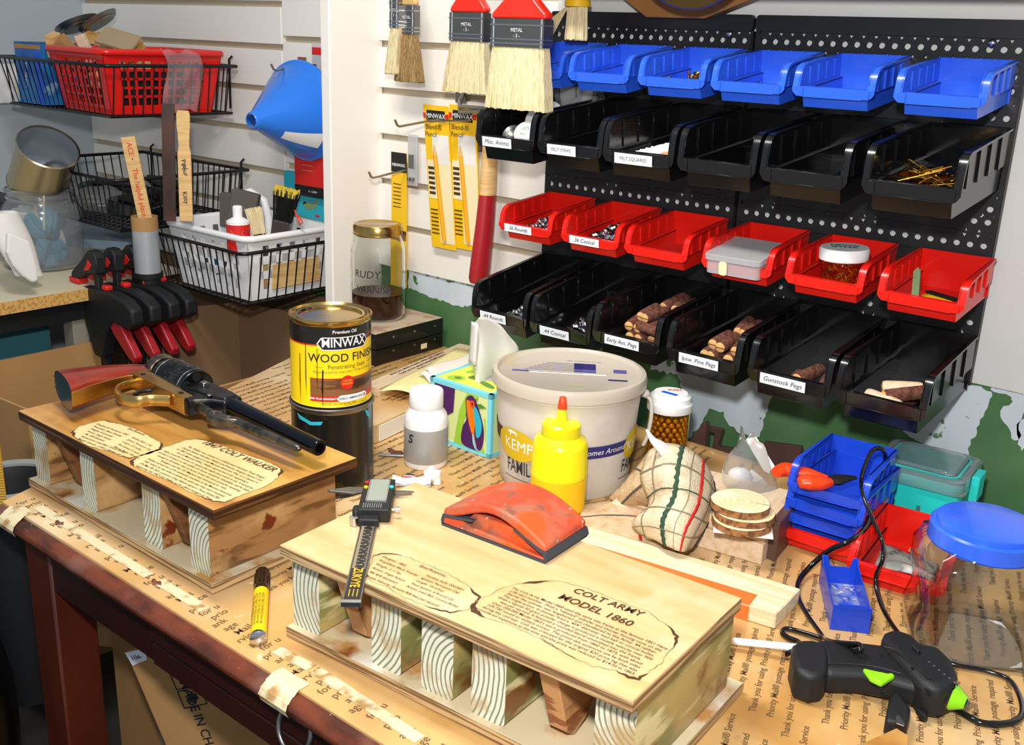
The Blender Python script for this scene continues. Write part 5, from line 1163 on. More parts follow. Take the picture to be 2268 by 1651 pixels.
# plaques
S1.plaque([z1(*p) for p in [(380, 775), (430, 740), (520, 715), (560, 708), (620, 722), (700, 745), (760, 770), (830, 810), (878, 835), (870, 865), (800, 890), (740, 905), (690, 912), (640, 900), (600, 880), (540, 865), (470, 845), (400, 800)]], [(z1(385, 780), .004, .012), (z1(875, 850), .0035, .016), (z1(600, 712), .002, .015), (z1(700, 910), .0012, .02)], '')
S1.para_left(['Designed & Produced: 1847', 'Propellant: Black Powder', 'Weight: 4.5 pounds', 'Action: Single Action', '.44, .454 diameter', 'Ammunition: Lead Ball, Conical Bullet', 'Muzzle Velocity: 1,000-1,200 feet per second'], z1(520, 728), z1(690, 790), z1(420, 808))
S1.para_left(['Specifications:'], z1(690, 752), z1(780, 790), z1(690, 752))
S1.para_left(['Number Built: 1,100', 'Ignition: Percussion Cap', 'Length: 15.5 inches', 'Feed System: 6 round', 'Effective Range: 100 yards'], z1(710, 800), z1(815, 848), z1(612, 850))
S1.pb.obj('plaque', S1.t, smooth=0)['label'] = 'small specifications plaque printed like old parchment'
S1.plaque([z1(*p) for p in [(695, 930), (760, 895), (860, 860), (930, 840), (1000, 815), (1060, 808), (1120, 818), (1180, 840), (1260, 870), (1340, 900), (1420, 925), (1500, 960), (1525, 985), (1490, 1020), (1440, 1060), (1400, 1075), (1330, 1100), (1270, 1125), (1210, 1150), (1140, 1145), (1080, 1120), (1000, 1085), (920, 1040), (840, 1010), (760, 975), (700, 945)]], [(z1(695, 935), .0045, .014), (z1(1522, 990), .004, .012), (z1(1110, 815), .002, .02), (z1(1150, 1145), .0015, .03)], '')
S1.para(['1847 COLT WALKER'], z1(1093, 825), z1(1480, 980), z1(1093, 825), z1(1480, 980), bold=.014, shear=.15)
S1.para(['The Walker was created in a collaboration between Texas Ranger', 'Captain Samuel Hamilton Walker and firearms designer Samuel Colt', 'In 1847, when engaged in the Mexican-American War, as a Captain in', 'the US Mounted Rifles, Walker approached Colt requesting a', 'large, powerful revolver to replace the single-shot pistols in use. It would be', 'carried in holsters on the saddle of a horse, would be reloadable, and be large', 'enough to kill either man or horse. It was the most powerful repeating', 'handgun until the .357 Magnum was introduced in 1935.', 'Walker carried two of his namesake revolvers in the Mexican-American', 'War where he was killed in battle the same year they were invented.', 'On May 28, 2021, governor Greg Abbott signed a Texas Senate Bill', 'supporting the 1847 Colt Walker as the official handgun of Texas.'], z1(1010, 850), z1(1425, 1022), z1(748, 958), z1(1130, 1132))
S1.pb.obj('plaque', S1.t, smooth=0)['label'] = 'large parchment plaque headed 1847 COLT WALKER'
S2.plaque([z5(*p) for p in [(600, 570), (625, 500), (670, 483), (760, 490), (850, 515), (940, 550), (1060, 600), (1130, 640), (1200, 680), (1235, 720), (1278, 750), (1260, 790), (1200, 830), (1090, 850), (1000, 830), (900, 790), (800, 750), (700, 690), (620, 660), (575, 630)]], [(z5(700, 483), .0018, .018), (z5(1260, 735), .003, .014), (z5(1050, 845), .002, .02)], '')
S2.para_left(['Designer: 1860', 'Propellant: Black Powder', 'Weight: 2.11 lbs', 'Action: Single Action', '.44/.454 diameter)', 'Muzzle Velocity: Around 900 feet per second'], z5(680, 505), z5(820, 562), z5(575, 620))
S2.para_left(['Specifications:'], z5(905, 560), z5(1068, 628), z5(905, 560))
S2.para_left(['Number built: 200,000+', 'Ignition: Percussion Cap', 'Length: 14 inches', 'Feed System: 6-Round Cyl.', 'Ammo: Lead Ball, Conical Bullet'], z5(945, 620), z5(1175, 712), z5(825, 685))
S2.pb.obj('plaque', S2.t, smooth=0)['label'] = 'small specifications outline engraved on the light board'
S2.plaque([z5(*p) for p in [(1210, 810), (1250, 770), (1330, 740), (1400, 700), (1500, 672), (1600, 655), (1700, 655), (1750, 656)]]+[z6(*p) for p in [(290, 455), (480, 505), (600, 550), (700, 590), (860, 655), (950, 680), (1020, 740), (1110, 800), (1165, 860), (1150, 920), (1080, 980), (1040, 1060), (960, 1110), (880, 1180), (790, 1165), (700, 1110), (540, 1080), (380, 1010), (250, 940), (150, 870)]]+[z5(*p) for p in [(1850, 1130), (1700, 1040), (1600, 990), (1450, 920), (1300, 880), (1220, 840)]], [(z5(1225, 830), .006, .016), (z6(110, 455), .004, .012), (z6(1160, 860), .003, .02), (z6(830, 1175), .0035, .016)], '')
S2.para(['COLT ARMY'], z6(392, 520), z6(905, 705), z6(392, 520), z6(905, 705), bold=.014, shear=.1)
S2.para(['MODEL 1860'], z6(292, 565), z6(825, 775), z6(292, 565), z6(825, 775), bold=.014, shear=.1)
S2.para(['The Colt Army Model 1860 used the same size frame as the famous 1851 Navy', '(.36 cal.) revolver. With a "rebated" cylinder and shorter forcing cone on the', 'barrel, the cylinder was lengthened and chambered to the Army .44 caliber.', 'The single-action, 6-shooter fired a .454" diameter lead ball or conical bullet.', 'With a typical 30 grain powder charge it produced a muzzle velocity near 900', 'feet per second. It featured a rounded barrel smoothed into the frame.', "Over 200,000 Model 1860's were produced from 1860 to 1873, with about", '129,730 issued to military troops. The pistol saw extensive use by both sides', 'during the civil war. Colt was criticized for the original $20 price tag that was', 'considered expensive at the time and the price was reduced to $14.50 in 1865.'], z5(1465, 695), z6(1085, 955), z5(1252, 822), z6(850, 1140))
S2.pb.obj('plaque', S2.t, smooth=0)['label'] = 'large engraved outline headed COLT ARMY MODEL 1860'

# ================================================================ REVOLVER
gun = thing('revolver', 'antique percussion revolver with wooden grip and brass guard lying on the aged stand', 'revolver')
GA = R(-2.4); GO = PZ(706, 995, .137)
gun.location = (GO.x, GO.y, TOPZ+.0255); gun.rotation_euler = (0, R(1.2), GA)
def mm(*pts): return [(x/1000, y/1000) for x, y in pts]
def solid(b, pts, t0, t1): b.prism(mm(*pts), t0/1000, t1/1000); return b
# grip
b = B().mat('grip_wood')
gs = [(-322, -4, -44, 13), (-338, 0, -52, 15.5), (-356, -14, -68, 17), (-374, -34, -84, 18), (-390, -58, -100, 19), (-402, -84, -116, 21), (-408, -100, -130, 22)]
rings = []; n = 20
cen = [(-324, -4, -320, -38), (-343, -3, -324, -52), (-358, -20, -324, -68), (-368, -44, -322, -86), (-376, -72, -318, -104), (-382, -98, -312, -120), (-385, -118, -309, -132)]
th = [10.5, 13, 15, 17, 19, 20.5, 21]
vs = []; fs = []
for (xa, ya, xb, yb), tk in zip(cen, th):
    for i in range(n):
        a = 2*PI*i/n; u = (1+math.copysign(abs(math.cos(a))**.8, math.cos(a)))/2; vs.append(((xb+(xa-xb)*u)/1000, (yb+(ya-yb)*u)/1000, tk*math.copysign(abs(math.sin(a))**.7, math.sin(a))/1000))
for k in range(len(cen)-1):
    for i in range(n): fs.append((k*n+i, k*n+(i+1) % n, (k+1)*n+(i+1) % n, (k+1)*n+i))
fs.append(tuple(range(n)))
b.add(vs, fs); b.mat('dark_stick').add(vs[-n:], [tuple(range(n))]); b.obj('grip', gun, smooth=60)
b = B().mat('brass_polished'); sp = [Vector((xb/1000+.0005, yb/1000-.0008, 0)) for _, _, xb, yb in cen]
for (p, q) in zip(sp[:-1], sp[1:]): pass
b.add([(p.x, p.y, s_*.0095) for p in sp for s_ in (-1, 1)]+[(p.x-.004, p.y+.006, s_*.0095) for p in sp for s_ in (-1, 1)], [f for k in range(len(sp)-1) for f in ((2*k, 2*k+1, 2*k+3, 2*k+2), (2*k+1, 14+2*k+1, 14+2*k+3, 2*k+3), (2*k, 2*k+2, 14+2*k+2, 14+2*k))])
b.obj('grip_strap', gun, smooth=60, bevel=.0008)
b = B().mat('case_colour'); bs = [Vector((xa/1000-.0008, ya/1000+.0006, 0)) for xa, ya, _, _ in cen]
b.add([(p.x, p.y, s_*.0075) for p in bs for s_ in (-1, 1)]+[(p.x+.004, p.y-.004, s_*.0075) for p in bs for s_ in (-1, 1)], [f for k in range(len(bs)-1) for f in ((2*k, 2*k+1, 2*k+3, 2*k+2), (2*k+1, 14+2*k+1, 14+2*k+3, 2*k+3), (2*k, 2*k+2, 14+2*k+2, 14+2*k))])
b.obj('back_strap', gun, smooth=60)
# brass guard
b = B().mat('brass_polished'); gl = spline([(-.316, -.040, 0), (-.312, -.064, 0), (-.300, -.080, 0), (-.275, -.086, 0), (-.254, -.078, 0), (-.248, -.062, 0), (-.232, -.046, 0)], 5); b.tube(gl, [.0030]*len(gl), 12, flat=2.6)
solid(b, [(-330, -46), (-330, -34), (-205, -30), (-205, -42), (-300, -46)], -7, 7); b.obj('trigger_guard', gun, smooth=50, bevel=.001)
b = B().mat('gun_blue'); b.tube(spline([(-.280, -.044, 0), (-.284, -.056, 0), (-.278, -.068, 0)], 4), [.0026]*9, 8); b.obj('trigger', gun, smooth=60)
# frame
b = B().mat('case_colour'); solid(b, [(-334, -44), (-346, -10), (-340, 14), (-328, 20), (-320, -22), (-205, -25), (-205, -33), (-328, -36)], -10.5, 10.5); solid(b, [(-206, -25), (-206, -34), (-330, -36), (-334, -30), (-325, -25)], -10.0, 10.0)
b.at((-.326, 0, 0), (0, PI/2, 0)); b.cyl(.0255, -.010, .004, 30, .024); b.X = Matrix.Identity(4); b.obj('frame', gun, smooth=40, bevel=.0012)
b = B().mat('brass_polished'); solid(b, [(-334, -46), (-330, -24), (-300, -27), (-205, -31), (-205, -44)], -11.3, 11.3); b.obj('frame_plate', gun, smooth=0, bevel=.0005)
for x in (-.312, -.222): c_ = B().mat('brass_dark'); c_.at((x, -.037, .0112)); c_.cyl(.003, 0, .0008, 14); c_.obj('frame_screw', gun, smooth=40)
b = B().mat('case_colour'); solid(b, [(-346, 6), (-330, 12), (-332, 24), (-352, 32), (-366, 28), (-370, 22), (-356, 20)], -5, 5); b.obj('hammer_spur', gun, smooth=30, bevel=.002, bseg=2)
# cylinder with chambers
CR = .0255; nS = 72
def cylprof(a, u):
    flute = 0
    return CR
b = B().mat('gun_blue'); b.at((0, 0, 0), (0, 0, 0))
X0, X1 = -.318, -.247
ringv = lambda x, r_: [(x, r_*math.cos(2*PI*i/48), r_*math.sin(2*PI*i/48)) for i in range(48)]
rs = [(X0, .020), (X0+.002, .0235), (X0+.010, CR), (X1-.002, CR), (X1, CR-.0015)]
vs = [v for x, r_ in rs for v in ringv(x, r_)]; fs = [(k*48+i, k*48+(i+1) % 48, (k+1)*48+(i+1) % 48, (k+1)*48+i) for k in range(len(rs)-1) for i in range(48)]; fs.append(tuple(range(48))); fs.append(tuple(4*48+i for i in range(48))); b.add(vs, fs)
b.mat('dull_steel')
rr = random.Random(6)
for k in range(70):   # engraved scene on the cylinder
    a = rr.uniform(.3, 2.9); x = rr.uniform(X0+.014, X1-.012); l_ = rr.uniform(.002, .007); d = rr.uniform(-.09, .09)
    pts = [(x+l_*u, (CR+.0001)*math.cos(a+d*u), (CR+.0001)*math.sin(a+d*u)) for u in (0, .5, 1)]; b.tube(pts, .00028, 4)
for x in (X0+.012, X1-.007): b.tube([(x, (CR+.00005)*math.cos(2*PI*i/48), (CR+.00005)*math.sin(2*PI*i/48)) for i in range(48)], .0003, 4, closed=True)
b.mat('hole_black')
for k in range(6):
    a = PI/6+k*PI/3; b.at((X1+.0003, .0165*math.cos(a), .0165*math.sin(a)), (0, PI/2, 0)); b.cyl(.0060, -.001, .0007, 20)
b.at(); b.obj('cylinder', gun, smooth=40)
# barrel lug + barrel
b = B().mat('gun_blue'); solid(b, [(-243, -42), (-243, 14), (-190, 15), (-165, 12), (-165, -13), (-183, -22), (-196, -44)], -10.5, 10.5); solid(b, [(-243, -24), (-243, 10), (-170, 8), (-170, -9), (-190, -18)], -12.5, 12.5); b.obj('barrel_lug', gun, smooth=30, bevel=.0025, bseg=2)
b = B().mat('dull_steel'); b.box(-.232, -.222, -.006, .003, -.016, .0165); b.at((-.190, -.018, .0125)); b.cyl(.0032, 0, .0012, 14); b.at(); b.obj('wedge', gun, smooth=30, bevel=.0008)
b = B().mat('gun_barrel'); b.at((-.17, 0, 0), (0, PI/2, 0)); b.lathe([(.0112, 0), (.0104, .03), (.0094, .168), (.0092, .171), (.0085, .172), (.0057, .172), (.0056, .150), (0, .150)], 32); b.at(); b.box(-.008, -.004, .009, .0125, -.0006, .0006); b.obj('barrel', gun, smooth=40)
b = B().mat('hole_black'); b.at((-.17, 0, 0), (0, PI/2, 0)); b.cyl(.0056, .1501, .1515, 24); b.at(); b.obj('bore', gun, smooth=40)
# loading lever
b = B().mat('gun_lever'); solid(b, [(-142, -28), (-150, -24), (-160, -28), (-164, -37), (-154, -46), (-140, -46), (-128, -40), (-118, -31), (-112, -24), (-120, -20), (-130, -24)], -6, 6); b.obj('lever_pivot', gun, smooth=30, bevel=.0025, bseg=2)
b = B().mat('gun_lever'); b.tube([(-.200, -.031, 0), (-.160, -.033, 0)], .0062, 14); b.tube([(-.135, -.031, 0), (-.115, -.0255, 0), (-.06, -.0215, 0), (-.018, -.0185, 0), (-.012, -.018, 0), (-.009, -.018, 0)], [.0048, .0062, .0058, .0046, .0036, .0012], 14); b.obj('loading_lever', gun, smooth=60)
b = B().mat('dull_steel')
for x, y in ((-.152, -.036), (-.128, -.032)): b.at((x, y, .006)); b.cyl(.0032, 0, .0012, 14)
b.at(); b.obj('lever_screw', gun, smooth=40)

# ================================================================ CALIPER
A0 = PZ(*z5(487, 785), TOPZ+.004); A1 = PZ(*z5(640, 90), TOPZ+.008)
ca = math.atan2((A1-A0).y, (A1-A0).x); cl = (A1-A0).length
cal = thing('digital_caliper', 'digital caliper marked ZUKVYE lying across the light display stand', 'caliper', (A0.x, A0.y, TOPZ+.0006), ca)
b = B().mat('dull_steel'); b.box(0, cl+.01, -.008, .008, 0, .0034); b.mat('caliper_dark').box(.004, cl*.78, -.0068, .0068, .0034, .0038)
b.mat('stamp_gold'); b.text('ZUKVYE', .0115, (.042, .0003, .0042), (0, 0, PI), 'CENTER', .03, 0, .8)
for k in range(3): b.box(.010+k*.0, .022, -.004+k*.0035, -.0032+k*.0035, .0038, .0041)
b.mat('label_silver')
for k in range(66): b.box(.060+k*.0013, .0604+k*.0013, .0035 if k % 5 else .001, .0062, .0038, .0040)
for k in range(33): b.box(.060+k*.0026, .0605+k*.0026, -.0062, -.0045 if k % 4 else -.003, .0038, .0040)
for k in range(8): b.text(str(8-k), .0045, (.066+k*.010, -.0012, .0042), (0, 0, PI))
b.mat('steel').box(-.001, .004, -.0085, .0085, -.0002, .0042); b.obj('beam', cal, smooth=0, bevel=.0003)
hb = cl*.70; 
b = B().mat('soft_black'); b.prism(rrect(hb, cl+.008, -.020, .012, .002), .002, .0155); b.prism(rrect(hb-.012, hb, -.010, .010, .001), .002, .010); b.prism(rrect(hb+.002, hb+.018, .010, .018, .004), .001, .012); b.obj('housing', cal, smooth=30, bevel=.0015, bseg=2)
b = B().mat('lcd'); b.prism(rrect(hb+.020, cl+.003, -.014, .005, .001), .0155, .0162); b.mat('steel')
for a0, a1, c0, c1 in ((hb+.019, cl+.004, -.0152, -.0142), (hb+.019, cl+.004, .0052, .0062), (hb+.019, hb+.0198, -.015, .006), (cl+.0032, cl+.004, -.015, .006)): b.box(a0, a1, c0, c1, .0155, .0166)
b.obj('display', cal, smooth=0)
b = B().mat('red'); b.cyl(.0022, .0155, .017, 12, cx=cl-.004, cy=.009); b.obj('red_button', cal)
b = B().mat('yellow_card'); b.cyl(.0022, .0155, .017, 12, cx=cl-.016, cy=.009); b.obj('yellow_button', cal)
b = B().mat('teal_plastic'); b.cyl(.0022, .0155, .017, 12, cx=cl-.014, cy=-.0175); b.obj('green_button', cal)
b = B().mat('pail_grey')
for k in range(9): b.box(hb+.004, hb+.014, -.011+k*.0022, -.0103+k*.0022, .0155, .0160)
b.obj('vent_marks', cal, smooth=0)
b = B().mat('dull_steel'); b.prism([(cl+.002, .008), (cl+.012, .010), (cl+.012, .030), (cl+.003, .052), (cl+.001, .050), (cl-.004, .022)], .001, .0036); b.obj('jaw', cal, smooth=0, bevel=.0005)
b = B().mat('dull_steel'); b.prism([(cl+.006, -.018), (cl+.000, -.020), (cl+.002, -.036), (cl+.004, -.040)], .002, .0036); b.prism([(cl-.010, -.020), (cl-.004, -.020), (cl-.001, -.038)], .002, .0036); b.obj('inside_jaw', cal, smooth=0)
b = B().mat('steel'); b.cyl(.0048, .000, .0075, 20, cx=hb-.003, cy=.0150); b.cyl(.0052, .0055, .0085, 20, cx=hb-.003, cy=.0150); b.obj('thumb_roller', cal, smooth=40)
b = B().mat('steel'); b.at((hb+.014, -.021, .009), (PI/2, 0, 0)); b.cyl(.0016, 0, .005, 10); b.cyl(.0034, .004, .008, 14); b.at(); b.obj('lock_screw', cal, smooth=40)

# ================================================================ SANDING BLOCK
z4 = lambda x, y: (950+x/2.949, 700+y/2.949)
P0 = PZ(*z4(92, 1345), TOPZ+.004); P1 = PZ(*z4(755, 1620), TOPZ); P2 = PZ(*z4(1018, 1425), TOPZ+.004)
sa = math.atan2((P1-P0).y, (P1-P0).x); SL = (P1-P0).length; SW = .072
sb = thing('sanding_block', 'scuffed orange-red rubber sanding block on the light display stand', 'sanding block', (P0.x, P0.y, TOPZ+.0004), sa)
def top_prof(n=14): return [(SL*.0+SL*i/n, .0) for i in range(n+1)]
up_ = [(SL*u, .0165+.030*math.sin(PI*(.10+.80*u))**1.0-.010) for u in [i/16 for i in range(17)]]
lo_ = [(SL*u, .012+.004*math.sin(PI*u)+.016*math.sin(PI*u)**2) for u in [1-i/16 for i in range(17)]]
b = B().mat('rubber_red'); b.prism([(x, z+.002) for x, z in up_]+[(x, z-.002) for x, z in lo_], 0, SW, 'y'); b.obj('upper_shell', sb, smooth=30, bevel=.0025, bseg=2)
b = B().mat('rubber_red'); b.prism([(.000, .003), (0, .010), (SL*.22, .013), (SL*.28, .022), (SL*.72, .020), (SL*.82, .009), (SL, .006), (SL, .003)], .006, SW-.006, 'y'); b.prism([(0, .002), (0, .0095), (SL*.20, .012), (SL*.3, .008), (SL*.75, .006), (SL, .0045), (SL, .002)], 0, SW, 'y'); b.obj('lower_base', sb, smooth=30, bevel=.001)
b = B().mat('sandpaper'); b.prism([(-.001, .0), (-.002, .006), (.0, .0125), (SL*.30, .0160), (SL*.30, .0150), (.002, .010), (0, .002), (SL, .002), (SL-.002, .008), (SL*.70, .023), (SL*.70, .0245), (SL+.001, .0105), (SL+.003, .004), (SL+.001, .0)], -.001, SW+.001, 'y'); b.obj('sandpaper_sheet', sb, smooth=0)
# ================================================================ MARKER
E0 = PZ(582, 1268, .009); E1 = PZ(572, 1418, .0085); d = (E0-E1); ml = d.length
mk_ = thing('marker', 'yellow stain marker with black cap lying on the paper between the stands', 'marker', (E1.x, E1.y, .0092)); mk_.rotation_euler = d.to_track_quat('Z', 'Y').to_euler()
r_ = .0083
b = B().mat('yellow_card'); b.lathe([(r_, .004), (r_, ml*.66)], 24); b.obj('barrel', mk_, smooth=40)
b = B().mat('steel'); b.lathe([(0, -.001), (r_*.8, .0), (r_*1.02, .001), (r_*1.02, .0045)], 24); b.obj('end_cap', mk_, smooth=40)
b = B().mat('black_gloss'); b.lathe([(r_*1.02, ml*.66), (r_*1.02, ml*.72), (r_*.95, ml*.74), (r_*.95, ml*.98), (r_*.7, ml), (0, ml)], 16); 
for k in range(10): a = k*PI/5; b.box(r_*.93*math.cos(a)-.0008, r_*.93*math.cos(a)+.0008, r_*.93*math.sin(a)-.0008, r_*.93*math.sin(a)+.0008, ml*.76, ml*.97)
b.obj('cap', mk_, smooth=30)
b = B().mat('ink')
for rw in range(5):
    n0 = len(b.v); b.text('WOOD FINISH STAIN MARKER interior stain', .0042, (0, (rw-2)*.0034, .0), (0, 0, 0), 'CENTER', 0)
    dirn = (mk_.rotation_euler.to_matrix().inverted() @ Vector((-.2, -.45, .87))).normalized(); a0 = math.atan2(dirn.y, dirn.x)
    b.warp(n0, lambda v: (math.cos(a0+v.y/r_)*(r_+.0002), math.sin(a0+v.y/r_)*(r_+.0002), ml*.34-v.x*.75))
b.obj('barrel_print', mk_, smooth=0)
# ================================================================ CANS
def wrapf(r_, a0): return lambda v: (math.cos(a0+v.x/r_)*(r_+v.y), math.sin(a0+v.x/r_)*(r_+v.y), v.z)
def wr_rect(b, r_, a0, u0, u1, z0, z1, d=.0003, n=None):
    n = n or max(1, int(abs(u1-u0)/.004)); b.add([(math.cos(a0+(u0+(u1-u0)*i/n)/r_)*(r_+d), math.sin(a0+(u0+(u1-u0)*i/n)/r_)*(r_+d), z) for i in range(n+1) for z in (z0, z1)], [(2*i, 2*i+2, 2*i+3, 2*i+1) for i in range(n)])
def slices(pts, step):
    u0, u1 = min(p[0] for p in pts), max(p[0] for p in pts); n = max(2, int((u1-u0)/step)); out = []
    for i in range(n+1):
        u = u0+(u1-u0)*min(max(i/n, .0008), .9992); zs = []
        for k in range(len(pts)):
            (x0, z0), (x1, z1) = pts[k], pts[(k+1) % len(pts)]
            if (x0 <= u < x1) or (x1 <= u < x0): zs.append(z0+(z1-z0)*(u-x0)/(x1-x0))
        if zs: out.append((u, min(zs), max(zs)))
    return out
def wr_poly(b, r_, a0, pts, d=.0004):
    sl = slices(pts, .0025); b.add([(math.cos(a0+u/r_)*(r_+d), math.sin(a0+u/r_)*(r_+d), z) for u, za, zb in sl for z in (za, zb)], [(2*i, 2*i+2, 2*i+3, 2*i+1) for i in range(len(sl)-1)])
def wr_text(b, s_, size, r_, a0, u, z, d=.0006, bold=.0, shear=0., rot=0., sx=1.):
    n0 = len(b.v); b.text(s_, size, (u, 0, z), (PI/2, rot, 0), 'CENTER', bold, shear, sx); b.warp(n0, lambda v: (math.cos(a0+v.x/r_)*(r_+d), math.sin(a0+v.x/r_)*(r_+d), v.z))
A0_ = math.atan2(-.854, 1.0)
bc = thing('paint_can', 'old black paint can with a turquoise smear, under the yellow can', 'paint can', (-.997, .852, 0))
b = B().mat('can_black'); b.lathe([(0, 0), (.053, 0), (.0545, .002), (.0535, .004), (.0535, .118)], 56); b.obj('can_body', bc, smooth=40)
b = B().mat('dull_steel'); b.lathe([(.0535, .116), (.0555, .119), (.0555, .1225), (.0535, .1235), (.050, .1215), (0, .1215)], 56); b.obj('rim', bc, smooth=40)
b = B().mat('turquoise'); 
wr_poly(b, .0537, A0_, [(-.052, .113), (-.040, .110), (-.028, .106), (-.012, .108), (-.014, .103), (-.030, .101), (-.036, .104), (-.048, .106)]); wr_poly(b, .0537, A0_, [(.046, .117), (.056, .112), (.060, .100), (.052, .106)])
b.obj('paint_smear', bc, smooth=0)
mc = thing('paint_can', 'yellow and black MINWAX WOOD FINISH can standing on the black can', 'paint can', (-1.0, .854, .1236)); r_ = .0520
b = B().mat('can_yellow'); b.lathe([(0, 0), (.050, 0), (.0528, .0015), (.0520, .0035), (.0520, .086)], 64); b.mat('can_black').lathe([(.0520, .086), (.0520, .108)], 64); b.obj('can_body', mc, smooth=40)
b = B().mat('can_lid'); b.lathe([(.0520, .107), (.0538, .110), (.0538, .1135), (.0515, .1145), (.0490, .112), (.0475, .1125), (.0455, .1100), (.0440, .1125), (.041, .1125), (.0395, .1095), (0, .1095)], 64); b.obj('lid', mc, smooth=40)
b = B().mat('red'); a0 = A0_
us = [(-.115+i*.006) for i in range(40)]
edge = lambda u: .0885+.0045*math.sin((u-.02)*22)
for u in us: b.add([(math.cos(a0+q/r_)*(r_+.0002), math.sin(a0+q/r_)*(r_+.0002), z) for q, z in ((u, edge(u)-.0018), (u+.006, edge(u+.006)-.0018), (u+.006, edge(u+.006)), (u, edge(u)))], [(0, 1, 2, 3)])
b.mat('can_black')
for u in us: b.add([(math.cos(a0+q/r_)*(r_+.0002), math.sin(a0+q/r_)*(r_+.0002), z) for q, z in ((u, edge(u)), (u+.006, edge(u+.006)), (u+.006, .098), (u, .098))], [(0, 1, 2, 3)])
a0 = A0_+R(20)
b.mat('white_plastic'); hexo = [(-.036, .086), (-.030, .0945), (.030, .0945), (.036, .086), (.030, .0775), (-.030, .0775)]
def dense(p, k=10): 
    o = []
    for i in range(len(p)):
        (x0, z0), (x1, z1) = p[i], p[(i+1) % len(p)]; o += [(x0+(x1-x0)*j/k, z0+(z1-z0)*j/k) for j in range(k)]
    return o
wr_poly(b, r_, a0, dense(hexo), .0004); b.mat('black_matte'); wr_poly(b, r_, a0, dense([(x*.955, .086+(z-.086)*.87) for x, z in hexo]), .0006)
b.mat('white_plastic'); wr_text(b, 'MINWAX', .0165, r_, a0, 0, .0868, .0010, .010, sx=.86); wr_text(b, 'Premium Oil', .0062, r_, a0, 0, .101, .0006, .01)
b.mat('ink'); wr_text(b, 'WOOD FINISH', .0150, r_, a0, .003, .0668, .0006, .01, sx=1.02)
b.mat('ink_brown'); wr_text(b, 'Penetrating Stain', .0078, r_, a0, .004, .0555); wr_text(b, 'Recommended for even color \u2022 Dries in 2 hours', .0042, r_, a0, .0, .0488)
wr_rect(b, r_, a0, -.040, -.028, .0552, .0556, .0005); wr_rect(b, r_, a0, .036, .050, .0552, .0556, .0005)
b.mat('wood_picture'); wr_rect(b, r_, a0, -.046, .056, .0165, .0395, .0004); b.mat('red'); wr_rect(b, r_, a0, -.046, .056, .0395, .0405, .0004); wr_rect(b, r_, a0, -.046, .056, .0095, .0165, .0004)
wr_poly(b, r_, a0, [(.002+.0095*math.cos(k*PI/12), .034+.0095*math.sin(k*PI/12)) for k in range(24)], .0009)
b.mat('can_yellow'); wr_text(b, 'COLOR', .0034, r_, a0, .002, .0365, .0012); wr_text(b, 'WOOD', .0040, r_, a0, .002, .0325, .0012)
b.mat('white_plastic'); wr_poly(b, r_, a0, dense([(-.012, .013), (-.008, .0175), (.030, .0175), (.034, .013), (.030, .0085), (-.008, .0085)], 6), .0010); wr_text(b, 'SEMI-TRANSPARENT', .0040, r_, a0, -.030, .013, .0007, .02)
b.mat('ink'); wr_text(b, 'EARLY AMERICAN 230', .0040, r_, a0, .011, .013, .0013, .02); wr_text(b, 'NOTICE: color on can may differ', .0034, r_, a0, -.008, .0062); wr_text(b, '1 QUART 32 FL OZ (946 mL)', .0030, r_, a0, .016, .0035)
b.mat('can_black')
for (u, z0, z1, w_) in ((-.052, .012, .085, .0014), (-.036, .02, .080, .0010), (-.030, .001, .052, .0022), (.0405, .025, .062, .0012), (-.062, .0, .07, .0016)): wr_poly(b, r_, a0, [(u, z0), (u+w_, z0+.003), (u+w_*.7, z1*.6), (u+w_*1.1, z1), (u, z1), (u-w_*.3, z1*.5)], .0011)
b.obj('can_label', mc, smooth=0)
# ================================================================ VARNISH JAR ON BLACK CASES
for k, (z0, lb) in enumerate(((.0, 'lower of the two flat black cases under the varnish jar'), (.0305, 'upper flat black case with stained top, carrying the varnish jar'))):
    t = thing('black_case', lb, 'case', (-1.525, 1.245, z0+.0006)); b = B().mat('case_black'); b.box(0, .190, 0, .178, 0, .0288)
    if k: b.mat('case_top'); b.box(.001, .189, .001, .177, .0288, .0296)
    b.obj('case_body', t, smooth=0, bevel=.0015, bseg=2); b = B().mat('steel')
    for y in (.045, .1, .155): b.at((.190, y, .021-.004*k), (0, PI/2, 0)); b.cyl(.0022, 0, .001, 10)
    b.at(); b.mat('pale_card')
    if not k: b.box(.190, .1905, .118, .134, .008, .018)
    b.obj('rivets', t, smooth=30)
vj = thing('varnish_jar', 'glass jar marked RUDY VARNISH half full of dark liquid, with gold lid', 'jar', (-1.425, 1.336, .061))
JW = .0525
b = B().mat('clear_glass'); b.lathe([(0, 0), (.046, 0), (JW, .008), (JW, .115), (.0515, .135), (.046, .152), (.0425, .160), (.0425, .170), (.0400, .170), (.0400, .160), (.0435, .151), (.049, .134), (.0500, .115), (.0500, .01), (.045, .004), (0, .004)], 56); b.obj('glass', vj, smooth=50)
b = B().mat('brass_dark'); b.mats[0] = M['can_lid']; b.lathe([(.0455, .160), (.0468, .162), (.0462, .166), (.0466, .176), (.0445, .180), (.038, .181), (.036, .1795), (0, .1795)], 56); b.obj('lid', vj, smooth=40)
b = B().mat('varnish'); b.lathe([(0, .0045), (.0445, .0045), (.0496, .0105), (.0496, .050), (0, .050)], 56); b.obj('varnish', vj, smooth=40)
b = B().mat('ink'); aj = math.atan2(-1.336, 1.425); 
wr_text(b, 'RUDY', .020, JW, aj, -.022, .092, .0006, .0, .1); wr_text(b, 'VARNISH', .018, JW, aj, -.008, .063, .0006, .0, .1); b.obj('handwriting', vj, smooth=0)
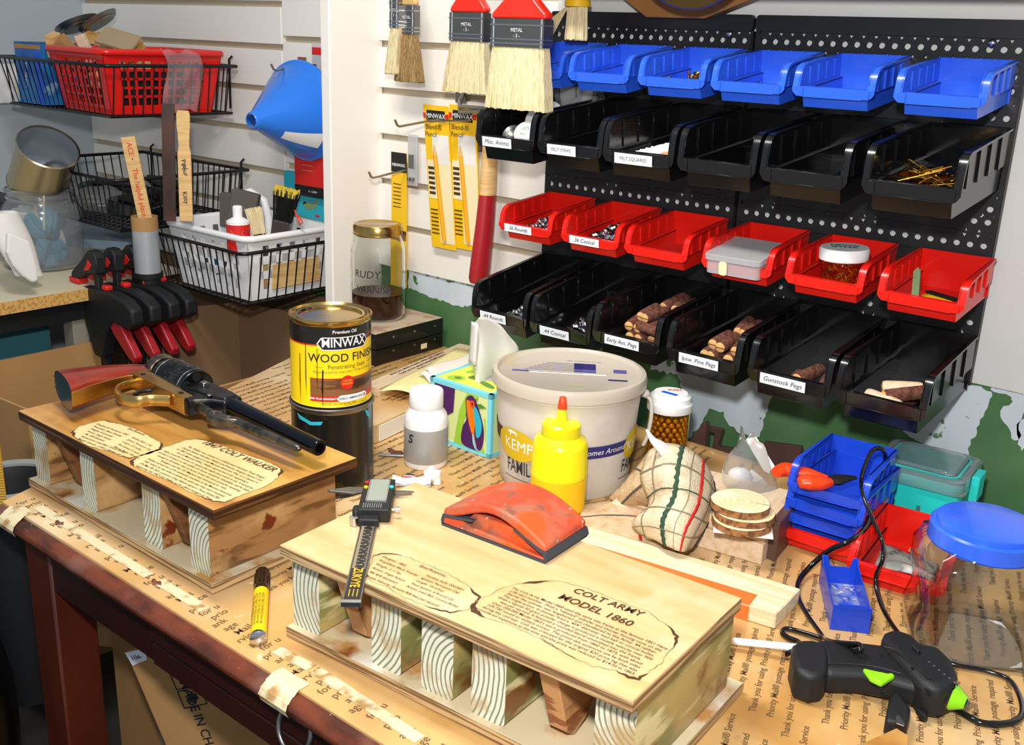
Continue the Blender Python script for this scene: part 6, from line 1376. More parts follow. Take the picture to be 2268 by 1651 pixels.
# wood strips and cardboard carton left of the tissue box
def bar(name, label, cat, mt, A, C_, w_, h_, z0=.0004, txt=None):
    A = Vector((A[0], A[1], 0)); C_ = Vector((C_[0], C_[1], 0)); d = C_-A; a = math.atan2(d.y, d.x); t = thing(name, label, cat, (A.x, A.y, z0), a); L_ = d.length
    b = B().mat(mt); b.box(0, L_, -w_, 0, 0, h_); b.obj('body', t, smooth=0, bevel=.0012)
    if txt:
        b = B().mat('ink_brown')
        for i, s_ in enumerate(txt): b.text(s_, .0085, (L_*.5, -w_*.25-i*.010, h_+.0004), (0, 0, 0), 'CENTER', .02)
        b.obj('printed_text', t, smooth=0)
    return t
e = PZ(1007, 757, .018); f = PZ(822, 838, .018)
bar('wood_strip', 'long narrow wooden strip with printed text in front of the black cases', 'wood strip', 'pine_block', (f.x+.012, f.y-.03), (e.x+.012, e.y), .034, .017, txt=['BOSTON, MASS. PLEASE OPEN AND INSPECT', 'Thank you for using Priority Mail\u00ae Service', 'Postage required'])
e = PZ(955, 900, .03); f = PZ(838, 945, .03)
t = bar('cardboard_carton', 'flat kraft carton with printed lines behind the white bottle', 'carton', 'kraft', (PZ(842, 925, .030).x-.055, PZ(842, 925, .030).y-.04), (PZ(985, 850, .030).x-.055, PZ(985, 850, .030).y+.05), .075, .030, txt=['Thank you for using Priority', 'Priority Mail\u00ae Service', 'Thank you for using'])
t.children[0].data.materials[0] = M['kraft']
b = B().mat('note_white'); b.box(.01, .20, -.0762, -.0752, .001, .026); b.obj('white_side', t, smooth=0)
# papers
def paper(name, label, mt, pts, z, curl=.0):
    b = B().mat(mt); P = [PZ(px, py, z) for px, py in pts]; o = P[0]
    def f(u, v): p = P[0].lerp(P[1], u).lerp(P[3].lerp(P[2], u), v); return (p.x-o.x, p.y-o.y, curl*math.sin(PI*u*1.3)*(1-v)+.002*math.sin(7*v+3*u))
    b.grid(f, 14, 10); return tag(b.obj(name, None, smooth=60, solid=.0004, loc=(o.x, o.y, z)), label, 'paper')
paper('paper_sheet', 'yellowish curled paper sheet lying over the carton behind the white bottle', 'note_yellow', [(838, 868), (985, 905), (1130, 800), (1010, 772)], .036, .010)
paper('paper_sheet', 'white paper slip between the yellow sheet and the tissue box', 'note_white', [(925, 828), (955, 850), (1120, 805), (1095, 770)], .048, .003)
paper('paper_sheet', 'second white slip lying on the yellow sheet', 'note_white', [(940, 818), (955, 832), (1070, 798), (1050, 780)], .054, .002)
# tissue box
tb = thing('tissue_box', 'square tissue box with turquoise edges and toucan picture', 'tissue box', (-1.020, 1.062, .0004), R(.5))
S_ = .120; Hh = .097
b = B().mat('leaf_pale'); b.box(0, S_, 0, S_, 0, Hh); b.mat('yellow_green').box(.002, S_-.002, .002, S_-.002, Hh, Hh+.0004); b.mat('pale_blue'); e_ = .0065
for a0, a1, c0, c1 in ((0, S_, 0, e_), (0, S_, Hh-e_, Hh), (0, e_, 0, Hh), (S_-e_, S_, 0, Hh)): b.box(a0, a1, -.0006, 0, c0, c1); b.box(S_, S_+.0006, a0, a1, c0, c1)
for a0, a1, c0, c1 in ((0, S_, 0, e_), (0, S_, S_-e_, S_), (0, e_, 0, S_), (S_-e_, S_, 0, S_)): b.box(a0, a1, c0, c1, Hh, Hh+.0008)
b.obj('carton', tb, smooth=0)
b = B()
def art(mt, pts, d): b.mat(mt); b.prism(pts, -d-.0003, -d, 'y')
X_ = lambda u, v: (u*S_, v*Hh)
art('leaf', [X_(.42, .07), X_(.50, .62), X_(.62, .93), X_(.80, .93), X_(.58, .5), X_(.55, .07)], .0007)
art('leaf', [X_(.45, .07), X_(.93, .07), X_(.90, .15), X_(.7, .2), X_(.48, .28)], .0008)
art('leaf_dark', [X_(.60, .55), X_(.66, .80), X_(.80, .90), X_(.72, .70)], .0009); art('leaf_dark', [X_(.72, .78), X_(.84, .82), X_(.93, .78), X_(.82, .74)], .0009); art('leaf', [X_(.9, .60), X_(.92, .40), X_(.94, .22), X_(.92, .62)], .0009)
art('aubergine', [X_(.05, .35), X_(.08, .93), X_(.42, .93), X_(.40, .55), X_(.28, .45), X_(.22, .07), X_(.06, .07)], .0007)
sp = spline([(.56, .10, 0), (.56, .36, 0), (.62, .52, 0), (.60, .80, 0), (.66, .90, 0), (.74, .88, 0), (.84, .66, 0), (.90, .42, 0), (.89, .18, 0), (.82, .07, 0)], 6, True); art('aubergine', [X_(p.x, p.y) for p in sp], .0011)
sp = spline([(.615, .78, 0), (.66, .82, 0), (.72, .72, 0), (.76, .50, 0), (.755, .30, 0), (.80, .10, 0), (.72, .30, 0), (.66, .48, 0)], 6, True); art('orange', [X_(p.x, p.y) for p in sp], .0015)
sp = spline([(.73, .74, 0), (.80, .70, 0), (.87, .50, 0), (.85, .32, 0), (.79, .28, 0), (.765, .46, 0)], 6, True); art('turquoise', [X_(p.x, p.y) for p in sp], .0016)
art('orange_tip', [(S_*.715+.0045*math.cos(k*PI/8), Hh*.785+.0055*math.sin(k*PI/8)) for k in range(16)], .0019); art('ink', [(S_*.715+.0016*math.cos(k*PI/8), Hh*.785+.002*math.sin(k*PI/8)) for k in range(16)], .0023)
sp = spline([(.73, .30, 0), (.75, .28, 0), (.79, .12, 0), (.83, .08, 0), (.78, .09, 0), (.74, .18, 0)], 5, True); art('pale_blue', [X_(p.x, p.y) for p in sp], .0021)
b.obj('toucan_print', tb, smooth=0)
b = B(); zt2 = Hh+.0006
def art2(mt, cx, cy, rx, ry, a, d=0): b.mat(mt); c, s_ = math.cos(R(a)), math.sin(R(a)); b.prism([(cx+rx*math.cos(t_)*c-ry*math.sin(t_)*s_, cy+rx*math.cos(t_)*s_+ry*math.sin(t_)*c) for t_ in [k*PI/10 for k in range(20)]], zt2+d, zt2+d+.0002)
art2('leaf', .032, .022, .014, .012, 20); art2('leaf_dark', .034, .024, .006, .005, 0, .0002); art2('leaf', .06, .085, .035, .009, 30); art2('leaf_dark', .085, .03, .02, .006, -20, .0001); art2('leaf', .09, .09, .02, .008, 60); art2('leaf', .03, .07, .02, .007, 80); art2('leaf_dark', .06, .05, .022, .011, 40, .0003); b.mat('frosted'); art2('frosted', .075, .055, .026, .011, 30, .0006)
b.obj('top_print', tb, smooth=0)
# tissues
b = B().mat('cloth_white')
TR = [[(1048, 716), (1066, 702), (1096, 716), (1130, 742)], [(1040, 752), (1062, 742), (1108, 762), (1152, 776)], [(1042, 800), (1062, 800), (1092, 812), (1120, 818)], [(1050, 848), (1064, 858), (1078, 860), (1088, 852)]]
dy_ = (1.112, 1.095, 1.125, 1.15)
G = [spline([PY(px, py, yy-.02*(ri == 0)) for (px, py), yy in zip(r0, dy_)], 5) for ri, r0 in enumerate(TR)]; cl = [spline([g[i] for g in G], 5) for i in range(len(G[0]))]
def tisf(u, v): i = min(len(cl)-1, int(round(u*(len(cl)-1)))); j = min(len(cl[0])-1, int(round(v*(len(cl[0])-1)))); p = cl[i][j]; return (p.x, p.y+.004*math.sin(11*u+2*v), p.z)
b.grid(tisf, len(cl)-1, len(cl[0])-1)
def tis3(u, v): p = PY(1044+22*u-6*v, 712+92*v+8*u, 1.10-.018*math.sin(PI*u)); return tuple(p)
b.grid(tis3, 8, 10)
o = b.obj('tissue', None, smooth=60, solid=.0008); tag(o, 'white tissue pulled up out of the toucan tissue box', 'tissue')

# ================================================================ PAIL, BOTTLES, SMALL THINGS
bk = thing('plastic_pail', 'large translucent ice cream pail with KEMPS FAMILY print and flat lid', 'pail', (-.789, 1.094, .0004))
ab = math.atan2(-1.094, .789); rb = lambda z: .0895+(z/.140)*.0100
b = B().mat('milky'); b.lathe([(0, 0), (.088, 0), (.0905, .004)]+[(rb(z), z) for z in (.02, .04, .06, .08, .10, .12, .134)]+[(.1010, .136), (.1010, .141), (.099, .143)], 72); b.obj('pail_body', bk, smooth=40)
b = B().mat('milky_lid'); b.lathe([(.1010, .138), (.1055, .140), (.1060, .150), (.1040, .1555), (.0985, .1565), (.0955, .1530), (.0935, .1515), (0, .1515)], 72); b.obj('lid', bk, smooth=40)
b = B(); R_ = .099
def band(mt, z0, z1, a_0, a_1, d=.0012, skew=0.):
    b.mat(mt); n = max(2, int(abs(a_1-a_0)/3)); b.add([((rb(z)+d)*math.cos(ab+R(a_0+(a_1-a_0)*i/n)), (rb(z)+d)*math.sin(ab+R(a_0+(a_1-a_0)*i/n)), z+skew*i/n) for i in range(n+1) for z in (z0, z1)], [(2*i, 2*i+2, 2*i+3, 2*i+1) for i in range(n)])
def pt(ang, z, d): return ((rb(z)+d)*math.cos(ab+R(ang)), (rb(z)+d)*math.sin(ab+R(ang)), z)
band('ink_brown', .064, .084, -100, -62); band('navy', .062, .079, -30, 62)
def oval(ang, z, wa, hz, mt, d):
    b.mat(mt); sl = slices([(wa*math.cos(t_), hz*math.sin(t_)) for t_ in [k*PI/24 for k in range(48)]], 1.5); b.add([pt(ang+u, z+q, d) for u, za, zb in sl for q in (za, zb)], [(2*i, 2*i+2, 2*i+3, 2*i+1) for i in range(len(sl)-1)])
oval(-44, .068, 23, .0225, 'kemps_yellow', .0018); oval(72, .068, 18, .0225, 'kemps_yellow', .0018)
def bt(s_, size, ang, z, mt, bold=0., shear=0., sx=1., d=.0022):
    b.mat(mt); n0 = len(b.v); b.text(s_, size, (0, 0, z), (PI/2, 0, 0), 'CENTER', bold, shear, sx); b.warp(n0, lambda v: ((rb(v.z)+d)*math.cos(ab+R(ang)+v.x/.096), (rb(v.z)+d)*math.sin(ab+R(ang)+v.x/.096), v.z))
bt('KEMPS', .0225, -38, .067, 'white_plastic', .0, 0, .95); bt('KEMPS', .0225, 78, .067, 'white_plastic')
b.mat('white_plastic'); b.add([pt(-46+a_*1.0, .0835+z_, .0022) for a_, z_ in ((-6, 0), (-5, .004), (2, .004), (4, .003), (5, 0), (4, -.003), (3, 0), (-2, 0), (-2.4, -.004), (-3.2, -.004), (-3.4, 0))], [tuple(range(11))])
bt('It\'s the Cow That Comes Around\u2122', .0110, 12, .0705, 'white_plastic', 0, .3)
bt('FAMILY', .027, -38, .036, 'ink', .006, 0, .62); bt('FAMILY', .027, 70, .040, 'ink', .006, 0, .62)
band('ink', .0185, .0195, -58, -20, .0020); band('ink', .0225, .0235, 52, 84, .0020)
b.obj('pail_print', bk, smooth=0)
b = B(); zl = .1520
phi = ab+PI/2
def lidt(s_, size, u, v, mt, bold=0.): b.mat(mt); c, q = math.cos(phi), math.sin(phi); b.text(s_, size, (u*c-v*q, u*q+v*c, zl), (0, 0, phi), 'CENTER', bold)
def lidb(mt, u0, u1, v0, v1, z=0): b.mat(mt); c, q = math.cos(phi), math.sin(phi); b.add([(u*c-v*q, u*q+v*c, zl+z) for u, v in ((u0, v0), (u1, v0), (u1, v1), (u0, v1))], [(0, 1, 2, 3)])
lidb('purple_ink', -.078, -.056, -.008, -.002); lidb('navy', .052, .078, -.030, -.024) ; lidb('navy', .006, .036, .012, .040); lidb('purple_ink', .006, .036, .000, .010); lidb('note_white', -.054, .050, -.012, -.006); lidb('purple_ink', .060, .078, .005, .020)
for k in range(6): lidb('purple_ink', -.062+.006*k, .018, .004+.0065*k, .0052+.0065*k)
lidt('KEMPS FAMILY SIZE VANILLA ICE CREAM', .0042, -.02, -.006, 'purple_ink', .02); lidt('NET CONTENTS 5 QT', .0050, .02, .050, 'purple_ink'); lidt('RECYCLE', .0045, .01, -.060, 'kemps_yellow', .02)
b.obj('lid_print', bk, smooth=0)
b = B().mat('milky'); ah = ab+R(85); c, s_ = math.cos(ah), math.sin(ah); b.tube(spline([(.100*c, .100*s_, .128), (.112*c, .112*s_, .122), (.115*c, .115*s_, .10), (.112*c, .112*s_, .07), (.107*c, .107*s_, .055)], 6), .0028, 8); b.sphere((.105*c, .105*s_, .130), .006, 14, 8); b.obj('bail_handle', bk, smooth=60)
gb = thing('glue_bottle', 'bright yellow squeeze bottle with orange tip standing before the big pail', 'glue bottle', (-.732, 1.004, .0004)); 
b = B().mat('yellow_glue'); b.lathe([(0, 0), (.035, 0), (.0368, .003), (.0368, .048), (.0372, .050), (.0365, .052), (.0358, .088), (.033, .0965), (.026, .101), (.0255, .102)], 56); b.obj('bottle_body', gb, smooth=40)
b = B().mat('yellow_glue'); b.lathe([(.0250, .099), (.0255, .100), (.0250, .116), (.022, .119), (.010, .1195), (.0076, .121), (.0048, .138), (.0045, .1385)], 48); b.obj('nozzle_cap', gb, smooth=40)
b = B().mat('orange_tip'); b.lathe([(.0060, .1365), (.0058, .142), (.0042, .1515), (.003, .1525), (0, .1525)], 24); b.obj('tip_cap', gb, smooth=50)
ag = math.atan2(-1.004, .732); b = B().mat('yellow_card'); wr_rect(b, .0372, ag, -.042, .042, .004, .047, .0003); b.obj('bottle_label', gb, smooth=30)
wb = thing('pill_bottle', 'white bottle with a silver label marked S', 'bottle', (-.956, .988, .0004)); 
b = B().mat('white_plastic'); b.lathe([(0, 0), (.029, 0), (.0308, .003), (.0308, .068), (.029, .076), (.0235, .084), (.0225, .088)], 56); b.obj('bottle_body', wb, smooth=40)
b = B().mat('white_plastic'); b.lathe([(.0236, .087), (.0240, .088), (.0238, .109), (.0225, .111), (0, .1113)], 56); b.obj('screw_cap', wb, smooth=40)
b = B().mat('silver_label'); b.lathe([(.0310, .0085), (.0311, .0088), (.0311, .058), (.0310, .0583)], 56); aw = math.atan2(-.988, .956); b.mat('ink'); wr_text(b, 'S', .018, .0311, aw, -.024, .045, .0005, .02, .2); b.obj('silver_label', wb, smooth=40)
# BB bottle
pb = thing('amber_bottle', 'amber pill bottle of gold BBs with a white cap, right of the pail', 'bottle', (-.693, 1.205, .0004))
b = B().mat('amber'); b.lathe([(0, 0), (.0285, 0), (.0292, .001), (.0295, .098), (.0280, .098), (.0278, .0015), (0, .0015)], 48); b.obj('bottle_body', pb, smooth=40)
b = B().mat('white_plastic'); b.lathe([(.0315, .095), (.0320, .096), (.0318, .106), (.029, .109), (.0285, .115), (.0245, .118), (.0235, .1195), (0, .1200)], 48); b.mat('red').text('PUSH', .008, (.0, .010, .1206), (0, 0, R(45)), 'CENTER', .02); b.mat('bright_blue').box(-.010, .014, -.010, -.004, .120, .1204); b.obj('cap', pb, smooth=40)
bb0 = None; k = 0
for lay in range(12):
    z = .0058+lay*.0073
    for ring_, cnt in ((.0232, 15), (.0150, 9) if False else (.0232, 0)):
        for i in range(cnt):
            a = 2*PI*(i+.5*(lay % 2))/cnt
            if bb0 is None: q = B().mat('gold_bb'); q.sphere((0, 0, 0), .0043, 14, 9); bb0 = o = q.obj('brass_bb', None, smooth=80)
            else: o = bb0.copy(); COL.objects.link(o)
            o.location = (-.693+ring_*math.cos(a), 1.205+ring_*math.sin(a), z); tag(o, 'shiny gold BB packed in the amber pill bottle', 'bb', 'gold BBs in the amber bottle')
q = B().mat('gold_bb')
for i in range(260): a = i*2.4; r3 = .0165*math.sqrt((i % 37)/37); q.sphere((r3*math.cos(a), r3*math.sin(a), .005+.086*i/260), .0042, 8, 6)
tag(q.obj('brass_bb_fill', None, smooth=80, loc=(-.693, 1.205, 0)), 'gold BBs filling the middle of the amber pill bottle', 'bbs', kind='stuff')
# crumpled little tube near the white bottle
p = PZ(925, 1063, .006); t = thing('small_tube', 'squeezed little white tube lying in front of the white bottle', 'tube', (p.x, p.y, .0005), R(42))
b = B().mat('white_plastic'); b.grid(lambda u, v: (-.034+.052*u, -.012+.024*v, .004+.006*math.sin(PI*v)*(1.1-u*.3)+.0015*math.sin(14*u+3*v)), 16, 8); b.grid(lambda u, v: (-.034+.052*u, -.012+.024*v, .0005+.001*math.sin(9*u)), 16, 8); b.mat('red').box(-.022, -.008, -.004, -.002, .0105, .0112); b.mat('navy').box(-.016, -.004, .002, .004, .0112, .0118); b.obj('tube_body', t, smooth=30)
b = B().mat('white_plastic'); b.at((.026, .002, 0)); b.cyl(.0062, 0, .018, 18, .0052); b.at(); b.obj('tube_cap', t, smooth=40)
b = B().mat('cloth_white'); p = PZ(957, 1062, .004); b.sphere((0, 0, .010), .011, 14, 10, (1.2, .8, .9)); b.v = [v*(1+.18*math.sin(600*v.x)*math.cos(500*v.z)) for v in b.v]; tag(b.obj('crumpled_wrapper', None, smooth=0, loc=(p.x, p.y, .0)), 'crumpled white wrapper beside the small squeezed tube', 'wrapper')
# little metal rod and dark mark by the black can
p = PZ(838, 1008, .003); q = PZ(897, 1011, .003); b = B().mat('dull_steel'); b.tube([(0, 0, 0), tuple(q-p)], .0022, 8); tag(b.obj('metal_rod', None, smooth=50, loc=p+Vector((0, 0, 0))), 'short thin metal rod lying left of the white bottle', 'rod')
b = B().mat('yellow_card'); p = PZ(708, 1150, .001); b.prism([(0, 0), (.02, .005), (.035, .02), (.01, .022), (-.006, .012)], 0, .0008); tag(b.obj('yellow_scrap', None, smooth=0, loc=(p.x, p.y, .0004)), 'torn yellow paper scrap between the two display stands', 'paper scrap')
# ================================================================ GLOVE-LIKE TERRY CLOTH
def surf(name, label, cat, mt, rowsp, th, seed=0, stripes=None):
    """rowsp: list of rows, each row a list of (px,py,z) points"""
    b = B().mat(mt); G = [spline([PZ(px, py, z) for px, py, z in r0], 4) for r0 in rowsp]; nc = len(G[0]); cols = [spline([g[i] for g in G], 4) for i in range(nc)]
    nr = len(cols[0]); rr = random.Random(seed)
    vs = [tuple(cols[i][j]+Vector((rr.uniform(-1, 1), rr.uniform(-1, 1), rr.uniform(-1, 1)))*.0006) for i in range(nc) for j in range(nr)]
    fs = [(i*nr+j, (i+1)*nr+j, (i+1)*nr+j+1, i*nr+j+1) for i in range(nc-1) for j in range(nr-1)]
    b.add(vs, fs); return b, cols
CM = []
def cloth_part(name, parent, rows_, mt, stripes=()):
    b, cols = surf(name, '', '', mt, rows_, .003)
    o = b.obj(name, parent, smooth=80, solid=.004)
    nc, nr = len(cols), len(cols[0])
    for (kind, at_, w_, smt) in stripes:
        q = B().mat(smt)
        def S(u, v):
            x = u*(nc-1); y = v*(nr-1); i = min(nc-2, int(x)); j = min(nr-2, int(y)); fx, fy = x-i, y-j
            p = cols[i][j].lerp(cols[i+1][j], fx).lerp(cols[i][j+1].lerp(cols[i+1][j+1], fx), fy)
            n_ = (cols[i+1][j]-cols[i][j]).cross(cols[i][j+1]-cols[i][j]).normalized(); n_ = n_ if n_.dot(CAM-p) > 0 else -n_
            return p+n_*.0026
        N_ = 40; vs = []
        for k in range(N_+1):
            t_ = k/N_; jt = .12*w_*math.sin(k*2.3)
            for s_ in (-1, 1):
                c_ = at_+s_*w_/2+jt; vs.append(tuple(S(c_, t_) if kind == 'v' else S(t_, c_)))
        q.add(vs, [(2*k, 2*k+1, 2*k+3, 2*k+2) for k in range(N_)]); q.obj('woven_stripe', o, smooth=60, solid=.0006)
    return o
tw = thing('terry_cloth', 'crumpled beige terry cloth with green and red woven stripes', 'cloth', (0, 0, 0))
cloth_part('cloth_fold', tw, [
 [(1438, 1000, .095), (1478, 985, .118), (1530, 1000, .112), (1565, 1035, .085), (1580, 1075, .05)],
 [(1420, 1060, .080), (1470, 1040, .110), (1520, 1045, .110), (1565, 1075, .080), (1583, 1110, .04)],
 [(1440, 1120, .055), (1465, 1100, .080), (1515, 1105, .085), (1555, 1125, .065), (1575, 1150, .03)],
 [(1402, 1155, .040), (1440, 1150, .055), (1490, 1160, .060), (1530, 1175, .050), (1560, 1175, .02)],
 [(1412, 1180, .018), (1450, 1195, .030), (1490, 1215, .032), (1510, 1222, .026), (1535, 1212, .010)]], 'terry',
 [('v', .40, .045, 'stripe_green'), ('v', .66, .035, 'red'), ('v', .16, .012, 'stripe_grey'), ('v', .53, .008, 'stripe_grey'), ('v', .80, .010, 'stripe_grey'), ('h', .22, .012, 'stripe_grey'), ('h', .42, .010, 'stripe_green'), ('h', .62, .012, 'stripe_grey'), ('h', .82, .008, 'stripe_grey'), ('v', .95, .05, 'ink')])
cloth_part('cloth_fold', tw, [
 [(1440, 1000, .090), (1465, 1015, .100), (1480, 1050, .085)],
 [(1405, 1045, .065), (1440, 1060, .080), (1475, 1090, .066)],
 [(1370, 1085, .035), (1400, 1095, .050), (1450, 1110, .050)],
 [(1350, 1105, .012), (1375, 1118, .022), (1420, 1125, .020)]], 'terry_back', [('v', .5, .03, 'ink_soft'), ('h', .3, .02, 'ink_soft')])
cloth_part('cloth_fold', tw, [
 [(1290, 1120, .004), (1350, 1110, .010), (1420, 1110, .020), (1480, 1130, .02)],
 [(1285, 1150, .003), (1350, 1145, .010), (1420, 1150, .016), (1500, 1175, .02)],
 [(1300, 1172, .002), (1360, 1185, .006), (1430, 1205, .010), (1495, 1222, .014)]], 'terry_back', [('v', .62, .03, 'red'), ('h', .5, .02, 'ink_soft')])
b = B().mat('cloth_white'); pts = [PZ(*q) for q in ((1432, 952, .145), (1445, 975, .135), (1462, 990, .125), (1480, 1010, .108))]; b.tube(pts, [.002, .005, .009, .014], 10, flat=.5); b.obj('twisted_corner', tw, smooth=50)

# ================================================================ PINE BOARD, WOOD BLOCKS, SLICES
ZB = .019
A = PZ(1773, 1305, ZB); C_ = PZ(1296, 1165, ZB); D_ = PZ(1721, 1362, ZB)
d = (A-C_); pa = math.atan2(d.y, d.x); wv = (A-D_).length*.98
pbd = thing('pine_board', 'long pale pine board with an orange painted edge behind the light stand', 'board', (A.x, A.y, .0004), pa)
b = B().mat('pine'); b.prism([(-.42, 0), (0, 0), (-.003, -wv*.6), (-.006, -wv), (-.42, -wv)], 0, ZB); b.obj('board', pbd, smooth=0, bevel=.0012)
b = B().mat('paint_orange'); b.box(-.42, -.035, -wv*1.005, -wv*.62, ZB, ZB+.0004); b.box(-.42, -.035, -wv-.0008, -wv+.001, .0, ZB*.9); b.obj('orange_paint', pbd, smooth=0)
W1 = PZ(1685, 1253); W0 = PZ(1723, 1125, 0)
bl_ = thing('wood_block', 'thick pale wood block carrying the three log slices', 'wood block', (W1.x, W1.y, .0004), R(98))
b = B().mat('pine_block'); b.box(0, .135, 0, .20, 0, .026); b.obj('block_body', bl_, smooth=0, bevel=.001)
bl2 = thing('wood_block', 'thinner upper wood block between the lower block and the log slices', 'wood block', (W1.x+.001, W1.y+.003, .027), R(98))
b = B().mat('pine_block'); b.box(.002, .130, .002, .19, 0, .018); b.obj('block_body', bl2, smooth=0, bevel=.001)
b = B().mat('walnut_letters'); 
q = PZ(1728, 1180, .03); tag((b.box(0, .012, 0, .14, 0, .050), b.obj('dark_strip', None, smooth=0, bevel=.001, loc=(q.x-.006, q.y-.02, .0006), rot=(0, 0, R(8))))[1], 'narrow dark brown strip standing right of the wood blocks', 'wood strip')
b = B().mat('note_white'); b.box(-.03, .038, -.03, .03, 0, .0005); q = PZ(1650, 1170, .046); tag(b.obj('paper_note', None, smooth=0, loc=(q.x-.01, q.y+.005, .0454), rot=(0, 0, .5)), 'white paper under the log slices', 'paper')
first = None
for k, (px, py, z, r_, lb) in enumerate(((1638, 1190, .0462, .0352, 'bottom log slice of the stack of three'), (1644, 1172, .0542, .0352, 'middle log slice of the stack of three'), (1636, 1150, .0632, .0348, 'top log slice with a crack, on the stack of three'))):
    q = PZ(px, py, z); dr_ = away(q); rr = random.Random(k)
    t = thing('log_slice', lb, 'log slice', (q.x+dr_.x*r_, q.y+dr_.y*r_, z), k*2., 'log slices on the wood blocks')
    prof = [r_*(1+.02*math.sin(3*a+k)+.008*math.sin(11*a)) for a in [i*PI/24 for i in range(48)]]; h_ = .0078
    b = B().mat('bark'); b.add([(prof[i]*math.cos(i*PI/24), prof[i]*math.sin(i*PI/24), z_) for z_ in (0, h_) for i in range(48)], [(i, (i+1) % 48, 48+(i+1) % 48, 48+i) for i in range(48)]+[tuple(range(48))]); b.obj('bark', t, smooth=50)
    b = B().mat('slice_face'); b.add([(prof[i]*.985*math.cos(i*PI/24), prof[i]*.985*math.sin(i*PI/24), h_+.0001) for i in range(48)], [tuple(range(48))])
    if k == 2: b.mat('bark'); b.at((0, 0, 0), (0, 0, R(20)-4)); b.prism([(.012, 0), (.034, -.0006), (.034, .0006)], h_+.0002, h_+.0004)
    b.obj('cut_face', t, smooth=0)
# dark brown letters/brackets by the wall
t = thing('brown_bracket', 'dark brown zigzag fretwork piece leaning on the wall behind the cloth', 'fretwork', (0, 0, 0))
b = B().mat('walnut_letters'); yq = 1.405
def wp(px, py): p = PY(px, py, yq); return (p.x, p.z)
b.prism([wp(1560, 946), wp(1598, 952), wp(1588, 990), wp(1638, 998), wp(1636, 1008), wp(1576, 999), wp(1582, 960), wp(1558, 956)], yq, yq+.012, 'y')
b.prism([wp(1566, 1022), wp(1600, 1030), wp(1640, 1035), wp(1640, 1048), wp(1596, 1044), wp(1566, 1038)], yq, yq+.012, 'y'); b.obj('fretwork', t, smooth=0, bevel=.001)
t = thing('brown_bracket', 'dark brown slanted piece standing left of the zigzag fretwork', 'bracket', (0, 0, 0)); b = B().mat('walnut_letters'); yq = 1.36
b.prism([wp(1513, 992), wp(1558, 936), wp(1564, 940), wp(1558, 1020), wp(1530, 1016)], yq, yq+.014, 'y'); b.obj('bracket_body', t, smooth=0, bevel=.001)
t = thing('brown_board', 'flat dark brown panel leaning on the wall left of the blue bin stack', 'panel', (0, 0, 0)); b = B().mat('walnut_letters'); yq = 1.40
b.prism([wp(1691, 979), wp(1775, 990), wp(1760, 1070), wp(1690, 1060)], yq, yq+.008, 'y'); b.obj('panel_body', t, smooth=0, bevel=.001)
# zip bag
t = thing('zip_bag', 'clear plastic bag with white papers, leaning between the cloth and the blue bins', 'plastic bag', (0, 0, 0))
b = B().mat('clear_bag'); G = [[(1640, 945, .115), (1668, 962, .115)], [(1636, 975, .10), (1690, 990, .10)], [(1600, 1040, .07), (1715, 1050, .06)], [(1612, 1085, .045), (1725, 1115, .03)]]
cols = spline([PZ(*g[0]) for g in G], 5), spline([PZ(*g[1]) for g in G], 5)
b.grid(lambda u, v: (lambda p, q: tuple(p.lerp(q, u)+(-away(p)*.02*math.sin(PI*u)+Vector((0, 0, .004*math.sin(9*u+14*v))))))(cols[0][min(15, int(v*15))], cols[1][min(15, int(v*15))]), 12, 15); b.obj('bag_film', t, smooth=50, solid=.0006)
b = B().mat('note_white'); P = [PZ(*q) for q in ((1664, 1040, .05), (1690, 1060, .05), (1725, 1112, .022), (1640, 1090, .03))]; b.add([tuple(p) for p in P], [(0, 1, 2, 3)]); b.obj('paper_insert', t, smooth=0, solid=.0006)
b = B().mat('white_plastic'); P = [PZ(*q) for q in ((1650, 980, .085), (1674, 975, .09), (1718, 1045, .055), (1710, 1062, .045), (1690, 1050, .05))]; b.add([tuple(p+away(p)*.012) for p in P], [(0, 1, 2, 3, 4)]); b.mats[0] = M['pale_blue'] if False else M['note_white']; b.obj('second_insert', t, smooth=0, solid=.0008)
b = B().mat('white_plastic'); p = PZ(1640, 1055, .045); b.sphere(tuple(p), .016, 16, 10, (1.1, .8, .7)); b.obj('white_filling', t, smooth=60)

# ================================================================ BIN STACK ON THE TABLE
def tbin(proto_o, name, label, base_px, z, ang, mat_, group=None, sc=1., first=False):
    return None
REDP = [o for o in COL.objects if o.name.startswith('storage_bin') and o.data.materials[0] == M['red_plastic']][0]
blu = BLUE.obj('storage_bin', None, smooth=30, bevel=.0006); blu.data.materials[0] = M['deep_blue_plastic']
S0 = PZ(1737, 1213); S1_ = PZ(1882, 1262)
def place_bin(o, fl, fr, z, label, group, ang=None):
    """front lower corners given as places on the table"""
    a = math.atan2((fr-fl).y, (fr-fl).x) if ang is None else ang; c = (fl+fr)/2; o.location = (c.x-math.sin(a)*.117, c.y+math.cos(a)*.117, z+.053); o.rotation_euler = (0, 0, a); tag(o, label, 'storage bin', group)
fl, fr = PZ(1737, 1213), PZ(1882, 1250)
AG = R(2)
cx = (fl+fr)/2
ro = REDP.copy(); COL.objects.link(ro); place_bin(ro, fl, fr, .0006, 'red bin at the bottom of the stack on the table', 'bins stacked on the table', AG); ro.scale = (.88, 1, .95)
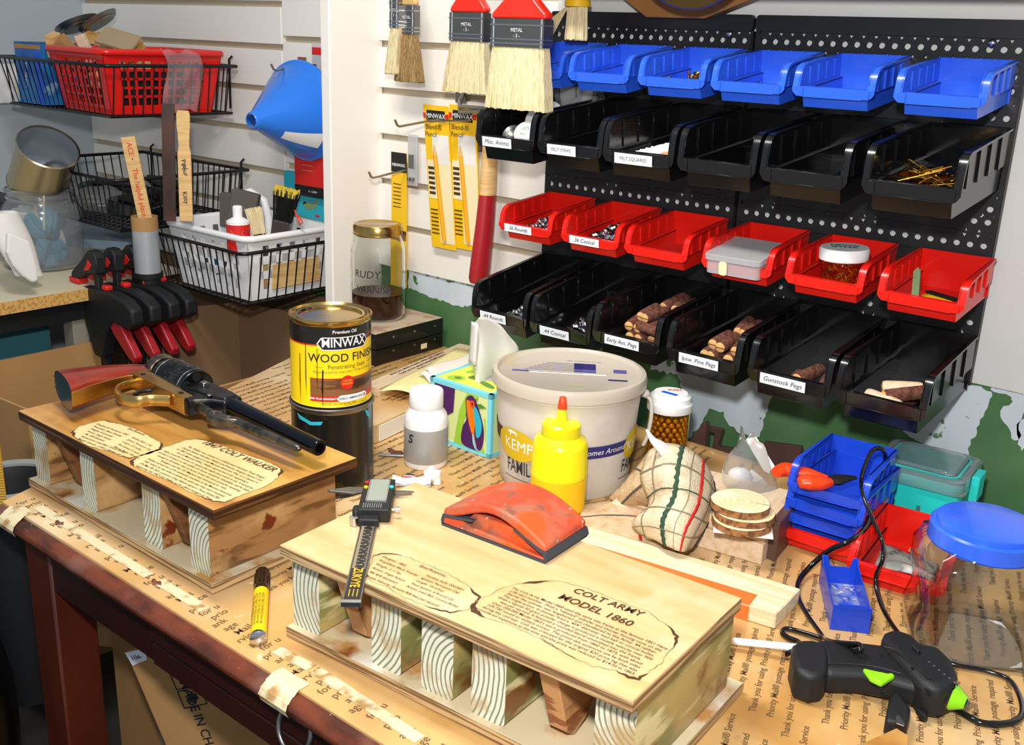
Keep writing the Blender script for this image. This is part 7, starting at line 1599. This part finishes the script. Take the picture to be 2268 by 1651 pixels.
for k, lb in enumerate(('lowest blue bin of the stack on the table', 'second blue bin from the bottom of the table stack', 'top blue bin of the table stack, holding the pliers')):
    o = blu if k == 0 else blu.copy()
    if k: COL.objects.link(o)
    place_bin(o, fl, fr, .0006+.0195*(k+1), lb, 'bins stacked on the table', AG+R((1.5, -1, 2)[k])); o.scale = (.88, 1, .95); o.location.x += (.001, .004, .002)[k]; o.location.y += (.006, .002, .006)[k]
fl2, fr2 = PZ(1885, 1282), PZ(1985, 1308)
r2 = REDP.copy(); COL.objects.link(r2); a = R(6); place_bin(r2, fl2, fl2+Vector((.098*math.cos(a), .098*math.sin(a), 0)), .0006, 'red bin with folded banknotes, standing right of the bin stack', None, a)
b = B().mat('banknote')
def bn(u, v): return (-.030+.062*u, -.038+.072*v, .001+.005*math.sin(3*u+2*v)+.002*math.sin(9*v))
b.grid(bn, 12, 12); o = b.obj('folded_paper', None, smooth=60, solid=.002); o.matrix_world = r2.matrix_basis @ Matrix.LocRotScale(Vector((-.002, -.070, -.040)), Euler((R(-4), 0, R(8))), None); tag(o, 'crumpled grey printed paper in the red bin on the table', 'paper')
b = B().mat('cardboard'); b.box(-.03, .03, 0, .0008, 0, .05); o = b.obj('kraft_paper', None, smooth=0); o.matrix_world = r2.matrix_basis @ Matrix.LocRotScale(Vector((.02, -.035, -.048)), Euler((R(-35), R(12), R(-14))), None); tag(o, 'tan paper flap behind the grey paper in the red bin', 'paper')
# pliers on the stack
pl = thing('pliers', 'orange-handled black pliers lying on the top blue bin', 'pliers', (0, 0, 0))
zp = .092
def tubez(b, pts, rad, flat=.8): b.tube(spline([PZ(*p) for p in pts], 5), [r0 for r0 in rad for _ in range(1)] if False else rad, 12, flat=flat)
def radi(rs, n): return [rs[min(len(rs)-1, int(i*(len(rs)-1)/(n-1)))]+(rs[min(len(rs)-1, int(i*(len(rs)-1)/(n-1))+1)]-rs[min(len(rs)-1, int(i*(len(rs)-1)/(n-1)))])*((i*(len(rs)-1)/(n-1)) % 1) for i in range(n)]
sp = spline([PZ(*z) for z in ((1719, 1048, zp), (1740, 1041, zp+.001), (1780, 1048, zp+.001), (1832, 1064, zp))], 6); b = B().mat('orange_grip'); b.tube(sp, radi([.0075, .0115, .0098, .0066], len(sp)), 14, flat=.75); b.obj('grip', pl, smooth=70)
sp = spline([PZ(*z) for z in ((1770, 1070, zp+.004), (1790, 1068, zp+.005), (1815, 1070, zp+.004), (1838, 1069, zp+.002))], 6); b = B().mat('orange_grip'); b.tube(sp, radi([.008, .0125, .0112, .0070], len(sp)), 14, flat=.75); b.obj('grip', pl, smooth=70)
sp = spline([PZ(*z) for z in ((1825, 1067, zp), (1850, 1064, zp), (1868, 1060, zp), (1896, 1058, zp))], 5); b = B().mat('black_matte'); b.tube(sp, radi([.006, .0115, .009, .0035], len(sp)), 10, flat=.45); b.obj('jaws', pl, smooth=40)
# small blue tray
q0, q1 = PZ(1838, 1395), PZ(1924, 1405); ta = math.atan2((q1-q0).y, (q1-q0).x)
tr = thing('small_tray', 'little blue plastic drawer tray with sawdust in it', 'tray', (q0.x, q0.y, .0005), ta)
wt = (q1-q0).length; lt_ = .102; ht = .029
b = B().mat('deep_blue_plastic'); t_ = .0014
b.box(0, wt, 0, t_, 0, ht); b.box(0, wt, 0, lt_, 0, t_); b.prism([(0, 0), (lt_, 0), (lt_, ht+.006), (lt_-.01, ht), (0, ht-.004)], 0, t_, 'x'); b.prism([(0, 0), (lt_, 0), (lt_, ht+.006), (lt_-.01, ht), (0, ht-.004)], wt-t_, wt, 'x')
b.prism([(0, 0), (wt, 0), (wt, ht+.006), (wt*.86, ht+.006), (wt*.78, ht-.006), (wt*.26, ht-.006), (wt*.16, ht+.006), (0, ht+.006)], lt_-t_, lt_, 'y'); b.box(wt*.12, wt*.88, -.0012, 0, ht-.003, ht+.003); b.obj('tray_body', tr, smooth=0, bevel=.0004)
b = B().mat('banknote'); b.mats[0] = pmat('sawdust', lin('#7d86b4'), .9, layers=[(lin('#2a49b4'), 60, .45, .6), (lin('#c8c0aa'), 160, .58, .66)]); b.box(t_, wt-t_, t_, lt_-t_, t_, t_+.0004); o = b.obj('sawdust', tr, smooth=0); 
# teal box with clear lid
T0_ = PZ(1962, 1165, 0); 
tz = thing('teal_box', 'turquoise plastic box with a clear lid and side clips', 'plastic box', (-.424, 1.268, .0004), R(4))
b = B().mat('teal_plastic'); w_, d_, h_ = .112, .108, .072
def tapered(b, w0, d0, w1, d1, z0, z1, r_, ox=.0, oy=.0, n=4):
    p0 = rrect(-w0/2+ox, w0/2+ox, -d0/2+oy, d0/2+oy, r_, n); p1 = rrect(-w1/2+ox, w1/2+ox, -d1/2+oy, d1/2+oy, r_, n); k = len(p0); b.add([(x, y, z0) for x, y in p0]+[(x, y, z1) for x, y in p1], [(i, (i+1) % k, k+(i+1) % k, k+i) for i in range(k)])
    return k
k = tapered(b, .096, .092, w_, d_, 0, h_, .012, .056, .054); b.add([(x, y, 0) for x, y in rrect(.008, .104, .008, .1, .012)], [tuple(range(20))]); b.add([(x, y, h_-.012) for x, y in rrect(.004, .108, .004, .104, .012)], [tuple(range(20))])
b.obj('box_body', tz, smooth=40)
b = B().mat('teal_plastic'); b.tube([(x, y, h_+.003) for x, y in rrect(.010, .102, .010, .098, .012)], .0028, 8, closed=True); b.mat('teal_board')
for x in (.030, .062, .085): b.box(x, x+.005, .0045, .009, .012, .048)
b.obj('seal_ring', tz, smooth=50)
b = B().mat('jar_plastic'); tapered(b, w_+.006, d_+.006, w_+.004, d_+.004, h_-.014, h_+.004, .014, .056, .054); tapered(b, w_+.004, d_+.004, w_-.024, d_-.024, h_+.004, h_+.005, .014, .056, .054); tapered(b, w_-.024, d_-.024, w_-.030, d_-.030, h_+.005, h_+.010, .012, .056, .054); b.add([(x, y, h_+.010) for x, y in rrect(.015, .097, .015, .093, .012)], [tuple(range(20))]); b.obj('clear_lid', tz, smooth=40, solid=.001)
for sx in (0, 1):
    b = B().mat('teal_plastic'); x0 = (w_+.003) if sx else -.013; b.prism([(.035, h_-.030), (.070, h_-.030), (.070, h_+.004), (.035, h_+.004)], x0, x0+.010 if sx else -.003, 'x'); b.obj('side_clip', tz, smooth=0, bevel=.001)
# clear jar, blue lid
cj = thing('snack_jar', 'large empty clear plastic jar with a bright blue screw lid', 'jar', (-.226, 1.050, .0005), R(28)); cj.scale = (1.12, 1.12, 1.0)
b = B().mat('clear_plastic')
def oct_(z, r_, sq): 
    o = []
    for i in range(48):
        a = 2*PI*i/48; m_ = max(abs(math.cos(a)), abs(math.sin(a))); f = (1/m_)*sq+(1-sq)*1.0; f = min(f, 1.22); o.append((r_*f*math.cos(a), r_*f*math.sin(a), z))
    return o
lv = [(0, .046, .6), (.004, .054, .8), (.02, .055, .8), (.045, .050, .8), (.070, .055, .8), (.092, .055, .8), (.106, .052, .5), (.114, .047, 0), (.124, .0455, 0)]
vs = [v for z, r0, s0 in lv for v in oct_(z, r0, s0)]; b.add(vs, [(k*48+i, k*48+(i+1) % 48, (k+1)*48+(i+1) % 48, (k+1)*48+i) for k in range(len(lv)-1) for i in range(48)]+[tuple(range(48))]); b.obj('jar_body', cj, smooth=50, solid=.0012)
b = B().mat('blue_plastic'); b.lathe([(.0475, .110), (.0490, .111), (.0490, .128), (.0470, .130), (.0440, .130), (.0435, .1345), (.0415, .1355), (0, .1355)], 64); b.obj('screw_lid', cj, smooth=40)
# blurred white bottle and a white roll at the right edge
p = PY(2276, 1071, 1.40); b = B().mat('white_plastic'); b.at((0, 0, 0), (PI/2, 0, 0)); b.lathe([(.010, 0), (.013, 0), (.013, .01), (.010, .01), (.010, 0)], 28); tag(b.obj('wall_ring', None, smooth=50, loc=(p.x+.002, 1.4385, p.z)), 'small white ring on the green wall at the right edge', 'ring')
wb2 = thing('spray_bottle', 'white plastic bottle at the right edge behind the clear jar', 'bottle', (-.115, 1.16, .0005)); b = B().mat('white_plastic'); b.lathe([(0, 0), (.045, 0), (.047, .004), (.047, .085), (.035, .105), (.015, .115), (.015, .13), (0, .13)], 40); b.obj('bottle_body', wb2, smooth=40)
# ================================================================ GLUE GUN
z8 = lambda x, y: (1600+x/3.295, 1150+y/3.295)
zg = .018
gg = thing('glue_gun', 'black hot glue gun with lime green trigger and nozzle lying on the paper', 'glue gun', (0, 0, 0))
def gp(pts, z, h0, h1, mt, name, bev=.003):
    b = B().mat(mt); P = [PZ(*z8(*q), z) for q in pts]; b.prism([(p.x, p.y) for p in P], h0, h1); return b.obj(name, gg, smooth=35, bevel=bev, bseg=3)
gp([(490, 1060), (500, 985), (560, 952), (640, 950), (735, 975), (762, 1060), (758, 1170), (735, 1215), (640, 1220), (520, 1180)], .022, .001, .034, 'soft_black', 'handle_end', .006)
gp([(660, 935), (900, 940), (1145, 970), (1300, 1010), (1480, 1110), (1540, 1250), (1500, 1300), (1400, 1280), (1200, 1225), (1000, 1185), (740, 1180), (720, 1050)], .020, .004, .030, 'soft_black', 'handle', .007)
gp([(1148, 975), (1155, 915), (1210, 898), (1290, 900), (1380, 940), (1440, 1000), (1560, 1020), (1660, 1120), (1705, 1225), (1690, 1300), (1600, 1345), (1500, 1335), (1420, 1290), (1300, 1150)], .022, .003, .038, 'soft_black', 'barrel_housing', .009)
gp([(1375, 960), (1395, 915), (1440, 1000), (1420, 1005)], .036, .030, .042, 'soft_black', 'sight_fin', .001)
gp([(1410, 1150), (1430, 1140), (1470, 1200), (1530, 1285), (1515, 1285), (1440, 1230)], .030, .028, .034, 'black_matte', 'support_arm', .001)
gp([(1400, 1290), (1425, 1280), (1450, 1340), (1505, 1420), (1480, 1432), (1420, 1370)], .012, .004, .010, 'black_matte', 'wire_stand', .001)
gp([(1020, 1110), (1080, 1125), (1200, 1150), (1235, 1145), (1258, 1168), (1160, 1225), (1075, 1185)], .030, .0285, .0340, 'lime', 'trigger', .002)
P0 = PZ(*z8(1660, 1292), .0195); P1 = PZ(*z8(1775, 1345), .018); P2 = PZ(*z8(1800, 1358), .017)
b = B().mat('lime'); b.tube([P0, P0.lerp(P1, .3), P1], [.0135, .0120, .0060], 24); b.obj('nozzle', gg, smooth=40)
b = B().mat('dull_steel'); b.tube([P1, P1.lerp(P2, .8), P2.lerp(P1, -.1)], [.0042, .0036, .0018], 16); b.obj('nozzle_tip', gg, smooth=40)
b = B().mat('black_gloss'); b.tube([PZ(*z8(1600, 1265), .02), PZ(*z8(1672, 1298), .019)], [.0170, .0155], 24); b.obj('nozzle_collar', gg, smooth=40, bevel=.001)
b = B().mat('ink_soft')
for k in range(6): q0 = PZ(*z8(1500+k*38, 1060+k*30), .036); q1 = PZ(*z8(1560+k*30, 1085+k*30), .030); b.tube([q0+Vector((0, 0, .0025)), q1+Vector((0, 0, .003))], .0009, 5)
b.obj('cooling_ribs', gg, smooth=0)
b = B().mat('hole_black')
for q, zz in (((740, 948), .0302), ((1168, 992), .0382), ((1385, 1088), .0382), ((1160, 1240), .0302)): p = PZ(*z8(*q), zz); b.cyl(.0016, p.z, p.z+.0003, 12, cx=p.x, cy=p.y)
b.obj('screw_holes', gg, smooth=0)
b = B().mat('black_matte')
for pts in (((770, 1062), (900, 1060), (1100, 1078), (1300, 1130)), ((1180, 935), (1260, 960), (1380, 1060), (1520, 1170))):
    P = spline([PZ(*z8(*q), .030 if pts[0][0] == 770 else .038) for q in pts], 4); b.tube([p+Vector((0, 0, .0004)) for p in P], .0009, 5)
b.obj('moulding_lines', gg, smooth=0)
q0 = PZ(*z8(80, 892), .010); q1 = PZ(*z8(640, 950), .018); b = B().mat('glue_stick'); b.tube([q0, q1], .0038, 14); tag(b.obj('glue_stick', None, smooth=60), 'long white glue stick feeding into the glue gun', 'glue stick')
z7 = lambda x, y: (1550+x/2.948, 900+y/2.948)
P = [PZ(*z8(470, 985), .018), PZ(*z8(560, 940), .012), PZ(*z8(560, 905), .006), PZ(*z8(480, 870), .004), PZ(*z8(435, 830), .004), PZ(*z8(470, 802), .004), PZ(*z8(620, 840), .005), PZ(*z8(800, 900), .010), PZ(*z8(980, 960), .037), PZ(*z8(1005, 920), .040), PZ(*z8(900, 910), .034), PZ(*z8(760, 890), .020),
     PZ(*z7(800, 1500), .004), PZ(*z7(700, 1360), .004), PZ(*z7(645, 1250), .004), PZ(*z7(645, 1150), .006), PZ(*z7(720, 1050), .012), PZ(*z7(850, 940), .035), PZ(*z7(980, 880), .050), PZ(*z7(1090, 780), .055), PZ(*z7(1130, 600), .070), PZ(*z7(1190, 480), .082), PZ(*z7(1210, 350), .105), PZ(*z7(1190, 280), .128), PZ(*z7(1120, 300), .125), PZ(*z7(1060, 450), .105), PZ(*z7(1060, 560), .098), PZ(*z7(1120, 720), .080), PZ(*z7(1190, 880), .060), PZ(*z7(1195, 1000), .050), PZ(*z7(1150, 1130), .022), PZ(*z7(1200, 1330), .004), PZ(*z7(1340, 1530), .004), PZ(*z8(1530, 1000), .004), PZ(*z8(1700, 1065), .004), PZ(*z8(1930, 1110), .004), PZ(*z8(2110, 1190), .004), PZ(*z8(2190, 1380), .004), PZ(*z8(2130, 1480), .004), PZ(*z8(1900, 1490), .004), PZ(*z8(1700, 1390), .004), PZ(*z8(1560, 1345), .004), PZ(*z8(1300, 1330), .004), PZ(*z8(1190, 1230), .006), PZ(*z8(1235, 1320), .008)]
b = B().mat('black_gloss'); b.tube(spline(P, 6), .0023, 8, flat=1.4); tag(b.obj('power_cord', None, smooth=70), 'black power cord looping from the glue gun over the blue bin stack', 'cord')
pg = thing('plug', 'black two-prong plug of the glue gun cord at the bottom right', 'plug', (0, 0, 0))
b = B().mat('soft_black'); P = [PZ(*z8(*q), .012) for q in ((1215, 1330), (1250, 1300), (1300, 1340), (1340, 1395), (1370, 1420), (1345, 1540), (1180, 1520), (1195, 1420))]; b.prism([(p.x, p.y) for p in P], .001, .020); b.obj('plug_body', pg, smooth=30, bevel=.004, bseg=3)
b = B().mat('dull_steel'); P = [PZ(*z8(*q), .021) for q in ((1265, 1440), (1290, 1435), (1330, 1495), (1325, 1515), (1270, 1495))]; b.prism([(p.x, p.y) for p in P], .020, .0215); b.obj('prong', pg, smooth=0, bevel=.0003)
# wooden wedge in the bottom right corner
b = B().mat('ply_top_aged'); P = [PZ(1985, 1612, .05), PZ(2014, 1630, .05), PZ(2010, 1700, .05), PZ(1790, 1700, .05)]; b.prism([(p.x, p.y) for p in P], .006, .05); tag(b.obj('wooden_corner', None, smooth=0, bevel=.001), 'orange-brown wooden corner piece at the bottom edge near the plug', 'wood piece')
